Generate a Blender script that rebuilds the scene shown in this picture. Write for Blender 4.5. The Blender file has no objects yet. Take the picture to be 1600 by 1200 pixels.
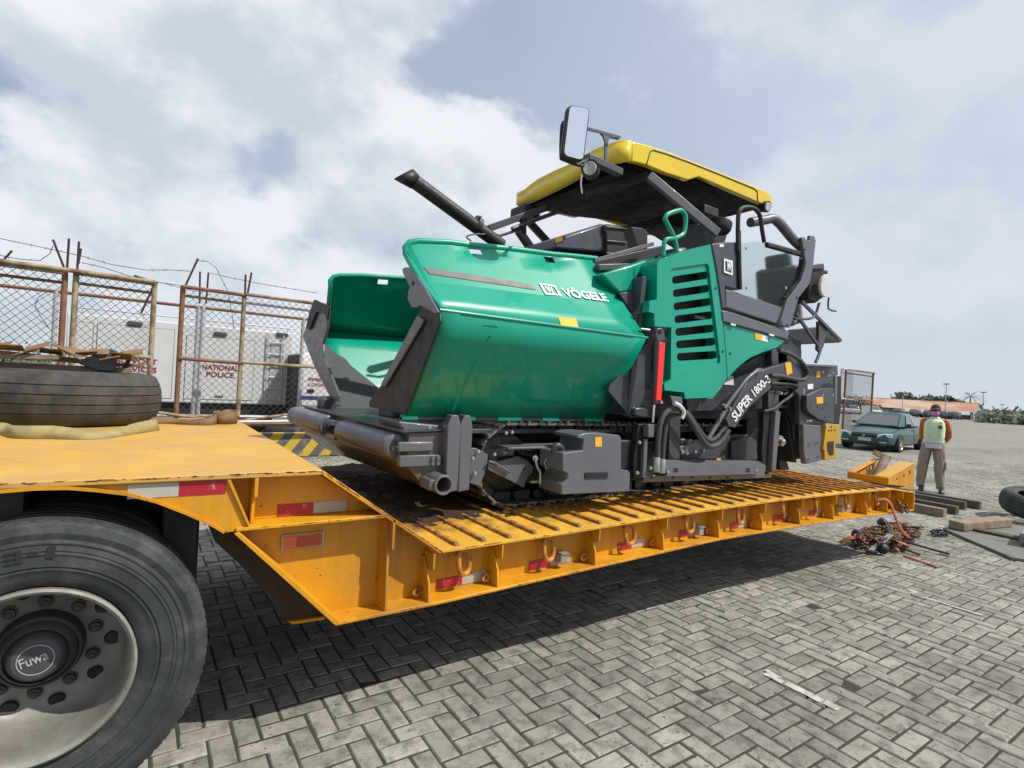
import bpy, bmesh, math, random
import numpy as np
from mathutils import Vector, Matrix
random.seed(7)
R_ = math.radians
SC = bpy.context.scene
COL = SC.collection
# ------------------------------------------------------------------ camera
F_PX, TH, ROLL, PITCH, EYE = 860.0, R_(56), R_(3.2), math.atan2(-0.5, 860.0), 1.6
_F = Vector((math.cos(TH)*math.cos(PITCH), math.sin(TH)*math.cos(PITCH), math.sin(PITCH)))
_Rh = Vector((math.sin(TH), -math.cos(TH), 0.0)); _Uh = _Rh.cross(_F)
CR = _Rh*math.cos(ROLL) + _Uh*math.sin(ROLL); CU = _Uh*math.cos(ROLL) - _Rh*math.sin(ROLL); CF = _F
CC = Vector((0, 0, EYE))
cam_d = bpy.data.cameras.new('camera'); cam = bpy.data.objects.new('camera', cam_d); COL.objects.link(cam)
cam_d.sensor_width = 36.0; cam_d.lens = F_PX/1600*36; cam_d.clip_start = 0.05; cam_d.clip_end = 5000
m = Matrix((CR, CU, -CF)).transposed().to_4x4(); m.translation = CC
cam.matrix_world = m
SC.camera = cam
# ------------------------------------------------------------------ sun, sky, exposure
SUN_TO = Vector((0.55, -0.63, 1.0)).normalized()          # towards the sun
sun_d = bpy.data.lights.new('sun', 'SUN'); sun_d.energy = 4.3; sun_d.angle = R_(0.55); sun_d.color = (1.0, 0.95, 0.87)
sun = bpy.data.objects.new('sun', sun_d); COL.objects.link(sun)
sun.rotation_euler = SUN_TO.to_track_quat('Z', 'Y').to_euler(); sun.location = (5, -8, 10)
SC.view_settings.view_transform = 'Standard'; SC.view_settings.look = 'None'
SC.view_settings.exposure = 0.16; SC.view_settings.gamma = 1.0; SC.view_settings.use_curve_mapping = False
SC.cycles.max_bounces = 7; SC.cycles.diffuse_bounces = 3; SC.cycles.glossy_bounces = 3; SC.cycles.transmission_bounces = 6; SC.cycles.caustics_reflective = False; SC.cycles.caustics_refractive = False
W = bpy.data.worlds.new('World'); SC.world = W; W.use_nodes = True
def build_world():
    nt = W.node_tree; N = nt.nodes; L = nt.links; N.clear()
    out = N.new('ShaderNodeOutputWorld'); bg = N.new('ShaderNodeBackground'); bg.inputs[1].default_value = 0.1
    sky = N.new('ShaderNodeTexSky'); sky.sky_type = 'NISHITA'; sky.sun_disc = False
    sky.sun_elevation = math.asin(SUN_TO.z); sky.sun_rotation = math.atan2(SUN_TO.x, SUN_TO.y)
    sky.air_density = 1.0; sky.dust_density = 1.5; sky.ozone_density = 1.3
    tc = N.new('ShaderNodeTexCoord'); sep = N.new('ShaderNodeSeparateXYZ'); L.new(tc.outputs['Generated'], sep.inputs[0])
    def mth(op, a, b=None, c=None):
        n = N.new('ShaderNodeMath'); n.operation = op
        for i, v in enumerate((a, b, c)):
            if v is None: continue
            if isinstance(v, (int, float)): n.inputs[i].default_value = v
            else: L.new(v, n.inputs[i])
        return n.outputs[0]
    # project the view direction on a cloud layer
    zc = mth('ADD', mth('MAXIMUM', sep.outputs[2], 0.0), 0.32)
    px = mth('DIVIDE', sep.outputs[0], zc); py = mth('DIVIDE', sep.outputs[1], zc)
    cmb = N.new('ShaderNodeCombineXYZ'); L.new(px, cmb.inputs[0]); L.new(py, cmb.inputs[1])
    def noise(vec, scale, detail, rough, dist=0.0, off=(0, 0, 0)):
        mp = N.new('ShaderNodeMapping'); L.new(vec, mp.inputs[0]); mp.inputs['Location'].default_value = off
        n = N.new('ShaderNodeTexNoise'); L.new(mp.outputs[0], n.inputs['Vector'])
        n.inputs['Scale'].default_value = scale; n.inputs['Detail'].default_value = detail
        n.inputs['Roughness'].default_value = rough; n.inputs['Distortion'].default_value = dist
        return n.outputs[0]
    def ramp(v, a, b, smooth=True):
        n = N.new('ShaderNodeMapRange'); n.interpolation_type = 'SMOOTHSTEP' if smooth else 'LINEAR'
        L.new(v, n.inputs[0]); n.inputs[1].default_value = a; n.inputs[2].default_value = b
        return n.outputs[0]
    def mixc(f, a, b):
        n = N.new('ShaderNodeMix'); n.data_type = 'RGBA'
        if isinstance(f, float): n.inputs[0].default_value = f
        else: L.new(f, n.inputs[0])
        for i, v in ((6, a), (7, b)):
            if isinstance(v, tuple): n.inputs[i].default_value = (*v, 1)
            else: L.new(v, n.inputs[i])
        return n.outputs[2]
    dv = N.new('ShaderNodeMapping'); L.new(tc.outputs['Generated'], dv.inputs[0]); dv.inputs['Scale'].default_value = (1, 1, 1.5)
    D = dv.outputs[0]; sh_ = lambda o: (o[0], o[1], o[2]+.10)
    def cover(off):
        big = noise(D, 1.5, 2, 0.5, 0.0, (OFF1[0], OFF1[1], OFF1[2]+off)); cum = noise(D, 3.4, 8, 0.56, 0.08, (OFF2[0], OFF2[1], OFF2[2]+off))
        return mth('ADD', mth('MULTIPLY', big, 0.62), mth('MULTIPLY', cum, 0.62))
    cov = cover(0.0); cov_up = cover(0.11)
    # broken cumulus over the fence side, a thin even veil on the other side
    side = ramp(mth('ADD', mth('MULTIPLY', sep.outputs[0], float(_Rh.x)), mth('MULTIPLY', sep.outputs[1], float(_Rh.y))), -0.15, 0.55)
    dens = mth('MULTIPLY', ramp(cov, 0.555, 0.640), mth('SUBTRACT', 1.0, mth('MULTIPLY', side, 0.62)))
    veil0 = side
    veil = ramp(noise(cmb.outputs[0], 0.9, 5, 0.55, 0.6, (3.1, 7.7, 0)), 0.22, 0.60)
    # cloud tops catch the light, bases are greyer
    shade = ramp(mth('ADD', mth('SUBTRACT', cov, cov_up), mth('MULTIPLY', noise(D, 5.0, 5, 0.55, 0.0, OFF3), 0.16)), -0.02, 0.17)
    lift = mixc(0.08, sky.outputs[0], (5.6, 6.4, 7.3)); lift = mixc(mth('MULTIPLY', side, 0.6), lift, (6.2, 6.8, 7.5))
    gap = mixc(mth('MULTIPLY', veil, 0.58), lift, (5.2, 6.0, 7.1))
    cloud = mixc(shade, (5.2, 5.85, 6.6), (8.0, 8.2, 8.6))
    col = mixc(mth('MULTIPLY', dens, 0.95), gap, cloud)
    # pale haze towards the horizon
    hz = mth('POWER', mth('SUBTRACT', 1.0, mth('MINIMUM', mth('MAXIMUM', mth('ABSOLUTE', sep.outputs[2]), 0.0), 1.0)), 9.0)
    col = mixc(mth('MULTIPLY', hz, 0.75), col, (5.9, 6.5, 7.2))
    L.new(col, bg.inputs[0]); L.new(bg.outputs[0], out.inputs[0])
OFF1, OFF2, OFF3 = (4.6, 6.1, 0.7), (8.2, 1.6, 0), (1, 3, 0)
build_world()

# ------------------------------------------------------------------ helpers
FR = {'A': (440, 340, 4), 'B': (440, 600, 4), 'C': (600, 140, 4), 'D': (840, 140, 4), 'E': (920, 360, 4), 'F': (820, 540, 4),
      'G': (1100, 500, 3.2), 'H': (1200, 540, 4), 'T': (0, 640, 1600/560), 'U': (400, 700, 1600/560), 'V': (900, 700, 1600/560),
      'L': (0, 340, 3.2), 'S': (1200, 400, 3.43), 'P': (1400, 740, 8), 'X': (0, 0, 1)}
def ray(px, py):
    return CF + CR*((px-800)/F_PX) - CU*((py-600)/F_PX)
def on(px, py, axis, val):
    d = ray(px, py); t = (val-CC[axis])/d[axis]; return CC + d*t
def fr(k, a, b):
    ox, oy, s = FR[k]; return ox+a/s, oy+b/s
def Q(k, y, *pts):
    """outline read in the photograph -> (x, z) on the real plane at depth y"""
    o = []
    for a, b in pts:
        p = on(*fr(k, a, b), 1, y); o.append((p.x, p.z))
    return o
def G(k, a, b, z=0.0):
    return on(*fr(k, a, b), 2, z)

class MB:
    def __init__(s): s.v = []; s.f = []
    def add(s, vs, fs):
        o = len(s.v); s.v += [tuple(v) for v in vs]; s.f += [tuple(i+o for i in f) for f in fs]; return s
    def box(s, x0, x1, y0, y1, z0, z1):
        return s.add([(x0,y0,z0),(x1,y0,z0),(x1,y1,z0),(x0,y1,z0),(x0,y0,z1),(x1,y0,z1),(x1,y1,z1),(x0,y1,z1)],
                     [(0,3,2,1),(4,5,6,7),(0,1,5,4),(1,2,6,5),(2,3,7,6),(3,0,4,7)])
    def obox(s, c, ax, ay, az):
        """box by centre and three half-axis vectors"""
        c = Vector(c); ax, ay, az = Vector(ax), Vector(ay), Vector(az); vs = []
        for k in (-1, 1):
            for i, j in ((-1,-1),(1,-1),(1,1),(-1,1)): vs.append(c+ax*i+ay*j+az*k)
        return s.add(vs, [(0,3,2,1),(4,5,6,7),(0,1,5,4),(1,2,6,5),(2,3,7,6),(3,0,4,7)])
    def bar(s, a, b, w, h, up=(0,0,1)):
        a, b = Vector(a), Vector(b); d = b-a; z = Vector(up); x = d.normalized()
        y = z.cross(x)
        if y.length < 1e-4: y = Vector((0,1,0)).cross(x)
        y.normalize(); z = x.cross(y)
        return s.obox((a+b)/2, d/2, y*(w/2), z*(h/2))
    def prism(s, pts, fn0, fn1):
        n = len(pts); vs = [fn0(*p) for p in pts]+[fn1(*p) for p in pts]
        fs = [tuple(range(n)), tuple(range(2*n-1, n-1, -1))]
        for i in range(n): j = (i+1) % n; fs.append((j, i, i+n, j+n))
        return s.add(vs, fs)
    def py(s, pts, y0, y1): return s.prism(pts, lambda x, z: (x, y0, z), lambda x, z: (x, y1, z))
    def px(s, pts, x0, x1): return s.prism(pts, lambda y, z: (x0, y, z), lambda y, z: (x1, y, z))
    def pz(s, pts, z0, z1): return s.prism(pts, lambda x, y: (x, y, z0), lambda x, y: (x, y, z1))
    def tube(s, pts, r, n=10, cap=True, closed=False):
        pts = [Vector(p) for p in pts]; m_ = len(pts)
        rs = r if isinstance(r, (list, tuple)) else [r]*m_
        t0 = (pts[1]-pts[0]).normalized()
        u = t0.orthogonal().normalized(); vs = []; prev = t0
        for i, p in enumerate(pts):
            if closed: t = (pts[(i+1) % m_]-pts[i-1]).normalized()
            elif i == 0: t = t0
            elif i == m_-1: t = (pts[-1]-pts[-2]).normalized()
            else: t = ((pts[i+1]-p).normalized()+(p-pts[i-1]).normalized()).normalized()
            q = prev.rotation_difference(t); u = (q @ u); u = (u-t*u.dot(t)).normalized(); prev = t
            w = t.cross(u)
            for k in range(n):
                a = 2*math.pi*k/n; vs.append(p+(u*math.cos(a)+w*math.sin(a))*rs[i])
        fs = []
        for i in range(m_ if closed else m_-1):
            for k in range(n):
                a = i*n+k; b = i*n+(k+1) % n; c_ = ((i+1) % m_)*n
                fs.append((a, b, c_+(k+1) % n, c_+k))
        if cap and not closed: fs += [tuple(range(n-1, -1, -1)), tuple(range((m_-1)*n, m_*n))]
        return s.add(vs, fs)
    def lathe(s, prof, n, org, axis, a0=0.0, a1=2*math.pi, cap=False):
        """prof: (radius, along-axis)"""
        org = Vector(org); ax = Vector(axis).normalized(); u = ax.orthogonal().normalized()
        if abs(ax.y) > .9: u = Vector((1,0,0)); 
        w = ax.cross(u); full = abs(a1-a0-2*math.pi) < 1e-6; k = n if full else n+1; vs = []
        for r, t in prof:
            for i in range(k):
                a = a0+(a1-a0)*i/n; vs.append(org+ax*t+(u*math.cos(a)+w*math.sin(a))*r)
        fs = []
        for j in range(len(prof)-1):
            for i in range(n):
                i2 = (i+1) % k; fs.append((j*k+i, j*k+i2, (j+1)*k+i2, (j+1)*k+i))
        if cap: fs += [tuple(range(k-1, -1, -1)), tuple((len(prof)-1)*k+i for i in range(k))]
        return s.add(vs, fs)
    def cyl(s, a, b, r, n=16): return s.tube([a, b], r, n)
    def loft(s, rings, closed=True, cap=True):
        k = len(rings[0]); vs = [p for r in rings for p in r]; fs = []
        for j in range(len(rings)-1):
            for i in range(k if closed else k-1):
                i2 = (i+1) % k; fs.append((j*k+i, j*k+i2, (j+1)*k+i2, (j+1)*k+i))
        if cap and closed: fs += [tuple(range(k-1, -1, -1)), tuple((len(rings)-1)*k+i for i in range(k))]
        return s.add(vs, fs)
    def xf(s, mat):
        s.v = [tuple(mat @ Vector(v)) for v in s.v]; return s
    def mesh(s, name, org=(0,0,0), smooth=40, fix=True):
        me = bpy.data.meshes.new(name); o = Vector(org)
        me.from_pydata([(v[0]-o.x, v[1]-o.y, v[2]-o.z) for v in s.v], [], s.f)
        if fix:
            bm = bmesh.new(); bm.from_mesh(me); bmesh.ops.recalc_face_normals(bm, faces=bm.faces[:]); bm.to_mesh(me); bm.free()
        if smooth:
            me.polygons.foreach_set('use_smooth', [True]*len(me.polygons)); me.set_sharp_from_angle(angle=R_(smooth))
        me.update(); return me
def worg(o):
    v = Vector((0,0,0))
    while o is not None: v += o.location; o = o.parent
    return v
def ob(name, mb, mat, parent=None, bevel=0.0, smooth=40, seg=2, kind=None, fix=True):
    me = mb.mesh(name, worg(parent), smooth, fix); me.materials.append(mat)
    o = bpy.data.objects.new(name, me); COL.objects.link(o); o.parent = parent
    if bevel:
        b = o.modifiers.new('bevel', 'BEVEL'); b.width = bevel; b.segments = seg; b.limit_method = 'ANGLE'; b.angle_limit = R_(35)
    if kind: o['kind'] = kind
    return o
def tag(o, label, cat, group=None):
    o['label'] = label; o['category'] = cat
    if group: o['group'] = group
    return o
def thing(name, label, cat, loc=(0,0,0), group=None):
    o = bpy.data.objects.new(name, None); COL.objects.link(o); o.location = loc; o.empty_display_size = .2
    return tag(o, label, cat, group)
def inst(src, parent=None, delta=None, mat=None):
    """one more object on the same mesh"""
    o = src.copy(); COL.objects.link(o)
    if parent is not None: o.parent = parent
    if mat is not None: o.matrix_basis = mat
    if delta is not None: o.location = src.location + Vector(delta)
    return o
def copy_tree(o, parent=None):
    c_ = o.copy(); COL.objects.link(c_)
    if parent is not None: c_.parent = parent
    for ch in [q for q in bpy.data.objects if q.parent == o]: copy_tree(ch, c_)
    return c_
def text_mb(txt, size, depth=0.002, bold=0.0, shear=0.0, spacing=1.0):
    cu = bpy.data.curves.new('lettering', 'FONT'); cu.body = txt; cu.size = size; cu.extrude = depth; cu.offset = bold
    cu.align_x = 'LEFT'; cu.shear = shear; cu.space_character = spacing; cu.resolution_u = 3
    o = bpy.data.objects.new('lettering', cu); COL.objects.link(o)
    dg = bpy.context.evaluated_depsgraph_get(); me = bpy.data.meshes.new_from_object(o.evaluated_get(dg))
    mb = MB(); mb.v = [tuple(v.co) for v in me.vertices]; mb.f = [tuple(p.vertices) for p in me.polygons]
    bpy.data.objects.remove(o); bpy.data.curves.remove(cu); bpy.data.meshes.remove(me)
    return mb
def text_on(name, txt, p0, p1, height_scale, mat, parent, up, depth=0.002, bold=0.0, fit=True, warp=None):
    """flat lettering from p0 to p1 with the letters' up direction given"""
    mb = text_mb(txt, 1.0, 0.0, bold); xs = [v[0] for v in mb.v]; ys = [v[1] for v in mb.v]
    x0, x1 = min(xs), max(xs); p0, p1 = Vector(p0), Vector(p1); ex = p1-p0; sx = ex.length/(x1-x0); ex.normalize()
    up = Vector(up); up = (up-ex*up.dot(ex)).normalized(); n = ex.cross(up)
    y0, y1 = min(ys), max(ys); sy = height_scale/(y1-y0)
    mb.v = [tuple(p0+ex*((v[0]-x0)*sx)+up*((v[1]-y0)*sy)+n*depth) for v in mb.v]
    return ob(name, mb, mat, parent, smooth=0, fix=False)

# ------------------------------------------------------------------ materials
def mat_new(name):
    m_ = bpy.data.materials.new(name); m_.use_nodes = True; nt = m_.node_tree
    return m_, nt, nt.nodes['Principled BSDF']
def pm(name, col, rough=.5, metal=0.0, var=.12, vscale=3.0, bump=0.0, bscale=40.0, dirt=None, dirt_amt=.5, dirt_scale=2.5, dirt_lo=.5, dirt_hi=.75,
       coat=0.0, spec=.5, rvar=.12, streak=False, attr=False, rnd=0.0, chips=None, chip_amt=.06, scratch=None, scr_scale=(1.2, 30, 1), scr_amt=.6, world=False):
    m_, nt, b = mat_new(name); N, L = nt.nodes, nt.links
    tc = N.new('ShaderNodeTexCoord'); vec = tc.outputs['Object']
    if world: vec = N.new('ShaderNodeNewGeometry').outputs['Position']      # continuous over many small pieces
    def noise(s, d=6, r=.6, v=None):
        n = N.new('ShaderNodeTexNoise'); n.inputs['Scale'].default_value = s; n.inputs['Detail'].default_value = d; n.inputs['Roughness'].default_value = r
        L.new(v or vec, n.inputs['Vector']); return n.outputs[0]
    def mr(v, a, b_, c_=0, d_=1):
        n = N.new('ShaderNodeMapRange'); L.new(v, n.inputs[0])
        for i, q in enumerate((a, b_, c_, d_)): n.inputs[i+1].default_value = q
        return n.outputs[0]
    def mix(f, a, b_, mode='MIX'):
        n = N.new('ShaderNodeMix'); n.data_type = 'RGBA'; n.blend_type = mode
        if isinstance(f, (int, float)): n.inputs[0].default_value = f
        else: L.new(f, n.inputs[0])
        for i, q in ((6, a), (7, b_)):
            if isinstance(q, tuple): n.inputs[i].default_value = (*q, 1)
            else: L.new(q, n.inputs[i])
        return n.outputs[2]
    lo = tuple(c*(1-var) for c in col); hi = tuple(min(1, c*(1+var)) for c in col)
    c = mix(mr(noise(vscale), .3, .7), lo, hi)
    if rnd:
        oi = N.new('ShaderNodeObjectInfo'); v = oi.outputs['Random']
        if attr:
            at = N.new('ShaderNodeAttribute'); at.attribute_name = 'tint'
            ad = N.new('ShaderNodeMath'); ad.operation = 'ADD'; L.new(v, ad.inputs[0]); L.new(at.outputs['Fac'], ad.inputs[1])
            fc = N.new('ShaderNodeMath'); fc.operation = 'FRACT'; L.new(ad.outputs[0], fc.inputs[0]); v = fc.outputs[0]
        g = mr(v, 0, 1, 1-rnd, 1+rnd); hs = N.new('ShaderNodeHueSaturation'); L.new(c, hs.inputs['Color']); L.new(g, hs.inputs['Value'])
        c = hs.outputs[0]
    if dirt:
        v = vec
        if streak:
            mp = N.new('ShaderNodeMapping'); mp.inputs['Scale'].default_value = (1, 1, .22); L.new(vec, mp.inputs[0]); v = mp.outputs[0]
        f = mr(noise(dirt_scale, 9, .68, v), dirt_lo, dirt_hi, 0, dirt_amt); c = mix(f, c, dirt)
    if chips:
        f = mr(noise(26, 8, .7), .70-chip_amt, .72-chip_amt); c = mix(f, c, chips)
    if scratch:
        mp = N.new('ShaderNodeMapping'); mp.inputs['Scale'].default_value = scr_scale; L.new(vec, mp.inputs[0])
        f = mr(noise(2.2, 9, .72, mp.outputs[0]), .56, .70, 0, scr_amt); c = mix(f, c, scratch)
    L.new(c, b.inputs['Base Color']); b.inputs['Metallic'].default_value = metal
    L.new(mr(noise(vscale*3.3, 4), .3, .7, max(.02, rough-rvar), min(1, rough+rvar)), b.inputs['Roughness'])
    b.inputs['Coat Weight'].default_value = coat; b.inputs['Coat Roughness'].default_value = .035; b.inputs['Specular IOR Level'].default_value = spec
    if bump:
        bp = N.new('ShaderNodeBump'); bp.inputs['Strength'].default_value = bump; bp.inputs['Distance'].default_value = .01
        L.new(noise(bscale, 8, .65), bp.inputs['Height']); L.new(bp.outputs[0], b.inputs['Normal'])
    return m_
M = {}
M['trailer'] = pm('trailer_yellow_paint', (.60,.275,.006), .48, var=.10, dirt=(.19,.085,.03), dirt_amt=.8, dirt_lo=.47, dirt_hi=.76, dirt_scale=2.6, streak=True, bump=.06, bscale=60, chips=(.10,.045,.02), chip_amt=.035, scratch=(.30,.14,.03), scr_scale=(14, 14, .9), scr_amt=.5)
M['deckpaint'] = pm('worn_deck_yellow_paint', (.55,.32,.045), .6, var=.12, scratch=(.26,.14,.06), dirt=(.44,.27,.12), dirt_amt=.7, dirt_lo=.42, dirt_hi=.7, dirt_scale=3.5, bump=.15, bscale=45, chips=(.10,.05,.03), chip_amt=.05)
M['lowdeck'] = pm('scuffed_low_deck_plate', (.62,.33,.03), .65, var=.15, dirt=(.20,.10,.04), dirt_amt=.7, dirt_lo=.54, dirt_hi=.66, dirt_scale=1.4, bump=.25, bscale=40, chips=(.06,.035,.025), chip_amt=.05)
def add_mud(m_):
    nt = m_.node_tree; N, L = nt.nodes, nt.links; b = nt.nodes['Principled BSDF']
    geo = N.new('ShaderNodeNewGeometry'); mp = N.new('ShaderNodeMapping'); mp.vector_type = 'POINT'; mp.inputs['Location'].default_value = (-1.50*1.15, -3.85*.66, 0); mp.inputs['Scale'].default_value = (1.15, .66, 0)
    L.new(geo.outputs['Position'], mp.inputs[0]); ln = N.new('ShaderNodeVectorMath'); ln.operation = 'LENGTH'; L.new(mp.outputs[0], ln.inputs[0])
    n = N.new('ShaderNodeTexNoise'); n.inputs['Scale'].default_value = 4.5; n.inputs['Detail'].default_value = 9; n.inputs['Roughness'].default_value = .65; L.new(geo.outputs['Position'], n.inputs['Vector'])
    ad = N.new('ShaderNodeMath'); ad.operation = 'MULTIPLY_ADD'; L.new(n.outputs[0], ad.inputs[0]); ad.inputs[1].default_value = -.9; L.new(ln.outputs['Value'], ad.inputs[2])
    mr = N.new('ShaderNodeMapRange'); L.new(ad.outputs[0], mr.inputs[0]); mr.inputs[1].default_value = .12; mr.inputs[2].default_value = .36; mr.inputs[3].default_value = .92; mr.inputs[4].default_value = 0
    src = b.inputs['Base Color'].links[0].from_socket; mx = N.new('ShaderNodeMix'); mx.data_type = 'RGBA'; L.new(mr.outputs[0], mx.inputs[0]); L.new(src, mx.inputs[6]); mx.inputs[7].default_value = (.045,.030,.020,1)
    L.new(mx.outputs[2], b.inputs['Base Color'])
add_mud(M['lowdeck'])
M['rib'] = pm('rusty_rib_steel', (.20,.095,.035), .75, var=.3, vscale=12, dirt=(.55,.28,.03), dirt_amt=.9, dirt_lo=.46, dirt_hi=.55, dirt_scale=9, bump=.2); add_mud(M['rib'])
M['rubber'] = pm('tyre_rubber', (.036,.041,.043), .74, var=.3, vscale=6, dirt=(.125,.125,.115), dirt_amt=.55, dirt_lo=.48, dirt_hi=.72, dirt_scale=7, bump=.25, bscale=70, spec=.35)
M['rubber_old'] = pm('weathered_tyre_rubber', (.050,.048,.046), .8, var=.3, vscale=8, dirt=(.125,.11,.095), dirt_amt=.6, dirt_lo=.4, dirt_hi=.75, dirt_scale=4, bump=.4, bscale=50, spec=.3)
M['rubber_black'] = pm('black_rubber', (.02,.02,.022), .6, var=.2, bump=.1)
M['rim'] = pm('dusty_cream_rim_paint', (.26,.25,.22), .55, var=.12, vscale=5, dirt=(.085,.075,.06), dirt_amt=.8, dirt_lo=.38, dirt_hi=.72, dirt_scale=4, bump=.1)
M['hub'] = pm('dirty_dark_hub', (.055,.05,.045), .55, var=.2, dirt=(.12,.10,.08), dirt_amt=.6, dirt_scale=7, bump=.15)
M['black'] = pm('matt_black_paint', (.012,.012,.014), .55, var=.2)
M['white_print'] = pm('white_print', (.62,.62,.62), .5, var=.05)
M['red_tape'] = pm('red_reflective_tape', (.36,.010,.025), .4, var=.1, dirt=(.5,.42,.4), dirt_amt=.7, dirt_lo=.58, dirt_hi=.66, dirt_scale=30)
M['white_tape'] = pm('white_reflective_tape', (.40,.39,.34), .45, var=.08, dirt=(.30,.25,.15), dirt_amt=.6, dirt_lo=.5, dirt_hi=.7, dirt_scale=20)
M['amber'] = pm('amber_lens', (.62,.12,.02), .25, var=.1, coat=.5)
M['red_lens'] = pm('orange_red_reflector', (.42,.05,.015), .25, var=.15, bump=.3, bscale=160, coat=.3)
M['silver'] = pm('dull_silver_metal', (.42,.43,.44), .4, .6, var=.1)
M['steel'] = pm('bare_steel', (.42,.41,.40), .32, .9, var=.15, dirt=(.20,.13,.08), dirt_amt=.4)
M['rust'] = pm('rusted_steel', (.17,.07,.03), .8, var=.3, vscale=10, dirt=(.32,.24,.13), dirt_amt=.6, dirt_scale=6, bump=.3)
# ================================================================== ground
def ground_mat(name, base, joint=False):
    m_, nt, b = mat_new(name); N, L = nt.nodes, nt.links
    tc = N.new('ShaderNodeTexCoord')
    def noise(s, d=8, r=.65, sc=None):
        n = N.new('ShaderNodeTexNoise'); n.inputs['Scale'].default_value = s; n.inputs['Detail'].default_value = d; n.inputs['Roughness'].default_value = r
        v = tc.outputs['Object']
        if sc:
            mp = N.new('ShaderNodeMapping'); mp.inputs['Scale'].default_value = sc; L.new(v, mp.inputs[0]); v = mp.outputs[0]
        L.new(v, n.inputs['Vector']); return n.outputs[0]
    def ramp(v, st):
        r = N.new('ShaderNodeValToRGB'); L.new(v, r.inputs[0]); e = r.color_ramp.elements
        e[0].position, e[0].color = st[0][0], (*st[0][1], 1); e[1].position, e[1].color = st[-1][0], (*st[-1][1], 1)
        for p, c in st[1:-1]: q = e.new(p); q.color = (*c, 1)
        return r.outputs[0]
    c = ramp(noise(.35, 9, .7), [(.30, tuple(x*.72 for x in base)), (.5, base), (.7, tuple(x*1.12 for x in base))])
    mx = N.new('ShaderNodeMix'); mx.data_type = 'RGBA'; mx.blend_type = 'MULTIPLY'; mx.inputs[0].default_value = .6
    L.new(c, mx.inputs[6]); L.new(ramp(noise(3.0, 10, .75), [(.35, (.62,.62,.62)), (.6, (1,1,1))]), mx.inputs[7]); c = mx.outputs[2]
    if not joint:
        # brick courses that can no longer be told apart one by one: joint lines in both directions
        for vv, off in (((0, 0, 0), 0), ((0, 0, math.pi/2), 1)):
            br = N.new('ShaderNodeTexBrick'); mp = N.new('ShaderNodeMapping'); mp.inputs['Rotation'].default_value = vv
            L.new(tc.outputs['Object'], mp.inputs[0]); L.new(mp.outputs[0], br.inputs['Vector'])
            br.inputs['Scale'].default_value = 1.0; br.inputs['Brick Width'].default_value = .4; br.inputs['Row Height'].default_value = .1
            br.inputs['Mortar Size'].default_value = .008; br.inputs['Mortar Smooth'].default_value = .4
            br.inputs['Color1'].default_value = (.95,.95,.95,1); br.inputs['Color2'].default_value = (1.05,1.05,1.05,1); br.inputs['Mortar'].default_value = (.55,.54,.52,1)
            mx = N.new('ShaderNodeMix'); mx.data_type = 'RGBA'; mx.blend_type = 'MULTIPLY'; mx.inputs[0].default_value = .75
            L.new(c, mx.inputs[6]); L.new(br.outputs[0], mx.inputs[7]); c = mx.outputs[2]
    L.new(c, b.inputs['Base Color']); b.inputs['Roughness'].default_value = .9; b.inputs['Specular IOR Level'].default_value = .25
    bp = N.new('ShaderNodeBump'); bp.inputs['Strength'].default_value = .5; bp.inputs['Distance'].default_value = .01
    L.new(noise(60, 6), bp.inputs['Height']); L.new(bp.outputs[0], b.inputs['Normal'])
    return m_
M['paving_far'] = ground_mat('far_paving', (.270,.258,.232))
M['joint'] = ground_mat('joint_sand', (.060,.056,.048), True)
def brick_mat():
    m_ = pm('concrete_paver', (.318,.305,.265), .90, var=.12, vscale=1.6, dirt=(.12,.115,.105), dirt_amt=.8, dirt_lo=.46, dirt_hi=.66, dirt_scale=11, bump=.55, bscale=120, spec=.25, rnd=.20, attr=True, world=True, chips=(.085,.08,.07), chip_amt=.085)
    nt = m_.node_tree; N, L = nt.nodes, nt.links; b = nt.nodes['Principled BSDF']
    # oil-dark traffic stains metres across
    geo = N.new('ShaderNodeNewGeometry'); n = N.new('ShaderNodeTexNoise'); n.inputs['Scale'].default_value = .55; n.inputs['Detail'].default_value = 7; n.inputs['Roughness'].default_value = .62
    L.new(geo.outputs['Position'], n.inputs['Vector'])
    r = N.new('ShaderNodeMapRange'); L.new(n.outputs[0], r.inputs[0]); r.inputs[1].default_value = .36; r.inputs[2].default_value = .60; r.inputs[3].default_value = .66; r.inputs[4].default_value = 1.06
    src = b.inputs['Base Color'].links[0].from_socket
    mx = N.new('ShaderNodeMix'); mx.data_type = 'RGBA'; mx.blend_type = 'MULTIPLY'; mx.inputs[0].default_value = 1
    L.new(src, mx.inputs[6]); L.new(r.outputs[0], mx.inputs[7]); L.new(mx.outputs[2], b.inputs['Base Color'])
    return m_
M['brick'] = brick_mat()
gm = MB()
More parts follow.
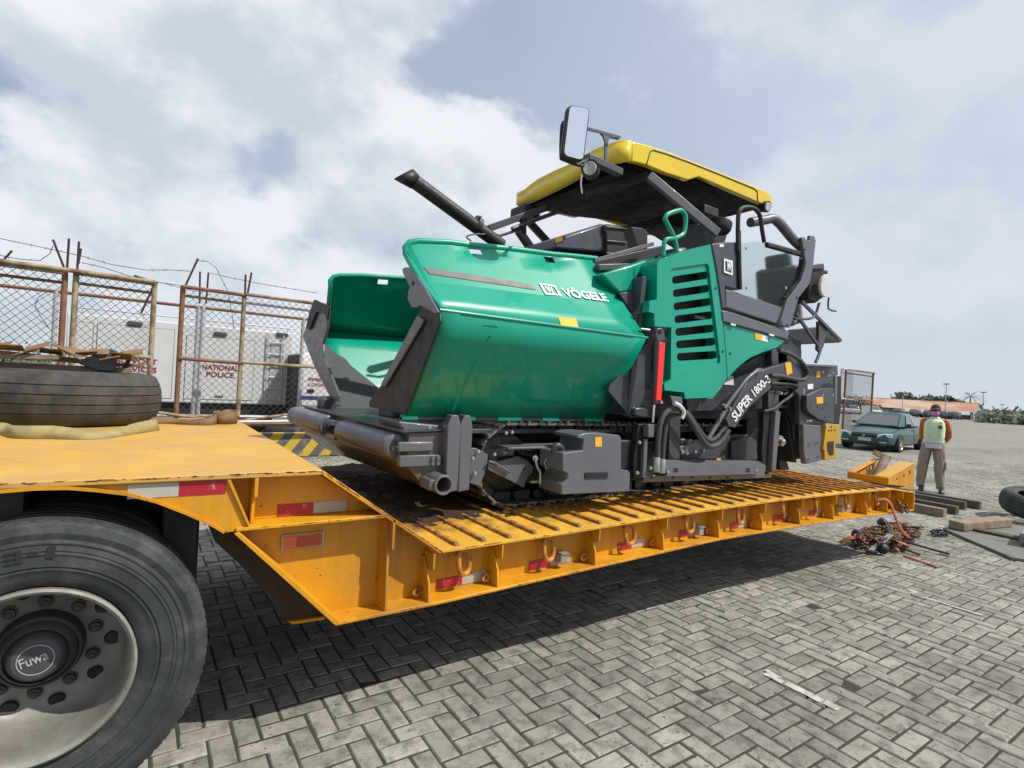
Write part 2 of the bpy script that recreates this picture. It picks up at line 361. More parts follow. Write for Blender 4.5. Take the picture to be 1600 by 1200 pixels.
# one sheet to the horizon
_rr = [(0.5,-.009),(30,-.009),(60,-.204),(100,-.464),(150,-.789),(400,-.789),(2500,-.789)]      # the yard falls away slightly beyond 30 m
gm.loft([[(r*math.cos(2*math.pi*i/72), r*math.sin(2*math.pi*i/72), z) for i in range(72)] for r, z in _rr], cap=False)
gm.f.append(tuple(range(72)))
ground = ob('ground', gm, M['paving_far'], smooth=0, kind='structure', fix=False)
def proj(p):
    d = Vector(p)-CC; z = d.dot(CF)
    if z < .2: return None
    return 800+F_PX*d.dot(CR)/z, 600-F_PX*d.dot(CU)/z, z
def build_bricks():
    U_ = .1015; rnd = random.Random(3); items = []
    for i in range(-25, 250):
        for j in range(-20, 170):
            t = (i-j) % 4
            if t not in (0, 3): continue
            cx, cy = (i+1, j+.5) if t == 0 else (i+.5, j+1)
            p = (cx*U_, cy*U_, 0); q = proj(p)
            if q is None or q[2] > 17 or not (-160 < q[0] < 1760 and q[1] < 1420): continue
            # only what the place shows: not deep under the far half of the trailer, nor left behind it
            items.append((q[2], p, t))
    items.sort(key=lambda a: a[0])
    def shape(dx, dy, ch=.006, h=.035):
        a, b = dx/2, dy/2; v = []
        for (x, y, z) in ((a, b, -h), (a, b, -ch), (a-ch, b-ch, 0)):
            v += [(-x,-y,z),(x,-y,z),(x,y,z),(-x,y,z)]
        f = [(8,9,10,11)]
        for k in (0, 4):
            for s in range(4): f.append((k+s, k+(s+1) % 4, k+4+(s+1) % 4, k+4+s))
        return v, f
    J = .0095
    V0, F0 = shape(2*U_-J, U_-J); V3, F3 = shape(U_-J, 2*U_-J)
    # the part-bricks: the 300 that show largest
    def big(it):
        q = proj(it[1]); return -10 < q[0] < 1610 and 0 < q[1] < 1225
    def on_view(it):      # not hidden by the wheel
        q = proj(it[1]); return q[0] > 330 or q[1] > 1000
    parts = [it for it in items if big(it) and on_view(it)][:300]; ps = set(id(p) for p in parts)
    me0 = None; me = {}
    for t, (V_, F_) in ((0, (V0, F0)), (3, (V3, F3))):
        x = MB(); x.add(V_, F_); q = x.mesh('paver_brick', smooth=0, fix=False); q.materials.append(M['brick']); me[t] = q
        at = q.attributes.new('tint', 'FLOAT', 'FACE'); at.data.foreach_set('value', [0.0]*len(q.polygons))
    for d, p, t in parts:
        o = bpy.data.objects.new('paver_brick', me[t]); COL.objects.link(o); o.parent = ground
        o.location = (p[0]+rnd.uniform(-.0015,.0015), p[1]+rnd.uniform(-.0015,.0015), rnd.gauss(0, .0018)-.001)
        o.rotation_euler = (rnd.gauss(0, .010), rnd.gauss(0, .010), rnd.gauss(0, .008))
    x = MB(); tint = []; nb = 0
    for it in items:
        if id(it) in ps: continue
        d, p, t = it; V_, F_ = (V0, F0) if t == 0 else (V3, F3); dz = rnd.gauss(0, .0018)-.001; tx, ty, tz = rnd.gauss(0, .010), rnd.gauss(0, .010), rnd.gauss(0, .008)
        x.add([(p[0]+a-b*tz, p[1]+b+a*tz, c+dz+a*tx+b*ty) for a, b, c in V_], F_); tint += [rnd.random()]*len(F_); nb += 1
    me1 = x.mesh('paver_bricks_beyond', smooth=0, fix=False); me1.materials.append(M['brick'])
    at = me1.attributes.new('tint', 'FLOAT', 'FACE'); at.data.foreach_set('value', tint)
    o = bpy.data.objects.new('paver_bricks_beyond', me1); COL.objects.link(o); o.parent = ground; o['kind'] = 'stuff'
    # sand bed that shows in the joints, as far as the bricks are laid
    s = MB(); pts = [(it[1][0], it[1][1]) for it in items]
    pts = sorted(pts)
    def hull(P):
        def half(S):
            h = []
            for p in S:
                while len(h) > 1 and (h[-1][0]-h[-2][0])*(p[1]-h[-2][1])-(h[-1][1]-h[-2][1])*(p[0]-h[-2][0]) <= 0: h.pop()
                h.append(p)
            return h[:-1]
        return half(P)+half(P[::-1])
    H = hull(pts); s.add([(a, b, -.0062) for a, b in H], [tuple(range(len(H)))])
    ob('joint_sand', s, M['joint'], ground, smooth=0, fix=False)
    print('bricks', len(parts), nb)
build_bricks()
# worn white line paint on single bricks
M['line_paint'] = pm('worn_white_line_paint', (.50,.49,.46), .8, var=.1, dirt=(.32,.31,.28), dirt_amt=.95, dirt_lo=.44, dirt_hi=.58, dirt_scale=14, bump=.3, bscale=90)
def paint_patch(segs):
    s = MB(); rn = random.Random(5)
    for x0, x1, y0, y1 in segs:
        pts = []
        for k in range(7): pts.append((x0+rn.uniform(-.004,.004), y0+(y1-y0)*k/6))
        for k in range(7): pts.append((x1+rn.uniform(-.006,.006), y1+(y0-y1)*k/6))
        s.add([(a, b, .0042) for a, b in pts], [tuple(range(14))])
    return s
lp = ob('painted_line', paint_patch([(3.055,3.10,1.665,1.775),(3.105,3.135,1.70,1.80),(3.06,3.11,1.455,1.655),(3.065,3.115,1.37,1.445)]), M['line_paint'], smooth=0, kind='structure')
lp2 = ob('painted_line', paint_patch([(5.52,5.57,1.86,1.96),(5.585,5.64,1.90,1.99),(5.51,5.545,1.66,1.85),(5.50,5.53,1.45,1.65)]), M['line_paint'], smooth=0, kind='structure')
# spilt cement crust over a few bricks beside the trailer
def crust():
    rn = random.Random(11); cx, cy = 1.47, 2.50; rings = []; vs = [(cx, cy, .0085)]; n = 48
    for k, s in enumerate((.3, .6, .85, 1.0)):
        for i in range(n):
            a = 2*math.pi*i/n; rr = 1+.22*math.sin(3*a+.7)+.12*math.sin(7*a)+rn.uniform(-.06,.06)
            vs.append((cx+math.cos(a)*.33*s*rr, cy+math.sin(a)*.21*s*rr, (.0085, .008, .006, .0005)[k]+rn.uniform(-.0015,.0015)))
    fs = [(0, 1+i, 1+(i+1) % n) for i in range(n)]
    for k in range(3):
        for i in range(n): fs.append((1+k*n+i, 1+(k+1)*n+i, 1+(k+1)*n+(i+1) % n, 1+k*n+(i+1) % n))
    x = MB(); x.add(vs, fs); return x
M['crust'] = pm('gritty_cement_crust', (.265,.258,.225), .95, var=.25, vscale=14, dirt=(.12,.115,.10), dirt_amt=.8, dirt_lo=.5, dirt_hi=.6, dirt_scale=70, bump=1.0, bscale=160)

# ================================================================== trailer
YR, YF = 2.40, 5.02          # near and far outer edges
tr = thing('lowbed_trailer', 'orange-yellow lowbed trailer with ribbed low deck carrying the green paver', 'trailer', (1.0, 3.7, 0))
TOP = [(1.259,.766),(2.1,.775),(3.2,.797),(4.2,.803),(5.3,.790),(6.30,.765),(6.79,.70)]
BOT = [(.76,.495),(1.26,.499),(2.14,.524),(3.48,.562),(4.66,.553),(5.7,.530),(6.80,.50)]
def ztop(x):
    P = TOP
    if x <= P[0][0]: return P[0][1]
    for (a, b), (c, d) in zip(P, P[1:]):
        if x <= c: return b+(d-b)*(x-a)/(c-a)
    return P[-1][1]
def zbot(x):
    P = BOT
    if x <= P[0][0]: return P[0][1]
    for (a, b), (c, d) in zip(P, P[1:]):
        if x <= c: return b+(d-b)*(x-a)/(c-a)
    return P[-1][1]
def strip(pts, th, y0, y1):
    """plate of thickness th below an (x, z) polyline"""
    s = MB(); s.py(pts+[(x, z-th) for x, z in reversed(pts)], y0, y1); return s
ob('raised_deck', strip([(-1.9,1.185),(.665,1.185)], .022, YR, YF), M['deckpaint'], tr, .004)
ob('slope_plate', strip([(.667,1.183),(1.257,.768)], .022, YR, YF), M['trailer'], tr, .003)
low = strip(TOP, .016, YR, YF); lowdeck = ob('low_deck', low, M['lowdeck'], tr, .003)
WEB = 2.52
for y, nm in ((WEB, 'side_web'), (YF-.13, 'side_web')):
    s = MB(); top = [(x, z-.016) for x, z in TOP]
    s.py([(.345,.95),(.978,.95)]+top+[(x, z+.015) for x, z in reversed(BOT)], y, y+.012)
    ob(nm, s, M['trailer'], tr)
    s = MB(); s.py([(.02,1.163),(.655,1.163),(.945,.968),(.30,.968),(.20,1.02),(.02,1.10)], y, y+.012); ob('upper_web', s, M['trailer'], tr)
ob('middle_flange', strip([(.34,.966),(.968,.966)], .014, YR, WEB+.1), M['trailer'], tr, .003)
ob('bottom_flange', strip(BOT, -.015, YR, WEB+.16), M['trailer'], tr, .003)
ob('bottom_flange', strip(BOT, -.015, YF-.28, YF), M['trailer'], tr, .003)
s = MB(); s.py([(.335,.945),(.352,.952),(.772,.512),(.76,.494)], YR, 2.86); ob('slanted_bottom_plate', s, M['trailer'], tr, .002)
s = MB(); s.py([(.335,.945),(.352,.952),(.772,.512),(.76,.494)], YF-.46, YF); ob('slanted_bottom_plate', s, M['trailer'], tr, .002)
# wheel arch fender
arch = [(-1.9,.70),(-.95,.90),(-.80,1.01),(-.62,1.10),(-.46,1.143),(-.36,1.151),(-.278,1.155),(-.19,1.152),(-.116,1.14),(-.025,1.121),(.071,1.085),(.166,1.035),(.259,.979),(.299,.949)]
s = MB(); s.py(arch+[(.392,.953),(.300,1.163),(-1.9,1.163)], 2.418, 2.43); ob('fender_skirt', s, M['trailer'], tr)
s = MB(); s.py([(.300,1.163),(.392,.955),(.400,.955),(.312,1.163)], 2.404, WEB); ob('fender_end_plate', s, M['trailer'], tr)
s = MB(); s.py(arch+[(x, z+.012) for x, z in reversed(arch)], YR, 3.25); ob('fender_lip', s, M['trailer'], tr)
s = MB(); s.px([(YR,1.163),(WEB,1.163),(WEB,.967),(YR+.055,.967),(YR+.05,1.06),(YR,1.085)], .400, .414); ob('stiffener', s, M['trailer'], tr, .002)
s = MB(); s.px([(WEB,.945),(WEB,.52),(YR+.01,.52),(YR+.02,.75),(YR+.07,.945)], .985, .998); ob('stiffener', s, M['trailer'], tr, .002)
s = MB(); s.px([(WEB,.94),(YR+.0,.94),(YR+.0,.80),(YR+.02,.80),(YR+.04,.90),(WEB,.90)], .999, 1.012); ob('stiffener_tab', s, M['trailer'], tr, .002)
# underframe
for y0 in (3.05, 4.2):
    s = MB(); s.py([(-1.9,1.16),(.63,1.16),(1.22,.745),(6.6,.72),(6.6,.50),(.95,.50),(.5,.93),(-1.9,.93)], y0, y0+.14); ob('main_beam', s, M['black'], tr)
for x in (1.6, 2.6, 3.6, 4.6, 5.6, 6.4):
    s = MB(); s.box(x, x+.08, WEB+.02, YF-.13, .58, ztop(x)-.018); ob('cross_member', s, M['black'], tr)
for x in (-1.2, -.4, .30):
    s = MB(); s.box(x, x+.08, WEB+.02, YF-.13, 1.0, 1.162); ob('cross_member', s, M['black'], tr)
s = MB(); s.box(6.79, 6.81, YR, YF, .50, .705); ob('rear_plate', s, M['trailer'], tr, .003)
# stiffeners, lashing lugs and rings along the low rail
M['ring'] = pm('chipped_ring_paint', (.58,.24,.02), .55, var=.15, vscale=20, dirt=(.13,.06,.03), dirt_amt=.9, dirt_lo=.45, dirt_hi=.6, dirt_scale=18, bump=.2)
pro = None
for x in (1.207,1.605,2.297,2.901,3.492,4.034,4.576,5.137,5.775,6.209,6.522):
    zb, zt = zbot(x)+.015, ztop(x)-.017
    s = MB(); s.px([(WEB,zb),(YR+.012,zb),(YR+.022,zb+.09),(YR+.095,zt-.03),(WEB,zt-.03)], x, x+.011)
    ob('stiffener', s, M['trailer'], tr, .0015)
    s = MB(); s.px([(WEB,zt),(YR+.004,zt),(YR+.006,zt-.075),(YR+.05,zt-.09),(WEB,zt-.09)], x+.013, x+.023)
    ob('stiffener_tab', s, M['trailer'], tr, .0015)
    s = MB(); s.lathe([(.010,-.005),(.026,-.005),(.026,.005),(.010,.005),(.010,-.005)], 16, (x-.026, YR+.085, zb+.034), (.15,1,0)); ob('lashing_eye', s, M['ring'], tr)
ringmb = MB()
for k in range(1): pass
def ring_pts(w, h, n=22):
    o = []
    for i in range(n):
        a = 2*math.pi*i/n; c_, s_ = math.cos(a), math.sin(a)
        o.append((math.copysign(abs(c_)**.8, c_)*w/2, 0, math.copysign(abs(s_)**.8, s_)*h/2))
    return o
x = MB(); x.tube(ring_pts(.078,.125), .0135, 8, closed=True); rme = x.mesh('lashing_ring'); rme.materials.append(M['ring'])
x = MB(); x.box(-.022,.022,-.03,.03,.045,.075); x.tube([(-.03,.0,.045),(.03,.0,.045)], .014, 8); bme = x.mesh('ring_bracket'); bme.materials.append(M['ring'])
for i, (xx, zz) in enumerate(((1.42,.672),(1.972,.672),(2.624,.69),(3.208,.70),(3.805,.707),(4.384,.703),(4.897,.70),(5.456,.695),(6.054,.674))):
    o = bpy.data.objects.new('lashing_ring', rme); COL.objects.link(o); o.parent = tr; o.location = Vector((xx, 2.455, zz))-tr.location
    o.rotation_euler = (random.uniform(-.05,.05)-.1, random.uniform(-.12,.12), .25+random.uniform(-.3,.3))
    b = bpy.data.objects.new('ring_bracket', bme); COL.objects.link(b); b.parent = o; b.location = (0,.03,0)
for xx, zz in ((2.092,.601),(3.352,.628),(5.412,.615)):
    s = MB(); s.box(xx-.024, xx+.024, 2.455, WEB, zz-.030, zz+.024); l = ob('side_lamp', s, M['silver'], tr, .006)
    s = MB(); s.box(xx-.027, xx+.027, 2.445, WEB, zz+.0265, zz+.032); ob('lamp_hood', s, M['silver'], l)
# reflective tape
def tape(x0, x1, z0, z1, y, swap=False, dz=0.0):
    mid = x0+(x1-x0)*.5; a, b = (M['red_tape'], M['white_tape']) if not swap else (M['white_tape'], M['red_tape'])
    for u, v, mt, n in ((x0, mid, a, 0), (mid+.001, x1, b, 1)):
        f0, f1 = (u-x0)/(x1-x0), (v-x0)/(x1-x0); s = MB()
        s.py([(u, z0+dz*f0),(v, z0+dz*f1),(v, z1+dz*f1),(u, z1+dz*f0)], y-.003, y-.0005); ob('reflective_tape', s, mt, tr)
for x0, x1, z0 in ((1.30,1.60,.525),(1.885,2.19,.540),(2.585,2.84,.565),(3.18,3.41,.585),(3.775,3.985,.585),(4.36,4.69,.588),(4.92,5.13,.582),(5.50,5.70,.572)):
    tape(x0, x1, z0, z0+.052, WEB, False, zbot(x1)-zbot(x0))
tape(-.02, .298, 1.105, 1.158, 2.418, True)
tape(.515, .815, .972, 1.022, WEB)
s = MB(); s.box(.545,.71, WEB-.016, WEB, .826,.884); mk = ob('side_marker', s, M['amber'], tr, .004)
s = MB(); s.box(.60,.703, WEB-.019, WEB-.0165, .834,.876); ob('reflector', s, M['red_lens'], mk)
s = MB()
for a in ((.538,.717,.822,.8255),(.538,.717,.8845,.888)): s.box(a[0], a[1], WEB-.014, WEB, a[2], a[3])
for a in ((.538,.5445),(.7105,.717)): s.box(a[0], a[1], WEB-.014, WEB, .826, .884)
ob('marker_frame', s, M['silver'], mk)
# deck ribs
ribs = []
x = 1.357; ribn = 0
rib_me = {}
while x < 6.28:
    z = ztop(x); dz = (ztop(x+.02)-ztop(x-.02))/.04
    if 'r' not in rib_me:
        s = MB(); s.px([(0,0),(2.54,0),(2.54,.020),(.02,.020)], -.013, .013); q = s.mesh('deck_rib'); q.materials.append(M['rib']); rib_me['r'] = q
    if 's' not in rib_me:
        s = MB(); s.px([(0,0),(.62,0),(.60,.012),(.02,.020)], -.013, .013); q = s.mesh('deck_rib'); q.materials.append(M['rib']); rib_me['s'] = q
    o = bpy.data.objects.new('deck_rib', rib_me['s' if x < 1.75 else 'r']); COL.objects.link(o); o.parent = tr
    o.location = Vector((x+random.uniform(-.006,.006), YR+.03+random.uniform(-.01,.012), z-.001))-tr.location; o.rotation_euler = (0, -math.atan(dz), random.uniform(-.012,.012))
    b = o.modifiers.new('bevel', 'BEVEL'); b.width = .003; b.segments = 1
    x += .1655; ribn += 1
# ---- wheels under the raised deck
def tyre_profile(Ro, Ri, W_, ribs=5, gd=.013, gw=.006):
    """closed section: (radius, along axis) from one bead over the tread to the other"""
    h = W_/2; o = [(Ri, -h*.80),(Ri+.02, -h*.90)]
    for k in range(1, 9):
        t = k/9.0; r = Ri+.02+(Ro-.045-Ri-.02)*t
        o.append((r, -h*(.90+.10*math.sin(math.pi*min(1, t*.95)))-(.0022 if k in (3, 6) else 0)))
        if k in (2, 5, 7): o += [(r+.004, o[-1][1]-.003),(r+.009, o[-1][1]-.003),(r+.012, o[-1][1]+.001)]
    o += [(Ro-.040, -h*.99),(Ro-.014, -h*.93),(Ro-.005, -h*.86)]
    g = ribs-1
    for k in range(g):
        c_ = -h*.86+2*h*.86*(k+1)/ribs
        o += [(Ro+.000, c_-gw-.003),(Ro-gd, c_-gw),(Ro-gd, c_+gw),(Ro+.000, c_+gw+.003)]
    o2 = [(r, -t) for r, t in reversed(o[:o.index((Ro-.005, -h*.86))+1])]
    return o+o2
def make_wheel(cx, cz, yface, dirn=1):
    """wheel whose outer side faces -y (dirn=1) or +y (-1)"""
    w = bpy.data.objects.new('wheel', None); COL.objects.link(w); w.parent = tr; w.location = Vector((cx, yface, cz))-tr.location
    Wd = .27; c0 = Vector((cx, yface+dirn*(Wd/2+.0), cz)); ax = (0, dirn, 0)
    s = MB(); s.lathe(tyre_profile(.525,.300,Wd), 96, c0, ax); ty = ob('tyre', s, M['rubber'], w, smooth=28)
    s = MB(); rn = random.Random(2)      # shoulder lugs
    for sd in (-1, 1):
        for i in range(84):
            a = 2*math.pi*(i+.5*(sd > 0))/84; e = Vector((math.cos(a), 0, math.sin(a))); t = Vector((-math.sin(a), 0, math.cos(a)))
            s.obox(c0+e*.503+Vector((0, sd*.094, 0)), e*.0215, t*(.0150+rn.uniform(-.0015,.002)), Vector((0,.0225,0)))
    ob('tread_lugs', s, M['rubber'], ty, .003, seg=1, kind='stuff')
    # rim: lip, well, dished disc
    s = MB(); pr = [(.275,.06),(.298,.01),(.300,-.004),(.292,-.010),(.283,-.006),(.277,.012),(.271,.08),(.266,.16),(.260,.215),(.246,.245),(.215,.262),(.185,.266),(.140,.262),(.125,.262)]
    s.lathe([(r, t) for r, t in pr], 72, (cx, yface, cz), ax); s.lathe([(.298,.01),(.285,.10),(.270,.26)], 48, (cx, yface, cz), ax)
    rim = ob('rim', s, M['rim'], w, smooth=50)
    for i in range(10):       # hand holes
        a = 2*math.pi*(i+.92)/10; e = Vector((math.cos(a), 0, math.sin(a))); s = MB()
        s.lathe([(.0,-.004),(.024,-.004),(.028,.006)], 18, Vector((cx, yface+dirn*.254, cz))+e*.220, (-e*.25+Vector(ax))); ob('hand_hole', s, M['black'], rim)
    nut = None
    for i in range(10):
        a = 2*math.pi*(i+.42)/10; e = Vector((math.cos(a), 0, math.sin(a))); s = MB(); p = Vector((cx, yface+dirn*.265, cz))+e*.168
        s.lathe([(.0,-.030),(.009,-.030),(.010,-.024),(.0175,-.022),(.019,-.006),(.024,-.005),(.025,.0)], 12, p, ax); ob('wheel_nut', s, M['hub'], w, smooth=50)
    s = MB(); s.lathe([(.136,.264),(.134,.225),(.128,.205),(.118,.198),(.116,.205),(.104,.178),(.096,.172),(.094,.190),(.0,.190)], 40, (cx, yface, cz), ax)
    hub = ob('hub', s, M['hub'], w, smooth=30)
    s = MB(); s.lathe([(.088,.19),(.086,.170),(.076,.152),(.068,.147),(.0,.146)], 40, (cx, yface, cz), ax); cap = ob('hub_cap', s, M['hubcap'], w, smooth=30)
    return w, cap
M['hubcap'] = pm('dusty_navy_hub_cap', (.055,.058,.068), .5, var=.15, dirt=(.12,.11,.09), dirt_amt=.5, dirt_scale=9)
M['cap_print'] = pm('worn_white_cap_print', (.40,.40,.39), .6, var=.1)
WX, WZ = -.262, .527
w1, cap1 = make_wheel(WX, WZ, 2.385)
s = MB(); s.lathe([(.0505,.1445),(.0535,.1445),(.0535,.1455),(.0505,.1455),(.0505,.1445)], 40, (WX, 2.385, WZ), (0,1,0)); ob('cap_ring', s, M['cap_print'], cap1)
a = .30
text_on('lettering', 'Fuwa', (WX-.039, 2.5295, WZ-.024), (WX+.037, 2.5295, WZ-.003), .036, M['cap_print'], cap1, (-.2,0,1), depth=.0008, bold=.012)
def dual(cx):
    for y0, d in ((2.69, 1),):
        s = MB(); s.lathe(tyre_profile(.525,.30,.27), 64, (cx, 2.385+.46, WZ), (0,1,0)); 
    s2 = s
    ob('inner_tyre', s2, M['rubber'], tr, smooth=28)
    s = MB(); s.cyl((cx, 2.6, WZ), (cx, 4.85, WZ), .075, 20); ob('axle', s, M['black'], tr)
    s = MB(); s.lathe([(.0,.0),(.21,.0),(.21,.2),(.0,.2)], 32, (cx, 2.98, WZ), (0,1,0)); ob('brake_drum', s, M['hub'], tr)
dual(WX)
make_wheel(WX, WZ, 5.0, -1)
s = MB(); s.lathe(tyre_profile(.525,.30,.27), 48, (WX, 4.54, WZ), (0,1,0)); ob('inner_tyre', s, M['rubber'], tr, smooth=28)

# raised sidewall lettering, upside down at the crown of the tyre
for tx, px_, py_, w_, h_ in (('I', 80, 862, .022, .042), ('-', 51, 866, .030, .012), ('E', 20, 872, .045, .042)):
    q = on(px_, py_, 1, 2.384); c_ = Vector((q.x, 2.384, q.z)); e = (c_-Vector((WX, 2.384, WZ))).normalized(); t = Vector((e.z, 0, -e.x))
    text_on('sidewall_lettering', tx, c_+t*w_/2+e*h_/2, c_-t*w_/2+e*h_/2, h_, M['rubber_black'], w1, -e, depth=.003, bold=.02)
# dark inner beam, suspension and hanger under the raised deck
P_ = Q('T', 2.62, (930,520),(1060,560),(1500,965),(1445,938),(1305,956),(1290,945),(1080,700),(960,590)); s = MB(); s.py(P_, 2.62, 2.66); M['shaded_beam'] = pm('shade_brown_beam_paint', (.055,.032,.018), .8, var=.3, vscale=5)  # beam's shade is put into the colour: trailer paint darkened to brown
ob('inner_beam', s, M['shaded_beam'], tr, .003)
P_ = Q('T', 2.60, (1285,945),(1305,960),(1450,938),(1450,925),(1306,946)); s = MB(); s.py(P_, 2.60, 2.68); ob('inner_beam_flange', s, M['trailer'], tr, .002)
s = MB(); s.box(.10, .24, 2.70, 3.2, .52, 1.16); ob('suspension_hanger', s, M['black'], tr, .01)
s = MB(); s.box(-1.4, .10, 2.98, 3.04, .45, 1.16); ob('suspension_beam', s, M['black'], tr, .01)

def mud():
    rn = random.Random(17); nx, ny = 34, 60; x0, x1, y0, y1 = 1.285, 2.25, 2.72, 4.95; s = MB()
    from mathutils import noise as nz
    for i in range(nx):
        for j in range(ny):
            x = x0+(x1-x0)*i/(nx-1); y = y0+(y1-y0)*j/(ny-1); n = nz.fractal(Vector((x*4, y*4, 0)), .8, 2.0, 5); n2 = nz.fractal(Vector((x*16, y*16, 3)), .7, 2.0, 4)
            e = min((x-x0)/.12, (x1-x)/.5, (y-y0)/.35, 1.0); s.v.append((x+rn.uniform(-.008,.008), y+rn.uniform(-.01,.01), ztop(x)-.006+max(-.004, .016*e+.018*n*e+.010*n2*e)))
    for i in range(nx-1):
        for j in range(ny-1): a = i*ny+j; s.f.append((a, a+ny, a+ny+1, a+1))
    return s
M['mud'] = pm('dried_dark_mud', (.050,.034,.022), .95, var=.35, vscale=9, dirt=(.13,.085,.045), dirt_amt=.7, dirt_lo=.52, dirt_hi=.68, dirt_scale=7, bump=.9, bscale=90, spec=.15)
ob('dried_mud', mud(), M['mud'], None, smooth=60, kind='stuff', fix=False)

# chipped paint along the plate edges
def chips():
    rn = random.Random(31); s = MB()
    def run(pts, th, n, y):
        L_ = [math.dist(pts[i], pts[i+1]) for i in range(len(pts)-1)]; tot = sum(L_)
        for _ in range(n):
            t = rn.uniform(0, tot); i = 0
            while t > L_[i] and i < len(L_)-1: t -= L_[i]; i += 1
            a, b = pts[i], pts[i+1]; f = t/L_[i]; x, z = a[0]+(b[0]-a[0])*f, a[1]+(b[1]-a[1])*f; dx, dz = (b[0]-a[0])/L_[i], (b[1]-a[1])/L_[i]
            l = .004+.035*rn.random()**2.5; h = rn.uniform(.003, th*.8); o = -rn.uniform(0, th-h) if rn.random() < .6 else 0
            k = 6; P = []
            for q in range(k): P.append((x+dx*l*(q/(k-1)-.5)*2, z+dz*l*(q/(k-1)-.5)*2+o+rn.uniform(-.0012,.0)))
            for q in range(k-1, -1, -1): P.append((x+dx*l*(q/(k-1)-.5)*2, z+dz*l*(q/(k-1)-.5)*2+o-h*math.sin(math.pi*(q+.5)/k)))
            s.v += [(u, y, v) for u, v in P]; n0 = len(s.v)-len(P); s.f.append(tuple(range(n0, len(s.v))))
    run([(-.9,1.184),(.665,1.184)], .010, 60, 2.3988); run([(.667,1.182),(1.257,.767)], .010, 22, 2.3988)
    run(TOP, .008, 80, 2.3988); run([(x, z+.014) for x, z in BOT], .008, 80, 2.3988); run([(.36,.965),(.965,.965)], .008, 12, 2.3988)
    return s
M['chip'] = pm('bare_rusty_chip', (.20,.085,.03), .8, var=.3, vscale=20)
ob('paint_chips', chips(), M['chip'], tr, smooth=0, kind='stuff', fix=False)
# ================================================================== asphalt paver
FR.update({'K': (1120, 540, 1200/220), 'N': (720, 640, 7.5), 'O': (960, 600, 7.5), 'W': (820, 370, 1600/240)})
M['green'] = pm('teal_green_machine_paint', (.0,.295,.195), .36, var=.05, vscale=1.5, spec=.35, coat=.45, rvar=.05)
M['dgrey'] = pm('dark_grey_machine_paint', (.047,.052,.067), .42, var=.08, vscale=4, dirt=(.10,.10,.105), dirt_amt=.3, dirt_lo=.5, dirt_hi=.8, dirt_scale=5, coat=.15)
M['lgrey'] = pm('mid_grey_machine_paint', (.102,.110,.130), .40, var=.06, vscale=4, dirt=(.17,.17,.17), dirt_amt=.25, dirt_lo=.5, dirt_hi=.8, dirt_scale=5, coat=.15)
M['brownplate'] = pm('dark_rubber_flap', (.012,.010,.010), .55, var=.2, dirt=(.05,.04,.035), dirt_amt=.4, dirt_scale=3)
M['roof'] = pm('lemon_yellow_roof_shell', (.70,.50,.006), .34, var=.04, coat=.4, rvar=.05)
M['ochre'] = pm('scuffed_ochre_paint', (.45,.27,.012), .5, var=.12, dirt=(.2,.13,.05), dirt_amt=.5)
M['decal_orange'] = pm('orange_warning_decal', (.85,.42,.02), .4, var=.05)
M['decal_white'] = pm('white_decal', (.75,.76,.78), .4, var=.04)
M['stripe'] = pm('grey_decal_stripe', (.115,.105,.10), .5, var=.06)
M['red'] = pm('bright_red_cylinder_sleeve', (.80,.02,.012), .35, var=.05, coat=.3)
M['hose'] = pm('black_braided_hose', (.045,.045,.045), .62, var=.25, vscale=40, bump=.35, bscale=220)
M['track'] = pm('oily_track_steel', (.030,.028,.027), .42, .35, var=.35, vscale=14, dirt=(.16,.13,.10), dirt_amt=.6, dirt_lo=.52, dirt_hi=.7, dirt_scale=16, bump=.3)
M['trackpad'] = pm('worn_track_shoe', (.060,.056,.052), .40, .4, var=.35, vscale=18, dirt=(.30,.27,.22), dirt_amt=.75, dirt_lo=.47, dirt_hi=.60, dirt_scale=22, bump=.4)
M['chrome'] = pm('chromed_rod', (.75,.75,.76), .12, 1.0, var=.05)
M['pipe'] = pm('heat_darkened_exhaust_steel', (.022,.021,.021), .5, .2, var=.25, vscale=6, dirt=(.06,.055,.05), dirt_amt=.5, dirt_scale=8)
def glass_mat():
    m_, nt, b = mat_new('clear_plastic_pane'); b.inputs['Base Color'].default_value = (.74,.82,.80,1); b.inputs['Roughness'].default_value = .10
    b.inputs['Transmission Weight'].default_value = 1.0; b.inputs['IOR'].default_value = 1.12
    return m_
M['pane'] = glass_mat()
def mirror_mat():
    m_, nt, b = mat_new('mirror_glass'); b.inputs['Base Color'].default_value = (.86,.88,.9,1); b.inputs['Metallic'].default_value = 1; b.inputs['Roughness'].default_value = .02
    return m_
M['mirror'] = mirror_mat()
M['lamp'] = pm('work_lamp_lens', (.62,.63,.62), .15, .3, var=.2, vscale=60, coat=.5)
YC = 3.75
pv = thing('asphalt_paver', 'teal green tracked asphalt paver with yellow canopy loaded on the trailer', 'paver', (3.2, YC, .80))
def mir(p): return (p[0], 2*YC-p[1], p[2])
def pl(name, k, y, pts, th, mat, bevel=.004, parent=None, seg=2):
    s = MB(); s.py(Q(k, y, *pts), y, y+th); return ob(name, s, mat, parent or pv, bevel, seg=seg)
def bx(name, a, mat, bevel=.004, parent=None):
    s = MB(); s.box(*a); return ob(name, s, mat, parent or pv, bevel)
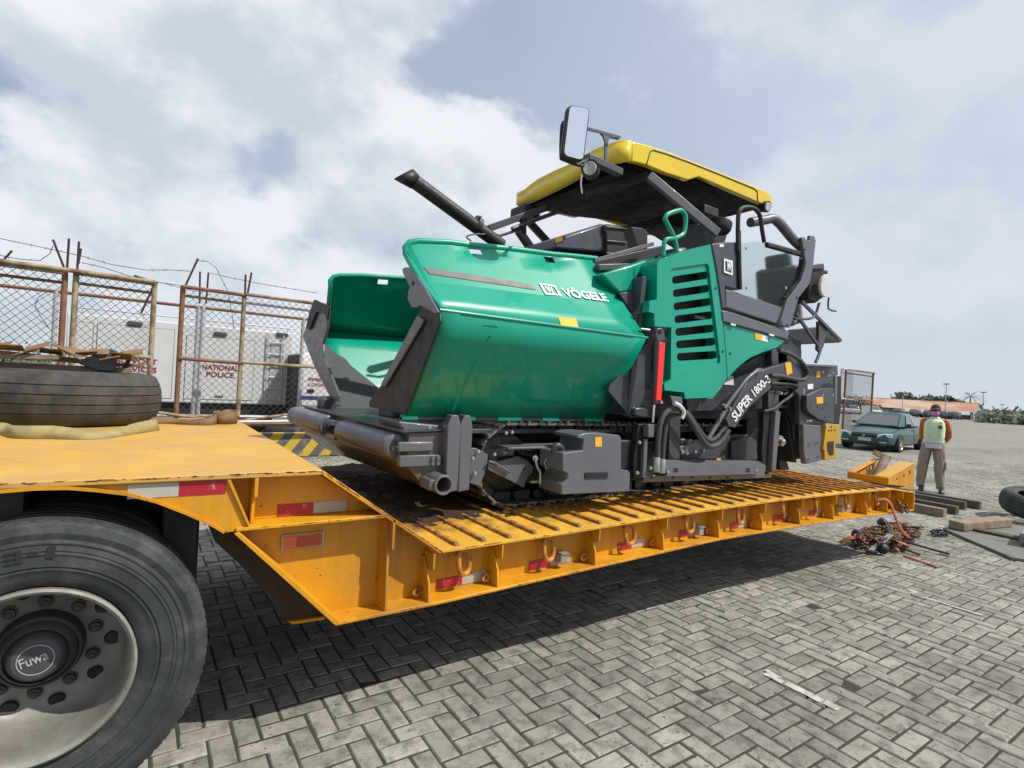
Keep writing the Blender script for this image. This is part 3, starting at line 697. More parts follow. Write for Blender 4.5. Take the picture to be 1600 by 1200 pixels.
def hosed(name, pts, r, mat, parent=None, n=10, sm=4):
    """tube through points, smoothed"""
    P = [Vector(p) for p in pts]; o = []
    for i in range(len(P)-1):
        p0, p1, p2, p3 = P[max(i-1, 0)], P[i], P[i+1], P[min(i+2, len(P)-1)]
        for k in range(sm):
            t = k/sm; o.append(.5*((2*p1)+(p2-p0)*t+(2*p0-5*p1+4*p2-p3)*t*t+(3*p1-p0-3*p2+p3)*t**3))
    o.append(P[-1]); s = MB(); s.tube(o, r, n); return ob(name, s, mat, parent or pv)
def at(k, a, b, y):
    p = on(*fr(k, a, b), 1, y); return (p.x, p.y, p.z)
# ---------------- hopper wings
rimT = [Vector(at('X', a, b, 2.99)) for a, b in ((634,397),(633,387),(640,379),(652,376.5),(700,378.5),(729,382),(749,384),(800,389),(846,395),(861,397),(900,400.5),(932,404))]
xa, xb = rimT[3].x, rimT[-1].x
botx = [1.30,1.315,1.335,1.36]+[1.36+(t.x-xa)/(xb-xa)*(2.85-1.36) for t in rimT[4:]]
VR = (0, .20, .40, .55, .72, .875, .955, 1.0)
def wing_P(i, v):
    B = Vector((botx[i], 2.62, 1.967)); T = rimT[i]; P = B+(T-B)*v
    k = max(0.0, 1-abs(v-.40)/(.40 if v < .4 else .60)); rear = (botx[i]-1.3)/(2.85-1.3); P.y += .034*k*(1-.75*max(0, (rear-.8)/.2)); return P
def wing_uv(u, v):
    i = min(int(u), len(rimT)-2); f = u-i; return wing_P(i, v)*(1-f)+wing_P(i+1, v)*f
def low_uv(u, v):      # u: x, v: 0 at the hinge .. 1 at the crease
    return Vector((1.28+(1.57)*u, 3.0-.38*v, 1.38+.587*v))
def locate(fn, px, py, u, v, du, dv, lim=None):
    for _ in range(40):
        q = proj(fn(u, v)); a = proj(fn(u+du, v)); b = proj(fn(u, v+dv))
        J = np.array([[(a[0]-q[0])/du, (b[0]-q[0])/dv], [(a[1]-q[1])/du, (b[1]-q[1])/dv]])
        d = np.linalg.solve(J, [px-q[0], py-q[1]]); u += .7*d[0]; v += .7*d[1]
        if lim: u = min(max(u, lim[0]), lim[1]); v = min(max(v, lim[2]), lim[3])
    return u, v
def wloc(px, py): return locate(wing_uv, px, py, 6.0, .5, .01, .01, (0.01, len(rimT)-1.02, 0.0, 1.0))
def wing(fl):
    t = (lambda p: tuple(p)) if not fl else (lambda p: mir(p))
    s = MB(); n = len(rimT); m_ = len(VR)
    s.v = [t(wing_P(i, v)) for i in range(n) for v in VR]
    for i in range(n-1):
        for j in range(m_-1):
            if i in (5, 8) and j == 5: continue        # grip slots near the rim
            a = i*m_+j; s.f.append((a, a+1, a+m_+1, a+m_))
    o = ob('hopper_wing', s, M['green'], pv, smooth=10); sd = o.modifiers.new('solid', 'SOLIDIFY'); sd.thickness = .010; sd.offset = -1 if not fl else 1
    s = MB(); g = [low_uv(u/12, v/4) for u in range(13) for v in range(5)]
    s.v = [t(p) for p in g]
    for i in range(12):
        for j in range(4): a = i*5+j; s.f.append((a, a+1, a+6, a+5))
    q = ob('lower_panel', s, M['green'], o, smooth=25); sd = q.modifiers.new('solid', 'SOLIDIFY'); sd.thickness = .010; sd.offset = 1 if not fl else -1
    rim = [wing_P(0, v) for v in (0, .2, .45, .7, .88)]+rimT
    s = MB(); s.tube([t(p) for p in rim], .019, 10); ob('rim_tube', s, M['green'], o)
    s = MB(); s.tube([t((1.28, 2.615, 1.966)), t((2.86, 2.615, 1.966))], .009, 8); ob('crease_bead', s, M['green'], o)
    s = MB(); s.tube([t((1.262, 3.0, 1.365)), t((2.86, 3.0, 1.365))], .014, 10); ob('hinge_rod', s, M['dgrey'], o)
    for a, b in ((1.262,1.36),(1.56,1.75),(1.92,2.10),(2.28,2.42),(2.66,2.84)):
        s = MB(); s.tube([t((a, 3.0, 1.367)), t((b, 3.0, 1.367))], .020, 10); ob('hinge_knuckle', s, M['green'], o)
    return o
wing_near = wing(False); wing_far = wing(True)
# pressed rib and grip on the near lower panel
def low_px(px, py): return locate(low_uv, px, py, .3, .7, .001, .001)
a = [low_uv(*low_px(*fr('A', x, y))) for x, y in ((1275,745),(1225,860),(1150,1010),(1065,1205))]
s = MB(); s.tube([p+Vector((0,-.001,.0)) for p in a], [.006,.012,.014,.014], 8); ob('pressed_rib', s, M['green'], wing_near)
b = [low_uv(*low_px(*fr('A', x, y))) for x, y in ((1180,690),(1260,672),(1340,680),(1385,700))]
s = MB(); s.tube([p+Vector((0,-.002,0)) for p in b], [.004,.010,.010,.004], 8); ob('grip_recess_lip', s, M['green'], wing_near)
s = MB(); s.tube([low_uv(*low_px(*fr('A', 1298, 738)))+Vector((0,-.004,0)), low_uv(*low_px(*fr('A', 1240, 808)))+Vector((0,-.004,0))], [.009,.006], 6); ob('grip_slot', s, M['black'], wing_near)
def on_wing(name, rows, mat, off=.004):
    """decal draped on the near wing: two rows of photograph points"""
    s = MB(); k = len(rows[0])
    for r in rows:
        for a_, b_ in r:
            u, v = wloc(a_, b_); P = wing_uv(u, v); n = (wing_uv(u+.05, v)-P).cross(wing_uv(u, v+.02)-P).normalized()
            if n.y > 0: n = -n
            s.v.append(tuple(P+n*off))
    for i in range(k-1): s.f.append((i, i+1, k+i+1, k+i))
    return ob(name, s, mat, wing_near, smooth=0)
lin = lambda a_, b_, n: [(a_[0]+(b_[0]-a_[0])*i/n, a_[1]+(b_[1]-a_[1])*i/n) for i in range(n+1)]
on_wing('grey_stripe', [lin((661,417.5),(830,444),12), lin((671,428.5),(838,453.5),12)], M['stripe'])
on_wing('warning_decal', [lin(fr('W',345,842),fr('W',530,858),4), lin(fr('W',385,940),fr('W',565,962),4)], M['decal_orange'])
# lettering: rows of the photograph -> panel
def wing_text(txt, p0, p1, q0, bold=.02, name='lettering', spacing=1.0):
    """p0-p1 baseline, q0 above p0 (photograph pixels)"""
    mb = text_mb(txt, 1.0, 0.0, bold, spacing=spacing); xs = [v[0] for v in mb.v]; ys = [v[1] for v in mb.v]; x0, x1 = min(xs), max(xs); y0 = 0.0; y1 = .70
    A, B, C_ = (wing_uv(*wloc(*p)) for p in (p0, p1, q0)); n = (B-A).cross(C_-A).normalized()
    if n.y > 0: n = -n
    mb.v = [tuple(A+(B-A)*((v[0]-x0)/(x1-x0))+(C_-A)*((v[1]-y0)/(y1-y0))+n*.006) for v in mb.v]
    return ob(name, mb, M['decal_white'], wing_near, smooth=0, fix=False)
wing_text('VÖGELE', fr('W',418,620), fr('W',872,676), fr('W',366,538), .025)
def quad_ring(name, k, y, outer, inner, mat, th, parent):
    s = MB(); O_ = Q(k, y, *outer); I_ = Q(k, y, *inner); n = len(O_)
    s.v = [(x, y, z) for x, z in O_+I_]+[(x, y+th, z) for x, z in O_+I_]
    for i in range(n):
        j = (i+1) % n; s.f += [(i, j, n+j, n+i), (2*n+i, 3*n+i, 3*n+j, 2*n+j), (i, 2*n+i, 2*n+j, j), (n+i, n+j, 3*n+j, 3*n+i)]
    return ob(name, s, mat, parent, smooth=0)
def wing_frame(outer, inner, mat):
    s = MB(); n = len(outer)
    for a_, b_ in outer+inner: s.v.append(tuple(wing_uv(*wloc(a_, b_))+Vector((0,-.006,.003))))
    for i in range(n): j = (i+1) % n; s.f.append((i, j, n+j, n+i))
    return ob('logo_frame', s, mat, wing_near, smooth=0)
lo = [fr('W', *p) for p in ((142,487),(306,512),(378,618),(212,606))]; li = [fr('W', *p) for p in ((172,502),(300,525),(350,603),(222,590))]
wing_frame(lo, li, M['decal_white'])
wing_text('W', fr('W',235,578), fr('W',312,590), fr('W',196,515), .03, 'logo_letter')
# latch at the rear tip
s = MB(); p = wing_uv(*wloc(*fr('W',1130,842))); s.tube([p+Vector((.0,-.01,.02)), p+Vector((.03,-.035,.03)), p+Vector((.045,-.01,.0)), p+Vector((.05,0,-.05))], .007, 8); ob('latch_hook', s, M['black'], wing_near)
p = wing_uv(*wloc(*fr('W',1205,965))); s = MB(); s.cyl(p+Vector((-.02,-.02,0)), p+Vector((.06,-.03,0)), .009, 10); ob('latch_pin', s, M['silver'], wing_near)
# front flaps (plates across the front edge of the wings), floor, wear plates
def plx(name, x, pts, th, mat, k='A', bevel=.004, fl=False, parent=None):
    o = []
    for a_, b_ in pts:
        q = on(*fr(k, a_, b_), 0, x); o.append((2*YC-q.y if fl else q.y, q.z))
    s = MB(); s.px(o, x, x+th); return ob(name, s, mat, parent or pv, bevel)
plx('front_flap', 1.262, [(868,560),(985,602),(990,648),(770,1230),(548,1185),(545,1150),(640,1020),(850,625)], .012, M['brownplate'])
fe = plx('flap_edge_strip', 1.245, [(845,612),(885,640),(880,655),(642,1060),(618,1042),(640,1000)], .014, M['lgrey'])
plx('flap_bracket', 1.240, [(752,318),(775,308),(800,312),(885,425),(975,590),(960,602),(862,548),(850,560),(812,562),(785,505),(792,455),(802,438),(758,352)], .016, M['lgrey'])
s = MB(); q = on(*fr('A',820,410),0,1.238); s.cyl((1.234,q.y,q.z),(1.238,q.y,q.z),.012,12); ob('bracket_hole', s, M['black'], pv)
plx('front_flap', 1.262, [(200,512),(222,520),(292,560),(280,700),(255,790),(260,870),(355,1110),(352,1150),(312,1140),(205,935),(130,740),(150,690),(172,590)], .022, M['lgrey'])
plx('flap_edge_strip', 1.240, [(206,512),(296,555),(282,640),(262,600),(215,590),(172,700),(150,690),(172,590)], .016, M['brownplate'])
def farlow(px, py):
    u, v = locate(lambda a_, b_: Vector(mir(low_uv(a_, b_))), px, py, .3, .5, .001, .001); return Vector(mir(low_uv(u, v)))
s = MB(); pts = [farlow(*fr('A', a_, b_)) for a_, b_ in ((258,775),(330,850),(395,885),(425,925),(600,1065),(640,1110),(600,1260),(330,1230),(270,960))]
s.v = [tuple(p+Vector((0,-.014,.006))) for p in pts]; s.f = [tuple(range(len(pts)))]; M['wear'] = pm('matt_wear_plate', (.085,.095,.10), .8, var=.1, spec=.2)
o = ob('wear_plate', s, M['wear'], wing_far, smooth=0)
sd = o.modifiers.new('solid','SOLIDIFY'); sd.thickness = .008
bx('hopper_floor', (1.32, 2.95, 3.02, 4.48, 1.27, 1.30), M['dgrey'], .004)
bx('conveyor_cover', (1.45, 2.95, 3.60, 3.90, 1.301, 1.42), M['dgrey'], .03)
s = MB(); s.px([(2.78,1.42),(4.72,1.42),(4.80,2.40),(2.70,2.40)], 2.875, 2.92); ob('hopper_rear_wall', s, M['dgrey'], pv, .004)
# ---------------- push roller bar
RA, RB = Vector((1.245, 2.96, 1.197)), Vector((1.06, 4.72, 1.245)); rd = (RB-RA)
pb = []
def roller(t0, t1):
    a_, b_ = RA+rd*t0, RA+rd*t1; d = rd.normalized(); s = MB()
    s.lathe([(.0,0),(.058,0),(.060,.004),(.071,.010),(.073,.02),(.073,(b_-a_).length-.02),(.071,(b_-a_).length-.01),(.058,(b_-a_).length),(0,(b_-a_).length)], 28, a_, d)
    r = ob('push_roller', s, M['lgrey'], pv, smooth=35)
    s = MB(); s.lathe([(0,-.020),(.010,-.020),(.012,-.014),(.034,-.012),(.036,0),(.036,.01)], 20, a_, d); ob('roller_end_cap', s, M['dgrey'], r, smooth=30)
    s = MB(); s.lathe([(0,-.026),(.008,-.026),(.009,-.0205)], 12, a_, d); ob('grease_nipple', s, M['silver'], r)
roller(.02, .44); roller(.60, .99)
mid = RA+rd*.52
s = MB(); s.obox(mid+Vector((.045,0,.035)), (.085,0,0), (-.010,.075,0), (0,0,.018)); s.obox(mid+Vector((.045,0,-.06)), (.085,0,0), (-.010,.075,0), (0,0,.018))
ob('roller_bracket', s, M['lgrey'], pv, .006)
s = MB(); s.obox(RA+Vector((.09,-.022,.008)), (.11,0,0), (0,.012,0), (0,0,.030)); ob('roller_end_arm', s, M['lgrey'], pv, .01)
s = MB(); s.obox(RA+Vector((.12,-.02,-.072)), (.13,0,0), (0,.022,0), (0,0,.032)); ab = ob('roller_arm_block', s, M['lgrey'], pv, .004)
for i, (dx, dz) in enumerate(((.19,-.055),(.225,-.055),(.19,-.09),(.225,-.09))):
    s = MB(); s.lathe([(0,-.014),(.011,-.014),(.012,0)], 12, RA+Vector((dx,-.043,dz)), (0,1,0)); ob('bolt', s, M['lgrey'], ab)
# beam behind the rollers
s = MB()
for y, dx in ((2.93, 0), (4.75, -.19)): pass
s.loft([[(1.30,2.95,1.285),(1.62,2.95,1.295),(1.62,2.95,.96),(1.50,2.95,.945),(1.40,2.95,.97),(1.29,2.95,1.10)],[(1.12,4.70,1.315),(1.62,4.70,1.32),(1.62,4.70,.96),(1.50,4.70,.945),(1.3,4.70,.97),(1.12,4.70,1.12)]])
M['beam'] = pm('brownish_grey_beam_paint', (.10,.092,.085), .35, var=.15, dirt=(.18,.11,.05), dirt_amt=.5, dirt_scale=2.5, coat=.3)
ob('push_beam', s, M['beam'], pv, .006)
s = MB(); s.add([(1.25,2.93,1.300),(1.60,2.93,1.312),(1.60,4.70,1.335),(1.10,4.70,1.330)],[(0,1,2,3)]); o = ob('beam_top_plate', s, M['dgrey'], pv, smooth=0); sd = o.modifiers.new('solid','SOLIDIFY'); sd.thickness = .012; sd.offset = 1
for y0, y1, x0, x1 in ((2.88,2.955,1.515,1.595),(2.88,2.955,1.6,1.675)):
    s = MB(); s.py([(x0,.935),(x1,.945),(x1,1.33),(x1-.02,1.395),(x0+.015,1.395),(x0-.008,1.345)], y0, y1); ob('beam_end_block', s, M['lgrey'], pv, .005)
pl('beam_shoulder', 'B', 2.975, [(725,232),(985,258),(1030,318),(1030,365),(770,305)], .34, M['lgrey'], .010)
for a_, b_ in ((925,272),(958,300),(990,296)):
    s = MB(); s.lathe([(0,-.006),(.011,-.005),(.012,0)], 10, at('B',a_,b_,2.974), (0,1,0)); ob('bolt', s, M['silver'], pv)
s = MB(); s.lathe([(.045,.20),(.045,.0),(.052,-.003),(.058,.0),(.058,.20)], 28, (1.46,2.80,1.0), (0,1,0)); ob('tow_tube', s, M['lgrey'], pv, smooth=35)
bx('tow_bracket', (1.38,1.42,2.82,2.95,.97,1.03), M['lgrey'])
bx('flap_foot', (1.16,1.30,4.38,4.48,1.30,1.42), M['dgrey'], .03)
# brackets between beam and track
pl('link_plate', 'B', 2.95, [(1178,400),(1215,400),(1290,440),(1285,520),(1240,640),(1175,620)], .02, M['lgrey'])
cvp = pl('idler_cover', 'N', 2.93, [(330,620),(470,600),(670,548),(790,600),(855,670),(845,740),(780,800),(740,915),(320,705)], .015, M['lgrey'])
s = MB(); s.tube([at('N',330,605,2.925), at('N',400,625,2.915), at('N',570,735,2.915)], .008, 8); ob('cover_handle', s, M['lgrey'], cvp)
s = MB(); p = at('N',740,700,2.9275); s.cyl(p, (p[0],p[1]+.004,p[2]), .008, 12); ob('cover_hole', s, M['black'], cvp)
# ---------------- tracks
def track(yc, fl=1):
    tk = bpy.data.objects.new('crawler_track', None); COL.objects.link(tk); tk.parent = pv; tk.location = Vector((3.3, yc, .80))-pv.location
    zb, zt = .80, 1.345; r = (zt-zb)/2-.0; x0, x1 = 2.05, 4.85; n = 44; zc = (zb+zt)/2
    # stadium path, with the front end raised a little as the idler stands higher
    L1 = x1-x0; tot = 2*L1+2*math.pi*r; w = .155
    me = None
    def P(s_):
        s_ %= tot
        if s_ < L1: return (x0+s_, zt, 0.0)
        s_ -= L1
        if s_ < math.pi*r: a_ = math.pi/2-s_/r; return (x1+r*math.cos(a_), zc+r*math.sin(a_), a_-math.pi/2)
        s_ -= math.pi*r
        if s_ < L1: return (x1-s_, zb, math.pi)
        s_ -= L1; a_ = -math.pi/2-s_/r; return (x0+r*math.cos(a_), zc+r*math.sin(a_), a_-math.pi/2)
    pit = tot/n
    q = MB(); q.box(-pit*.47, pit*.47, -w, w, -.016, 0); q.box(-pit*.40, -pit*.26, -w*.98, w*.98, .0005, .014); q.box(pit*.20, pit*.34, -w*.98, w*.98, .0005, .014)
    me = q.mesh('track_shoe'); me.materials.append(M['trackpad'])
    q = MB()
    for sd in (-1, 1):
        q.box(-pit*.40, pit*.30, sd*.05-.014, sd*.05+.014, -.075, -.018);         
    q.lathe([(0,-.072),(.026,-.072),(.026,.072),(0,.072)], 10, (pit*.27, 0, -.05), (0,1,0))
    me2 = q.mesh('track_link'); me2.materials.append(M['track'])
    for i in range(n):
        x, z, a_ = P(i*pit); mt = Matrix.Translation(Vector((x, yc, z))-worg(tk)) @ Matrix.Rotation(-a_, 4, 'Y')
        for mm, nm in ((me,'track_shoe'),(me2,'track_link')):
            o = bpy.data.objects.new(nm, mm); COL.objects.link(o); o.parent = tk; o.matrix_basis = mt
    # frame, rollers, idler and sprocket
    s = MB(); s.box(2.15, 4.75, yc-.10, yc+.10, .93, 1.20); ob('track_frame', s, M['track'], tk, .01)
    for x, rr, nm in ((x0,.19,'idler_wheel'),(x1,.19,'drive_sprocket')):
        s = MB(); s.lathe([(0,-.08),(.06,-.08),(.07,-.05),(rr-.03,-.05),(rr,-.04),(rr,.04),(rr-.03,.05),(.07,.05),(.06,.08),(0,.08)], 28, (x, yc, zc), (0,1,0)); ob(nm, s, M['track'], tk, smooth=35)
    for i in range(7):
        x = 2.42+i*.36; s = MB(); s.lathe([(0,-.12),(.05,-.12),(.07,-.10),(.07,.10),(.05,.12),(0,.12)], 18, (x, yc, .89), (0,1,0)); ob('track_roller', s, M['track'], tk, smooth=35)
track(3.12); track(4.38)
bx('track_ledge', (1.93,2.62,2.86,2.99,1.185,1.20), M['lgrey'], .003)
bx('chassis', (1.9,5.0,3.32,4.18,1.0,1.62), M['black'], .01)
bx('track_side_plate', (2.2,2.75,2.93,2.955,1.0,1.17), M['black'], .004)
# hook, shackle and bolts by the toolbox
hosed('tow_hook', [at('N',1100,520,2.72), at('N',1090,450,2.71), at('N',1135,420,2.70), at('N',1185,460,2.70), at('N',1185,560,2.71), at('N',1150,640,2.73), at('N',1120,700,2.78)], .020, M['dgrey'])
for a_, b_ in ((1040,500),(1010,670),(870,570)):
    p = at('N',a_,b_,2.80); s = MB(); s.lathe([(0,-.018),(.012,-.018),(.014,-.004),(.020,-.004),(.020,.0)], 10, p, (0,1,0)); ob('bolt', s, M['silver'], pv)
hosed('bent_rod', [at('N',870,575,2.80), at('N',900,680,2.80), at('N',930,740,2.80), at('N',930,870,2.80)], .008, M['silver'])
hosed('rod_stub', [at('N',820,848,2.82), at('N',920,845,2.82)], .008, M['silver'])
hosed('small_cable', [at('N',1040,500,2.79), at('N',1000,580,2.79), at('N',980,630,2.79), at('N',1010,670,2.79)], .004, M['silver'])
for k in range(3): hosed('track_hose', [at('N',(640,780,900)[k],430,2.99), at('N',700+k*60,500+k*15,2.97), at('N',880+k*30,540,2.98), at('N',1020+k*40,470,2.99)], .011, M['hose'])
for a_, b_ in ((140,570),(165,745),(205,490),(395,525),(600,265),(530,275)):
    p = at('N',a_,b_,2.935); s = MB(); s.lathe([(0,-.010),(.010,-.009),(.013,.0)], 8, p, (0,1,0)); ob('bolt', s, M['silver'], pv)
# ---------------- toolbox
tb = pl('toolbox', 'F', 2.62, [(330,562),(372,548),(435,545),(590,560),(603,575),(603,775),(648,782),(660,800),(655,912),(232,932),(228,868),(255,850),(272,825),(268,800),(235,782),(240,672),(362,655),(370,585),(332,580)], .24, M['lgrey'], .006)
pl('drain_slot', 'F', 2.612, [(380,795),(520,792),(520,828),(380,830)], .01, M['black'], 0, tb)
pl('warning_decal', 'F', 2.617, [(440,572),(480,572),(482,630),(442,632)], .002, M['decal_orange'], 0, tb)
s = MB(); p = at('F',400,548,2.72); s.lathe([(.03,0),(.03,.012),(.012,.014),(.012,.024),(0,.025)], 16, p, (0,0,1)); ob('filler_cap', s, M['dgrey'], tb)
# ---------------- dark structure between hopper and engine cover
pl('support_plate', 'E', 2.78, [(190,390),(425,368),(425,432),(380,442),(376,512),(412,520),(408,600),(392,1170),(260,1170),(120,1000),(140,960),(280,820),(375,680),(330,600)], .03, M['dgrey'], .003)
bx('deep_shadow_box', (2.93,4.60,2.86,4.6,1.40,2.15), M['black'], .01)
hosed('tilt_cylinder', [at('E',130,975,2.82), at('E',250,1085,2.80)], .030, M['dgrey'])
hosed('tilt_cylinder_rod', [at('E',245,1080,2.80), at('E',310,1140,2.79)], .017, M['chrome'])
pl('cylinder_mount', 'O', 2.74, [(240,285),(320,275),(395,290),(395,385),(340,395),(240,375)], .08, M['dgrey'], .01)
# hinges of the engine cover
for q in (((402,366),(424,366),(424,430),(402,432)), ((402,520),(416,520),(413,580),(400,582))):
    pl('cover_hinge', 'E', 2.76, q, .02, M['lgrey'], .003)
# ---------------- engine cover (green) with seven louvre slots
def cut(base, cutters):
    """base minus cutters, returned as one mesh builder"""
    bo = ob('base_shape', base, M['green'], None, smooth=0); cs = []
    for c_ in cutters:
        co = ob('cut_shape', c_, M['green'], None, smooth=0); cs.append(co)
        md = bo.modifiers.new('cut', 'BOOLEAN'); md.object = co; md.operation = 'DIFFERENCE'; md.solver = 'EXACT'
    dg = bpy.context.evaluated_depsgraph_get(); me = bpy.data.meshes.new_from_object(bo.evaluated_get(dg))
    o = MB(); o.v = [tuple(v.co) for v in me.vertices]; o.f = [tuple(p.vertices) for p in me.polygons]
    for q in [bo]+cs: bpy.data.objects.remove(q)
    return o
def rrect(a_, b_, c_, d_, r=.25, n=4):
    """rounded quad from four corners given in order; returns points"""
    P = [Vector((*p, 0)) for p in (a_, b_, c_, d_)]; o = []
    for i in range(4):
        p, q, s_ = P[i], P[i-1], P[(i+1) % 4]; h = min((q-p).length, (s_-p).length)*r*1.0
        A = p+(q-p).normalized()*h; B = p+(s_-p).normalized()*h
        for k in range(n+1):
            t = k/n; o.append(tuple((A*(1-t)**2+p*2*t*(1-t)+B*t*t)[:2]))
    return o
YE = 2.65
cov = MB(); cov.py(Q('E', YE, (428,205),(440,185),(520,152),(640,118),(768,85),(776,120),(800,260),(832,500),(848,700),(862,925),(790,1032),(770,1045),(602,1052),(597,1012),(475,1000),(470,960),(512,930),(516,606),(412,600),(410,520),(376,510),(380,440),(426,432)), YE, YE+.30)
cuts = []
for i in range(7):
    t = i/6; xl = 530+30*t; xr = 757+54*t; yt0 = 287+480*t+6*math.sin(math.pi*t); yt1 = 252+500*t; h = 48+2*t
    c_ = MB(); c_.py(Q('E', YE, *rrect((xl,yt0),(xr,yt1),(xr+3,yt1+h),(xl+4,yt0+h), .45)), YE-.05, YE+.12); cuts.append(c_)
rec = MB(); rec.py(Q('E', YE, *rrect((512,238),(748,205),(826,835),(548,868), .10)), YE-.05, YE+.016)
cav = MB(); cav.py(Q('E', YE, (470,250),(762,195),(838,840),(530,875)), YE+.030, YE+.27)
ec = ob('engine_cover', cut(cov, [rec]+cuts+[cav]), M['green'], pv, .012, smooth=30, seg=3)
bx('radiator_core', (3.10,3.75,YE+.13,YE+.16,1.75,2.6), M['black'], 0, ec)
for a_, b_ in ((793,362),(837,757)):
    p = at('E',a_,b_,YE-.001); s = MB(); s.lathe([(0,-.002),(.011,-.002),(.013,.002)], 12, p, (0,1,0)); ob('cover_lock', s, M['black'], ec)
pl('hood_panel', 'E', 2.80, [(85,272),(250,220),(418,165),(432,190),(428,366),(190,388)], .5, M['green'], .012)
p = at('E',325,308,2.795); s = MB(); s.lathe([(0,0),(.048,0),(.05,.004)], 24, p, (0,1,0)); ob('hood_badge', s, M['black'], pv)
pl('hood_seam', 'E', 2.797, [(283,240),(287,239),(287,376),(283,376)], .004, M['black'], 0)
pl('hood_seam', 'E', 2.797, [(363,222),(367,221),(367,370),(363,370)], .004, M['black'], 0)
# rear side panel (green tail)
tail = pl('rear_side_panel', 'E', YE+.01, [(842,575),(905,590),(1060,632),(1160,655),(1226,685),(1215,705),(1172,738),(1090,765),(1010,800),(950,845),(900,895),(866,938),(855,760)], .22, M['green'], .010, seg=3)
for a_, b_ in ((883,770),):
    p = at('E',a_,b_,YE+.009); s = MB(); s.lathe([(0,-.002),(.012,-.002),(.014,.002)], 12, p, (0,1,0)); ob('panel_lock', s, M['black'], tail)
pl('warning_decal', 'E', YE+.006, [(1038,638),(1078,648),(1082,690),(1042,680)], .002, M['decal_orange'], 0, tail)
pl('white_label', 'E', YE+.006, [(1080,650),(1120,660),(1118,698),(1084,690)], .002, M['decal_white'], 0, tail)
pl('side_beam', 'E', 2.64, [(834,500),(870,503),(1252,628),(1246,685),(1100,640),(842,570)], .10, M['lgrey'], .008)
for a_, b_ in ((890,585),(1130,650)): pl('bright_clip', 'E', 2.635, [(a_,b_-5),(a_+30,b_+3),(a_+28,b_+12),(a_,b_+5)], .01, M['decal_white'], 0)
# chassis side below the covers
pl('lower_side_plate', 'E', 2.80, [(860,940),(905,890),(960,840),(1060,785),(1180,745),(1240,740),(1240,1110),(620,1132),(610,1052),(770,1048)], .05, M['dgrey'], .004)
pl('white_label', 'K', 2.795, [(90,262),(140,258),(145,338),(58,332)], .003, M['decal_white'], 0)
pl('chassis_post', 'E', 2.74, [(1142,755),(1178,740),(1180,860),(1145,870)], .05, M['dgrey'], .004)
# ---------------- operator platform side
con = pl('console_side', 'E', 2.64, [(770,84),(860,72),(932,74),(945,372),(900,362),(852,345),(856,482),(836,492),(802,255)], .10, M['dgrey'], .006)
s = MB(); L_ = Q('E', 2.632, (845,175),(900,190),(900,282),(845,262)); I_ = Q('E', 2.632, (853,190),(892,202),(892,268),(853,252))
s.v = [(x, 2.632, z) for x, z in L_+I_]; s.f = [(i, (i+1) % 4, 4+(i+1) % 4, 4+i) for i in range(4)]; ob('logo_frame', s, M['decal_white'], con, smooth=0)
text_on('logo_letter', 'W', at('E',858,248,2.634), at('E',888,258,2.634), .075, M['decal_white'], con, (0,0,1), depth=.003, bold=.05)
pl('small_mark', 'E', 2.637, [(818,88),(844,86),(844,102),(818,104)], .002, M['decal_white'], 0, con)
pl('console_lower', 'E', 2.64, [(858,370),(905,378),(1212,482),(1192,590),(1150,575),(900,495),(856,480)], .12, M['lgrey'], .008)
glass = pl('side_pane', 'E', 2.66, [(947,80),(1020,72),(1092,76),(1112,98),(1318,155),(1328,190),(1262,360),(1212,478),(908,378),(947,370)], .008, M['pane'], .001)
for a_, b_ in ((985,112),(987,360),(1232,360),(1328,175)):
    p = at('E',a_,b_,2.65); s = MB(); s.lathe([(0,-.006),(.012,-.004),(.014,.004)], 14, p, (0,1,0)); ob('pane_bolt', s, M['silver'], glass)
s = MB(); s.bar(at('E',1108,88,2.655), at('E',1322,148,2.655), .04, .045); ob('grip_bar', s, M['black'], pv, .012)
pl('rear_arm_plate', 'E', 2.62, [(1330,45),(1345,38),(1360,60),(1382,62),(1385,30),(1410,35),(1420,62),(1402,235),(1382,332),(1312,422),(1258,608),(1190,588),(1242,432),(1330,312),(1357,205),(1342,112)], .03, M['lgrey'], .005)
pl('arm_plate_edge', 'E', 2.655, [(1372,70),(1358,205),(1332,312),(1242,432),(1225,420),(1310,310),(1335,205),(1345,120)], .04, M['black'], .004)
for a_, b_ in ((1205,575),(1243,590),(1300,420),(1352,118)):
    p = at('E',a_,b_,2.618); s = MB(); s.lathe([(0,-.006),(.010,-.005),(.011,.002)], 12, p, (0,1,0)); ob('bolt', s, M['dgrey'], pv)
# hand rail
hosed('hand_rail', [at('D',1252,1010,2.63), at('D',1252,860,2.63), at('D',1258,770,2.63), at('D',1285,738,2.63), at('D',1350,742,2.63), at('D',1388,785,2.63), at('D',1402,870,2.63), at('D',1416,955,2.63)], .017, M['black'], sm=5)
hosed('hand_rail_foot', [at('E',937,0,2.63), at('E',940,200,2.63), at('E',945,370,2.63)], .017, M['black'], sm=2)
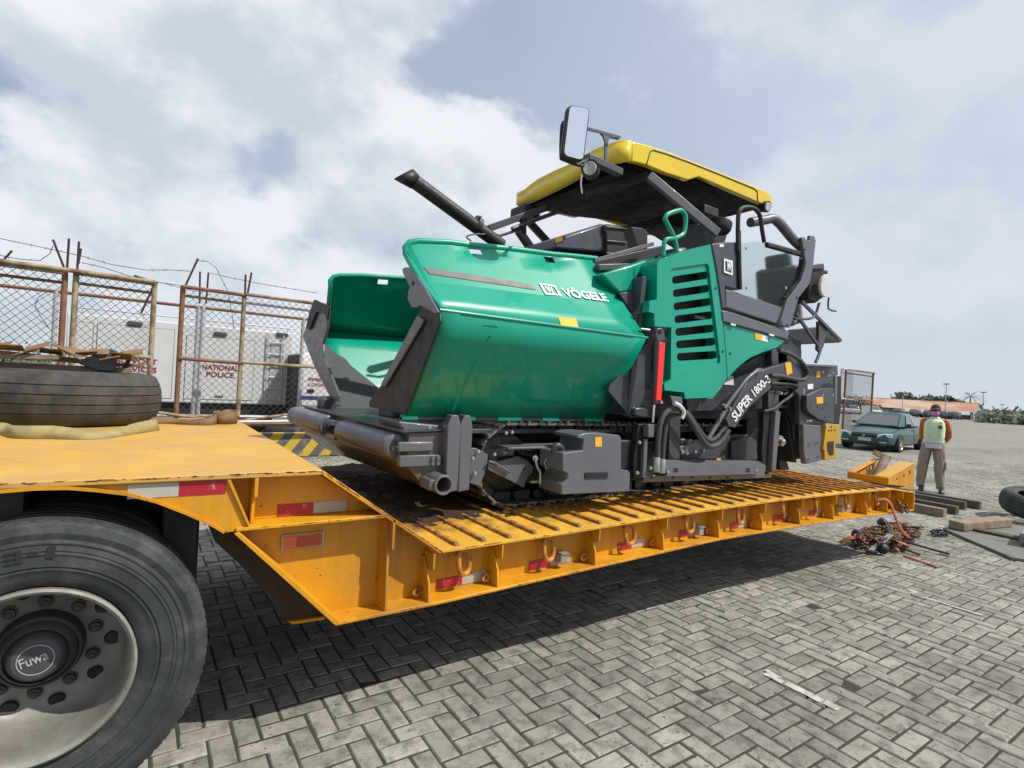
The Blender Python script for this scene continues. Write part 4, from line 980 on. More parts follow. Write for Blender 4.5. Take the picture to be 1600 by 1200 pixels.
# seats and console seen through the pane
M['seatgrey'] = pm('pale_grey_seat_vinyl', (.17,.18,.18), .6, var=.08)
def seat(y):
    s = MB(); a_ = Vector(at('E',1020,330,y))
    s.box(a_.x-.02, a_.x+.42, y-.24, y+.24, 2.30, 2.40); o = ob('seat', s, M['seatgrey'], pv, .04)
    s = MB(); s.obox((a_.x+.46, y, 2.62), (.05,0,.015), (0,.22,0), (-.06,0,.28)); ob('backrest', s, M['seatgrey'], o, .04)
    s = MB(); s.obox((a_.x+.42, y, 2.96), (.04,0,.01), (0,.13,0), (-.02,0,.07)); ob('headrest', s, M['seatgrey'], o, .03)
seat(3.10); seat(4.40)
bx('operator_floor', (3.45,4.75,2.70,4.80,2.17,2.20), M['dgrey'], .005)
bx('engine_top', (2.88,3.55,2.98,4.52,2.30,2.62), M['dgrey'], .05)
s = MB(); s.obox((3.55, 3.75, 2.62), (.07,0,.02), (0,.85,0), (-.04,0,.14)); ob('dashboard', s, M['dgrey'], pv, .03)
# ---------------- air intake box and rails over the bonnet
ib = MB(); lo_ = Q('C', 3.2, (1065,995),(1080,925),(1375,832),(1395,1020))
ib.py(lo_, 3.2, 3.9); ob('intake_box', ib, M['dgrey'], pv, .02)
pl('intake_end', 'D', 3.17, [(418,842),(440,838),(655,862),(690,885),(690,1010),(520,1030),(430,1025),(430,905),(420,890)], .6, M['black'], .02)
for b_ in (858,945,1022): 
    s = MB(); s.bar(at('D',432,b_,3.16), at('D',560,b_+12,3.16), .01, .012); ob('intake_trim', s, M['lgrey'], pv, .003)
pl('warning_decal', 'C', 3.195, [(1072,928),(1115,914),(1116,945),(1074,958)], .003, M['decal_orange'], 0)
s = MB(); s.bar(at('W',720,250,2.98), at('D',720,965,2.98), .03, .03); ob('bonnet_rail', s, M['lgrey'], pv, .004)
s = MB(); s.bar(at('W',745,322,2.92), at('W',1140,310,2.92), .05, .05); ob('bonnet_edge', s, M['dgrey'], pv, .01)
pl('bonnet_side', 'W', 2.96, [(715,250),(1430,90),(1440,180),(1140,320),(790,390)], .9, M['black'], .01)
# green loop handle
P0 = [at('D',*p,2.72) for p in ((785,1040),(790,960),(808,935),(850,930),(890,915),(918,885),(925,800),(905,760),(880,755),(820,775),(800,795),(800,820),(840,895),(860,950),(870,1000))]
hosed('loop_handle', P0, .017, M['green'], sm=3)
# ---------------- canopy
YA, YB, XF = 2.97, 4.40, 2.85
topo = Q('D', YA, (590,324),(610,326),(700,349),(800,382),(900,420),(1050,480),(1200,540),(1330,592),(1440,640),(1463,662))
boto = Q('D', YA, (1467,738),(1370,700),(1200,627),(1010,545),(940,565),(800,520),(680,470),(610,452),(590,450))
s = MB(); s.py(topo+boto, YA, YA+.05); cn = ob('canopy_side', s, M['roof'], pv, .010, seg=3)
s = MB(); s.py(topo+boto, YB-.05, YB); ob('canopy_side', s, M['roof'], pv, .010, seg=3)
# front fascia, read on the plane of the front edge: upper and lower line
fu = [on(*fr('C', *q), 0, XF) for q in ((1470,328),(1380,352),(1280,398),(1170,468),(1050,520),(950,572),(880,630),(818,682))]
fl_ = [on(*fr('C', *q), 0, XF) for q in ((1470,455),(1380,470),(1250,528),(1150,585),(1040,642),(960,680),(900,706),(820,722))]
def fz(L_, y):
    L_ = sorted(L_, key=lambda q: q.y)
    if y <= L_[0].y: return L_[0].z
    for a_, b_ in zip(L_, L_[1:]):
        if y <= b_.y: return a_.z+(b_.z-a_.z)*(y-a_.y)/(b_.y-a_.y)
    return L_[-1].z
x1, z1 = topo[0]; zb1 = boto[-1][1]
edge = []      # plan of the rounded front edge from the near side to the far side
for k in range(6):
    a_ = math.pi/2*k/5; edge.append((x1-(x1-XF)*math.sin(a_), YA+.10-.10*math.cos(a_)))
for k in range(1, 13): edge.append((XF, YA+.10+(YB-.10-YA-.10)*k/12))
for k in range(1, 6):
    a_ = math.pi/2*k/5; edge.append((XF+(x1-XF)*(1-math.cos(a_)), YB-.10+.10*math.sin(a_)))
upr = []; lwr = []
for i, (x, y) in enumerate(edge):
    w = 1 if 5 <= i <= 17 else (i/5 if i < 5 else (len(edge)-1-i)/5)
    zu = z1+(fz(fu, y)-z1)*w; zl = zb1+(fz(fl_, y)-zb1)*w; upr.append((x, y, zu)); lwr.append((x, y, zl))
s = MB(); s.loft([upr, lwr], closed=False, cap=False); o = ob('canopy_front', s, M['roof'], pv, smooth=40); sd = o.modifiers.new('solid','SOLIDIFY'); sd.thickness = .03
# roof skin
rows = []
for i, (x, y, z) in enumerate(upr):
    yy = YA+.03+(YB-YA-.06)*i/(len(upr)-1); t = i/(len(upr)-1); cr_ = .045*math.sin(math.pi*t)
    rows.append([(x, y, z-.002)]+[(tx, yy, tz-.004+cr_*min(1, j/3)) for j, (tx, tz) in enumerate(topo) if tx > x+.03])
m_ = min(len(r) for r in rows); rows = [[r[0]]+r[-(m_-1):] for r in rows]
s = MB(); s.loft(rows, closed=False, cap=False); o = ob('canopy_skin', s, M['roof'], pv, smooth=50); sd = o.modifiers.new('solid','SOLIDIFY'); sd.thickness = .02; sd.offset = 0
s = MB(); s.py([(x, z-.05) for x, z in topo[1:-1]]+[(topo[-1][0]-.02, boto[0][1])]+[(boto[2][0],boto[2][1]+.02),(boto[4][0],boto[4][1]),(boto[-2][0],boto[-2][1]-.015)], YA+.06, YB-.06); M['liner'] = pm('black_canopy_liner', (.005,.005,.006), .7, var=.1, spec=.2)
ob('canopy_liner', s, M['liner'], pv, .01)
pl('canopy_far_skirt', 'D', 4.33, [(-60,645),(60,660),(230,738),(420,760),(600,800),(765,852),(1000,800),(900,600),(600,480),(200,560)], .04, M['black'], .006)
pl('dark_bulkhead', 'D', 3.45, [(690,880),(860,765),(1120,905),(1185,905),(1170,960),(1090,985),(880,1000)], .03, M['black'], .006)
# seam of the side insert
se = [at('D',*p,YA-.002) for p in ((682,468),(705,388),(725,378),(800,400),(950,455),(1150,535),(1350,618),(1372,635),(1376,698))]
s = MB(); s.tube(se, .005, 6); ob('insert_seam', s, M['black'], cn)
# supports
s = MB(); s.bar(at('D',690,535,3.02), at('D',1125,900,2.80), .045, .075); ob('canopy_strut', s, M['lgrey'], pv, .008)
s = MB(); s.bar(at('D',690,535,3.02), at('D',300,660,3.5), .04, .07); ob('canopy_cross_strut', s, M['black'], pv, .008)
s = MB(); s.bar((2.95,4.46,3.30), (4.0,4.6,2.75), .045, .075); ob('canopy_strut', s, M['dgrey'], pv, .008)
hosed('rear_post', [at('D',1330,830,2.80), at('D',1420,815,2.78), at('D',1490,815,2.75), at('D',1600,940,2.70), at('E',1345,115,2.66)], .042, M['lgrey'], sm=4)
hosed('rear_post', [(4.3,4.70,3.20),(4.55,4.72,3.25),(4.75,4.75,3.0),(4.85,4.78,2.5)], .042, M['lgrey'], sm=4)
s = MB(); s.lathe([(0,-.05),(.09,-.05),(.10,-.02),(.10,.03),(0,.03)], 20, at('D',1140,850,3.0), (.3,0,1)); ob('rotating_mount', s, M['black'], pv, .005)
bx('canopy_cross_beam', (3.95,4.15,3.05,4.45,3.16,3.24), M['black'], .01)
p = at('D',1432,732,2.95); s = MB(); s.lathe([(.0,-.02),(.035,-.02),(.040,-.012),(.04,.0)], 24, p, (.15,1,.25)); lp_ = ob('work_lamp', s, M['lamp'], pv, smooth=35)
s = MB(); s.lathe([(.0385,-.008),(.052,-.010),(.05,.06),(.0,.08)], 24, p, (.15,1,.25)); ob('lamp_housing', s, M['black'], lp_)
p = at('D',328,495,2.82); s = MB(); s.lathe([(.0,-.02),(.042,-.02),(.047,-.012),(.047,0)], 24, p, (.9,.7,.1)); lp_ = ob('work_lamp', s, M['lamp'], pv, smooth=35)
s = MB(); s.lathe([(.0455,-.010),(.06,-.012),(.055,.07),(.0,.09)], 24, p, (.9,.7,.1)); ob('lamp_housing', s, M['black'], lp_)
s = MB(); s.bar(at('D',305,425,2.86), at('D',515,520,2.92), .06, .05); ob('lamp_arm', s, M['dgrey'], pv, .006)
s = MB(); s.tube([at('D',275,530,2.8), at('D',270,590,2.8), at('D',278,650,2.8)], .006, 6); ob('hanging_cable', s, M['silver'], pv)
# underside clutter of the canopy front
s = MB(); s.bar(at('C',1010,690,4.35), at('C',1240,640,4.0), .10, .10); ob('canopy_hinge_bar', s, M['black'], pv, .01)
bx('wiper_motor', (2.80,2.98,4.1,4.35,3.13,3.24), M['black'], .02)
s = MB(); s.bar(at('C',650,870,3.9), at('C',1010,742,3.9), .06, .055); ob('linkage_arm', s, M['dgrey'], pv, .006)
s = MB(); s.tube([at('C',800,870,3.85), at('C',930,820,3.85), at('C',1100,760,3.85)], .018, 8); ob('linkage_rod', s, M['dgrey'], pv)
s = MB(); s.tube([at('C',650,885,3.86), at('C',720,915,3.86), at('C',830,880,3.86), at('C',880,855,3.86)], .012, 8); ob('linkage_hose', s, M['hose'], pv)
s = MB(); s.bar(at('C',840,880,3.88), at('C',912,985,3.88), .06, .06); ob('linkage_post', s, M['dgrey'], pv, .006)
s = MB(); s.bar(at('C',870,800,3.86), at('C',870,900,3.86), .05, .04); ob('linkage_clamp', s, M['black'], pv, .006)
# mirror
my = 2.55
mo = Q('C', my, *rrect((1150,90),(1292,112),(1250,455),(1108,418), .28, 5))
s = MB(); s.prism(mo, lambda x, z: (x, my, z), lambda x, z: (x+.01, my+.04, z)); mr_ = ob('mirror_housing', s, M['black'], pv, .010)
mg = Q('C', my, *rrect((1160,102),(1280,120),(1240,442),(1122,410), .26, 5))
s = MB(); s.v = [(x, my-.004, z) for x, z in mg]; s.f = [tuple(range(len(mg)))]; ob('mirror_glass', s, M['mirror'], mr_, smooth=0)
bo_ = [at('C',*p,my+.06) for p in ((1135,205),(1112,225),(1105,410),(1125,440),(1235,478),(1245,455))]
hosed('mirror_bow', bo_, .010, M['black'], mr_, sm=3)
s = MB(); s.bar(at('C',1240,236,2.575), at('C',1475,298,2.92), .012, .02); ob('mirror_stay', s, M['dgrey'], mr_, .003)
s = MB(); s.bar(at('C',1225,472,2.60), at('D',320,432,2.87), .014, .018); ob('mirror_stay', s, M['dgrey'], mr_, .003)
s = MB(); s.py(Q('C', 2.9, (1345,262),(1470,290),(1470,312),(1412,300),(1402,330),(1398,450),(1412,480),(1370,460),(1382,445),(1382,320),(1372,292)), 2.9, 2.915); ob('mirror_bracket', s, M['lgrey'], mr_, .003)
# exhaust
ey = 3.75
A_, B_ = Vector(at('C',150,545,ey)), Vector(at('C',735,975,ey)); d = (B_-A_).normalized()
s = MB(); s.tube([A_, B_], .052, 20); ex = ob('exhaust_pipe', s, M['pipe'], pv)
mo_ = [Vector(at('C',*p,ey)) for p in ((70,555),(180,502))]
s = MB(); up = Vector((-.5,0,.85)); n_ = 20; r0, r1 = [], []
c1 = Vector(at('C',122,528,ey)); ax_ = (mo_[1]-mo_[0]); 
perp = d.cross(Vector((0,1,0))).normalized()
for i in range(n_):
    a_ = 2*math.pi*i/n_; r0.append(A_+d*.06+(Vector((0,1,0))*math.cos(a_)+perp*math.sin(a_))*.053)
    r1.append(c1+ax_*.5*math.sin(a_)+Vector((0,.058*math.cos(a_),0)))
if (r0[5]-r1[5]).length > (r0[5]-r1[15]).length: r1 = [r1[(-i) % n_] for i in range(n_)]
s.loft([r0, r1], cap=False); o = ob('exhaust_mouth', s, M['pipe'], ex, smooth=50); sd = o.modifiers.new('solid','SOLIDIFY'); sd.thickness = .004
s = MB(); s.lathe([(.052,-.02),(.06,-.02),(.06,.02),(.052,.02)], 20, Vector(at('C',585,845,ey)), d); s.box(*[v for v in (0,0,0,0,0,0)]) if False else None; ob('pipe_clamp', s, M['dgrey'], ex)
p = Vector(at('C',590,810,ey)); s = MB(); s.box(p.x-.02,p.x+.02,p.y-.02,p.y+.02,p.z-.03,p.z+.025); ob('clamp_lug', s, M['dgrey'], ex, .004)
hosed('wire_hook', [at('C',630,905,3.6), at('C',560,905,3.6), at('C',515,920,3.6), at('C',545,945,3.6)], .006, M['dgrey'], sm=3)
# ---------------- lift cylinder (red guard) and bracket
hosed('lift_cylinder', [at('E',430,690,2.63), at('E',412,1080,2.63)], .026, M['dgrey'])
pl('red_guard', 'E', 2.60, [(443,700),(480,702),(455,1062),(420,1066)], .03, M['red'], .004)
pl('cylinder_head', 'E', 2.62, [(430,610),(462,608),(475,640),(480,690),(425,695),(420,650)], .04, M['dgrey'], .006)
s = MB(); p = at('E',448,632,2.615); s.lathe([(0,-.004),(.014,-.004),(.016,.002)], 14, p, (0,1,0)); ob('clevis_pin', s, M['black'], pv)
hosed('cylinder_rod', [at('F',808,370,2.63), at('F',800,480,2.63)], .010, M['chrome'])
pl('cylinder_clamp', 'O', 2.60, [(400,475),(470,475),(465,625),(398,625)], .05, M['lgrey'], .004)
pl('guide_channel', 'O', 2.66, [(285,470),(400,470),(395,560),(330,600),(335,1100),(235,1110),(230,900),(260,650)], .05, M['black'], .004)
pl('bright_strip', 'O', 2.62, [(358,645),(392,645),(375,1095),(330,1095)], .02, M['lgrey'], .003)
pl('gasket_box', 'O', 2.70, [(60,660),(250,655),(250,1000),(60,1005)], .1, M['black'], .01)
for a_, b_ in ((290,685),(265,1040),(420,985),(690,235),(545,215)):
    p = at('O',a_,b_,2.60); s = MB(); s.lathe([(0,-.012),(.010,-.011),(.013,.0)], 10, p, (0,1,0)); ob('bolt', s, M['silver'], pv)
# hydraulic hoses
for dy, A2 in ((0.0, ((500,1000),(505,850),(515,600),(550,420),(620,320),(720,285),(810,330),(890,430),(980,580),(1060,690),(1130,735),(1220,700),(1290,620),(1335,540))),
               (.05, ((555,1020),(560,850),(580,620),(610,450),(660,370),(730,350),(800,345),(860,350),(960,500),(1040,610),(1110,665),(1180,640),(1250,570),(1320,470)))):
    hosed('hydraulic_hose', [at('O',*p,2.60+dy) for p in A2], .021, M['hose'])
for a_, b_ in ((492,940),(555,960)):
    p = at('O',a_,b_,2.60); s = MB(); s.lathe([(.024,-.05),(.026,-.045),(.026,.04),(.023,.05)], 14, p, (0,0,1)); ob('hose_fitting', s, M['silver'], pv)
pl('hose_bracket', 'O', 2.64, [(660,140),(790,155),(800,200),(800,300),(760,300),(720,230),(680,220)], .03, M['lgrey'], .004)
hosed('hose_tie', [at('O',700,220,2.57), at('O',770,260,2.565), at('O',815,330,2.57), at('O',790,405,2.575)], .014, M['white_print'])
# ---------------- screed arm with lettering
arm = pl('screed_arm', 'K', 2.62, [(78,628),(110,572),(205,400),(280,285),(385,208),(540,160),(640,135),(700,160),(745,205),(760,270),(700,300),(560,290),(462,300),(468,360),(360,450),(270,535),(205,625),(160,700),(105,690)], .06, M['dgrey'], .005)
A3, B3, C3 = Vector(at('K',150,655,2.612)), Vector(at('K',462,290,2.612)), Vector(at('K',122,600,2.612))
def arc_text():
    mb = text_mb('SUPER 1800-3', 1.0, 0.0, .025); xs = [v[0] for v in mb.v]; x0, x1 = min(xs), max(xs)
    base = [Vector(at('K',*p,2.612)) for p in ((160,652),(235,548),(312,452),(385,372),(464,302))]; topp = [Vector(at('K',*p,2.612)) for p in ((122,592),(190,488),(275,396),(350,322),(428,244))]
    def cr(P, t):
        f = t*(len(P)-1); i = min(int(f), len(P)-2); f -= i; return P[i]*(1-f)+P[i+1]*f
    mb.v = [tuple(cr(base, (v[0]-x0)/(x1-x0))+(cr(topp, (v[0]-x0)/(x1-x0))-cr(base, (v[0]-x0)/(x1-x0)))*(v[1]/.70)) for v in mb.v]
    ob('lettering', mb, M['decal_white'], arm, smooth=0, fix=False)
arc_text()
pl('warning_decal', 'K', 2.616, [(582,148),(632,132),(645,235),(598,252)], .002, M['decal_orange'], 0, arm)
hosed('arm_pipe', [at('K',60,540,2.60), at('K',150,420,2.60), at('K',250,290,2.60), at('K',345,215,2.60)], .020, M['dgrey'], arm, sm=3)
hosed('arm_pipe', [at('O',1100,640,2.66), at('O',1200,470,2.66), at('O',1310,290,2.66)], .020, M['lgrey'], arm, sm=3)
for a_, b_ in ((352,212),(376,210),(65,515),(105,535)):
    p = at('K',a_,b_,2.595); s = MB(); s.lathe([(.0,-.02),(.014,-.018),(.014,.02)], 10, p, (.2,1,.3)); ob('pipe_clip', s, M['silver'], arm)
for i, A2 in enumerate((((462,255),(560,262),(660,285),(740,290),(775,250),(760,190),(700,120),(620,70),(530,40)), ((460,320),(560,325),(640,330),(690,350),(670,400)), ((465,350),(560,352),(630,350),(660,370),(640,420),(560,480),(480,540),(400,560)), ((470,370),(560,372),(600,390),(570,420)))):
    hosed('screed_hose', [at('K',*p,2.60+.02*i) for p in A2], (.018,.014,.013,.012)[i], M['hose'])
pl('arm_lug', 'K', 2.66, [(440,380),(530,380),(530,560),(440,560)], .06, M['dgrey'], .006)
s = MB(); p = at('K',540,405,2.62); s.lathe([(0,-.02),(.012,-.018),(.016,.0),(.016,.03)], 12, p, (0,1,0)); ob('bolt', s, M['silver'], pv)
# ---------------- side step, lower covers, rear posts
st = MB(); P_ = Q('F', 2.60, (880,760),(1508,752),(1500,803),(888,816)); T_ = Q('F', 2.66, (872,718),(1488,722))
st.py([(P_[3][0],P_[3][1]),(P_[2][0],P_[2][1]),(P_[1][0],P_[1][1]),(P_[0][0],P_[0][1])], 2.60, 2.605)
st.v += [(P_[0][0],2.60,P_[0][1]),(P_[1][0],2.60,P_[1][1]),(T_[1][0],2.70,T_[1][1]),(T_[0][0],2.70,T_[0][1])]; st.f.append((8,9,10,11))
o = ob('side_step', st, M['lgrey'], pv, smooth=0); sd = o.modifiers.new('solid','SOLIDIFY'); sd.thickness = .006
for a_ in (945,1395):
    for b_ in (772,786): pl('step_slot', 'F', 2.597, rrect((a_-14,b_-5),(a_+14,b_-5),(a_+14,b_+5),(a_-14,b_+5),.5,3), .003, M['black'], 0)
for a_, b_ in ((895,790),(1448,782)):
    p = at('F',a_,b_,2.598); s = MB(); s.lathe([(0,-.006),(.010,-.005),(.012,.0)], 12, p, (0,1,0)); ob('bolt', s, M['silver'], pv)
pl('step_beam', 'F', 2.66, [(740,842),(760,810),(1500,806),(1540,790),(1545,825),(1300,835),(740,855)], .12, M['beam'], .004)
for a_ in (800,930,1050,1162,1270):
    p = at('F',a_,826,2.655); s = MB(); s.lathe([(0,-.006),(.009,-.005),(.010,.0)], 8, p, (0,1,0)); ob('bolt', s, M['rust'], pv)
pl('drive_cover', 'F', 2.88, [(975,582),(1130,590),(1320,555),(1400,555),(1445,590),(1468,650),(1470,715),(975,715)], .1, M['dgrey'], .012)
pl('drive_cover_side', 'F', 2.84, [(1300,600),(1370,570),(1420,575),(1455,640),(1465,715),(1295,715)], .03, M['dgrey'], .008)
pl('inner_post', 'F', 2.74, [(908,440),(975,440),(968,712),(900,712)], .05, M['dgrey'], .004)
pl('auger_plate', 'O', 2.80, [(765,735),(960,680),(1060,760),(1070,800),(780,830)], .02, M['lgrey'], .004)
for a_, b_ in ((790,790),(850,815),(945,795),(1042,780)):
    p = at('O',a_,b_,2.79); s = MB(); s.lathe([(0,-.012),(.012,-.010),(.014,.0)], 10, p, (0,1,0)); ob('bolt', s, M['silver'], pv)
pl('warning_decal', 'O', 2.795, [(1200,870),(1245,870),(1250,895),(1200,895)], .003, M['decal_orange'], 0)
pl('rear_post_bar', 'K', 2.62, [(505,562),(545,562),(505,1058),(468,1062),(485,800)], .05, M['lgrey'], .005)
pl('rear_post_plate', 'K', 2.66, [(400,560),(505,560),(470,1060),(440,1090),(395,1060),(385,880),(400,700)], .05, M['black'], .005)
# rear lower body and auger
bx('rear_frame', (4.55,5.05,2.92,4.60,1.15,2.15), M['black'], .01)
s = MB(); s.cyl((4.88,2.78,1.20),(4.88,4.7,1.20),.035,14); ob('auger_shaft', s, M['rust'], pv)
for k in range(14):
    y = 2.95+k*.12; a_ = k*1.0; s = MB(); s.lathe([(.035,0),(.16,.03),(.16,.036),(.035,.008)], 16, (4.88,y,1.20), (0,1,0), a_, a_+3.4); ob('auger_blade', s, M['rust'], pv)
s = MB(); s.lathe([(0,-.07),(.03,-.07),(.036,-.06),(.036,-.03),(.05,-.025),(.05,.0)], 14, (4.86,2.80,1.22), (.3,1,.3)); ob('shaft_end', s, M['silver'], pv, smooth=35)
pl('leg_prop', 'K', 2.9, [(520,960),(600,990),(620,1060),(545,1060)], .05, M['black'], .004)
# ---------------- screed
YS = 2.70
scr = pl('screed_end_plate', 'K', YS, [(742,158),(1030,175),(1035,250),(1005,260),(1002,660),(890,660),(870,672),(705,676),(702,430),(690,400),(690,300),(760,240)], .05, M['dgrey'], .006)
pl('screed_tread', 'K', YS-.06, [(742,155),(1032,168),(1032,186),(742,172)], .62, M['lgrey'], .003)
pl('lower_gate', 'K', YS-.04, [(738,672),(888,680),(900,970),(885,985),(760,1012),(742,900)], .05, M['lgrey'], .006)
gate = pl('hex_cover', 'K', YS-.05, [(768,425),(905,362),(1000,365),(1002,650),(960,655),(870,630),(785,570),(765,530)], .045, M['dgrey'], .006)
pl('warning_decal', 'K', YS-.053, [(850,440),(905,436),(907,490),(852,495)], .002, M['decal_orange'], 0, gate)
pl('white_label', 'K', YS-.004, [(775,328),(822,325),(822,370),(775,372)], .003, M['decal_white'], 0, scr)
pl('warning_decal', 'K', YS-.004, [(850,220),(885,215),(880,268),(850,272)], .003, M['decal_orange'], 0, scr)
pl('opening', 'K', YS-.006, [(888,358),(910,328),(950,318),(985,332),(992,362)], .004, M['black'], 0, scr)
for a_, b_ in ((795,840),(858,830),(785,970),(868,945),(800,510),(862,520),(925,500),(905,425),(905,535),(992,424),(925,610),(905,228),(950,258),(968,255),(990,232),(742,378),(742,395),(742,410),(770,645),(790,642),(806,640)):
    p = at('K',a_,b_,YS-.052); s = MB(); s.lathe([(0,-.004),(.009,-.003),(.011,.002)], 10, p, (0,1,0)); ob('bolt', s, M['silver'] if b_ < 430 or b_ > 635 and b_ < 650 else M['dgrey'], scr)
yb = pl('yellow_bracket', 'K', YS-.06, [(935,680),(1050,672),(1050,810),(1030,830),(1012,835),(1018,970),(920,978),(918,890),(905,880),(920,780)], .04, M['ochre'], .004)
pl('bracket_window', 'K', YS-.064, [(945,822),(998,815),(996,930),(965,935),(945,900)], .004, M['black'], 0, yb)
for a_, b_ in ((955,725),(978,722),(1005,720),(975,690)):
    p = at('K',a_,b_,YS-.061); s = MB(); s.lathe([(0,-.002),(.010,-.002),(.012,.002)], 10, p, (0,1,0)); ob('bracket_hole', s, M['black'], yb)
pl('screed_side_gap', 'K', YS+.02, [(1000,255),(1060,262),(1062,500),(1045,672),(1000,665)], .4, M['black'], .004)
pl('screed_rear_post', 'K', YS-.01, [(1008,262),(1030,262),(1025,500),(1004,500)], .02, M['lgrey'], .003)
p0 = Q('K', YS, (600,420),(705,430),(742,680),(760,1012),(520,940),(520,520))
s = MB(); s.box(5.05,5.62,YS+.06,4.80,1.04,1.88); ob('screed_body', s, M['dgrey'], pv, .01)
s = MB(); s.px([(2.72,1.02),(4.78,1.02),(4.78,1.60),(2.95,1.60),(2.80,1.40)], 5.00, 5.05); ob('screed_front_wall', s, M['black'], pv, .004)
# rear platform: light, box, roofed shelf
s = MB(); p = at('E',1480,345,2.60); s.lathe([(0,-.012),(.098,-.010),(.102,-.002),(.102,.010),(0,.010)], 32, p, (-.05,1,.08)); ds = ob('beacon_disc', s, M['white_print'], pv, smooth=35)
pl('sensor_box', 'E', 2.66, [(1400,210),(1470,205),(1475,245),(1500,250),(1470,420),(1420,455),(1375,430),(1380,330),(1400,240)], .16, M['black'], .015)
pl('sensor_cap', 'E', 2.64, [(1398,210),(1472,205),(1475,240),(1400,245)], .14, M['dgrey'], .01)
hosed('sensor_wire', [at('E',1500,420,2.60), at('E',1497,490,2.60), at('E',1545,505,2.60)], .008, M['dgrey'], sm=2)
hosed('rear_rail', [at('E',1440,455,2.66), at('E',1400,545,2.66), at('E',1285,552,2.66)], .012, M['dgrey'], sm=4)
s = MB(); s.bar(at('E',1330,445,2.66), at('E',1575,690,2.66), .02, .03); ob('shelf_stay', s, M['dgrey'], pv, .003)
s = MB(); s.bar(at('E',1295,520,2.66), at('E',1440,730,2.66), .02, .03); ob('shelf_stay', s, M['dgrey'], pv, .003)
sh = MB(); a_, b_, c_, d_ = (Vector(at('E',*q, y)) for q, y in (((1430,610),3.0),((1490,595),2.66),((1575,690),2.66),((1255,700),3.6)))
sh.v = [at('E',1250,620,3.7), at('E',1482,597,2.68), at('E',1575,695,2.68), at('E',1255,712,3.7)]; sh.f = [(0,1,2,3)]
o = ob('rear_shelf', sh, M['dgrey'], pv, smooth=0); sd = o.modifiers.new('solid','SOLIDIFY'); sd.thickness = .02
pl('shelf_bracket', 'E', 2.67, [(1438,570),(1462,560),(1492,600),(1470,720),(1452,765),(1432,745),(1440,640)], .03, M['dgrey'], .004)
hosed('shelf_foot', [at('E',1445,760,2.67), at('E',1418,825,2.67)], .014, M['lgrey'], sm=2)
pl('rear_stair_frame', 'K', 2.85, [(612,20),(640,15),(690,100),(720,60),(715,0),(720,0),(722,105),(740,120),(735,150),(640,120)], .04, M['lgrey'], .004)
pl('rear_body', 'E', 2.80, [(1180,690),(1245,640),(1330,690),(1330,800),(1360,830),(1360,1100),(1180,1100)], .6, M['dgrey'], .01)
# ================================================================== things on and around the trailer
M['wood'] = pm('weathered_wood', (.24,.185,.125), .85, var=.25, vscale=9, dirt=(.10,.08,.055), dirt_amt=.7, dirt_scale=6, bump=.5, bscale=30)
M['wood_dark'] = pm('damp_dark_timber', (.070,.062,.045), .85, var=.3, vscale=9, dirt=(.15,.14,.10), dirt_amt=.6, dirt_scale=6, bump=.5, bscale=30)
M['strap_olive'] = pm('faded_olive_webbing', (.34,.29,.12), .85, var=.2, vscale=8, dirt=(.16,.12,.06), dirt_amt=.7, dirt_lo=.42, dirt_hi=.7, dirt_scale=6, bump=.3, bscale=200)
M['strap_brown'] = pm('dirty_brown_webbing', (.20,.125,.06), .85, var=.25, vscale=8, dirt=(.08,.05,.03), dirt_amt=.7, dirt_scale=7, bump=.3, bscale=200)
M['strap_orange'] = pm('rust_orange_webbing', (.36,.10,.04), .8, var=.25, vscale=9, dirt=(.16,.07,.04), dirt_amt=.7, dirt_scale=8, bump=.3, bscale=200)
M['chain'] = pm('rusty_lashing_chain', (.11,.06,.035), .6, .4, var=.4, vscale=20, dirt=(.22,.09,.03), dirt_amt=.7, dirt_scale=14, bump=.3)
def lying_tyre(cx, cy, z0, Ro, Ri, W_, mat, label, name='loose_tyre', ribs=5):
    t = thing(name, label, 'tyre', (cx, cy, z0))
    s = MB(); pf = [(r-(.045*(t_/(W_/2))**2 if r > Ro-.06 else 0), t_) for r, t_ in tyre_profile(Ro, Ri, W_, ribs, .007, .003)]; s.lathe(pf, 96, (cx, cy, z0+W_/2), (0,0,1)); ob('tread_and_sidewall', s, mat, t, smooth=28)
    s = MB(); h = W_/2*.80; s.lathe([(Ri+.012,-h),(Ri+.10,-h*.9),(Ro-.05,-h*.6),(Ro-.03,0),(Ro-.05,h*.6),(Ri+.10,h*.9),(Ri+.012,h)], 64, (cx, cy, z0+W_/2), (0,0,1)); ob('inner_liner', s, M['rubber_black'], t)
    return t
lying_tyre(-.40, 4.70, 1.186, .535, .29, .335, M['rubber_old'], 'worn brown-grey tyre lying flat on the raised yellow deck')
ty_ = lying_tyre(11.10, 2.25, .0, .56, .36, .30, M['rubber'], 'black tyre tilted on the paving at the right edge beside loose boards')
ty_.location.z = .56*math.sin(R_(9)); ty_.rotation_euler = Matrix.Rotation(R_(9), 3, _Rh).to_euler()
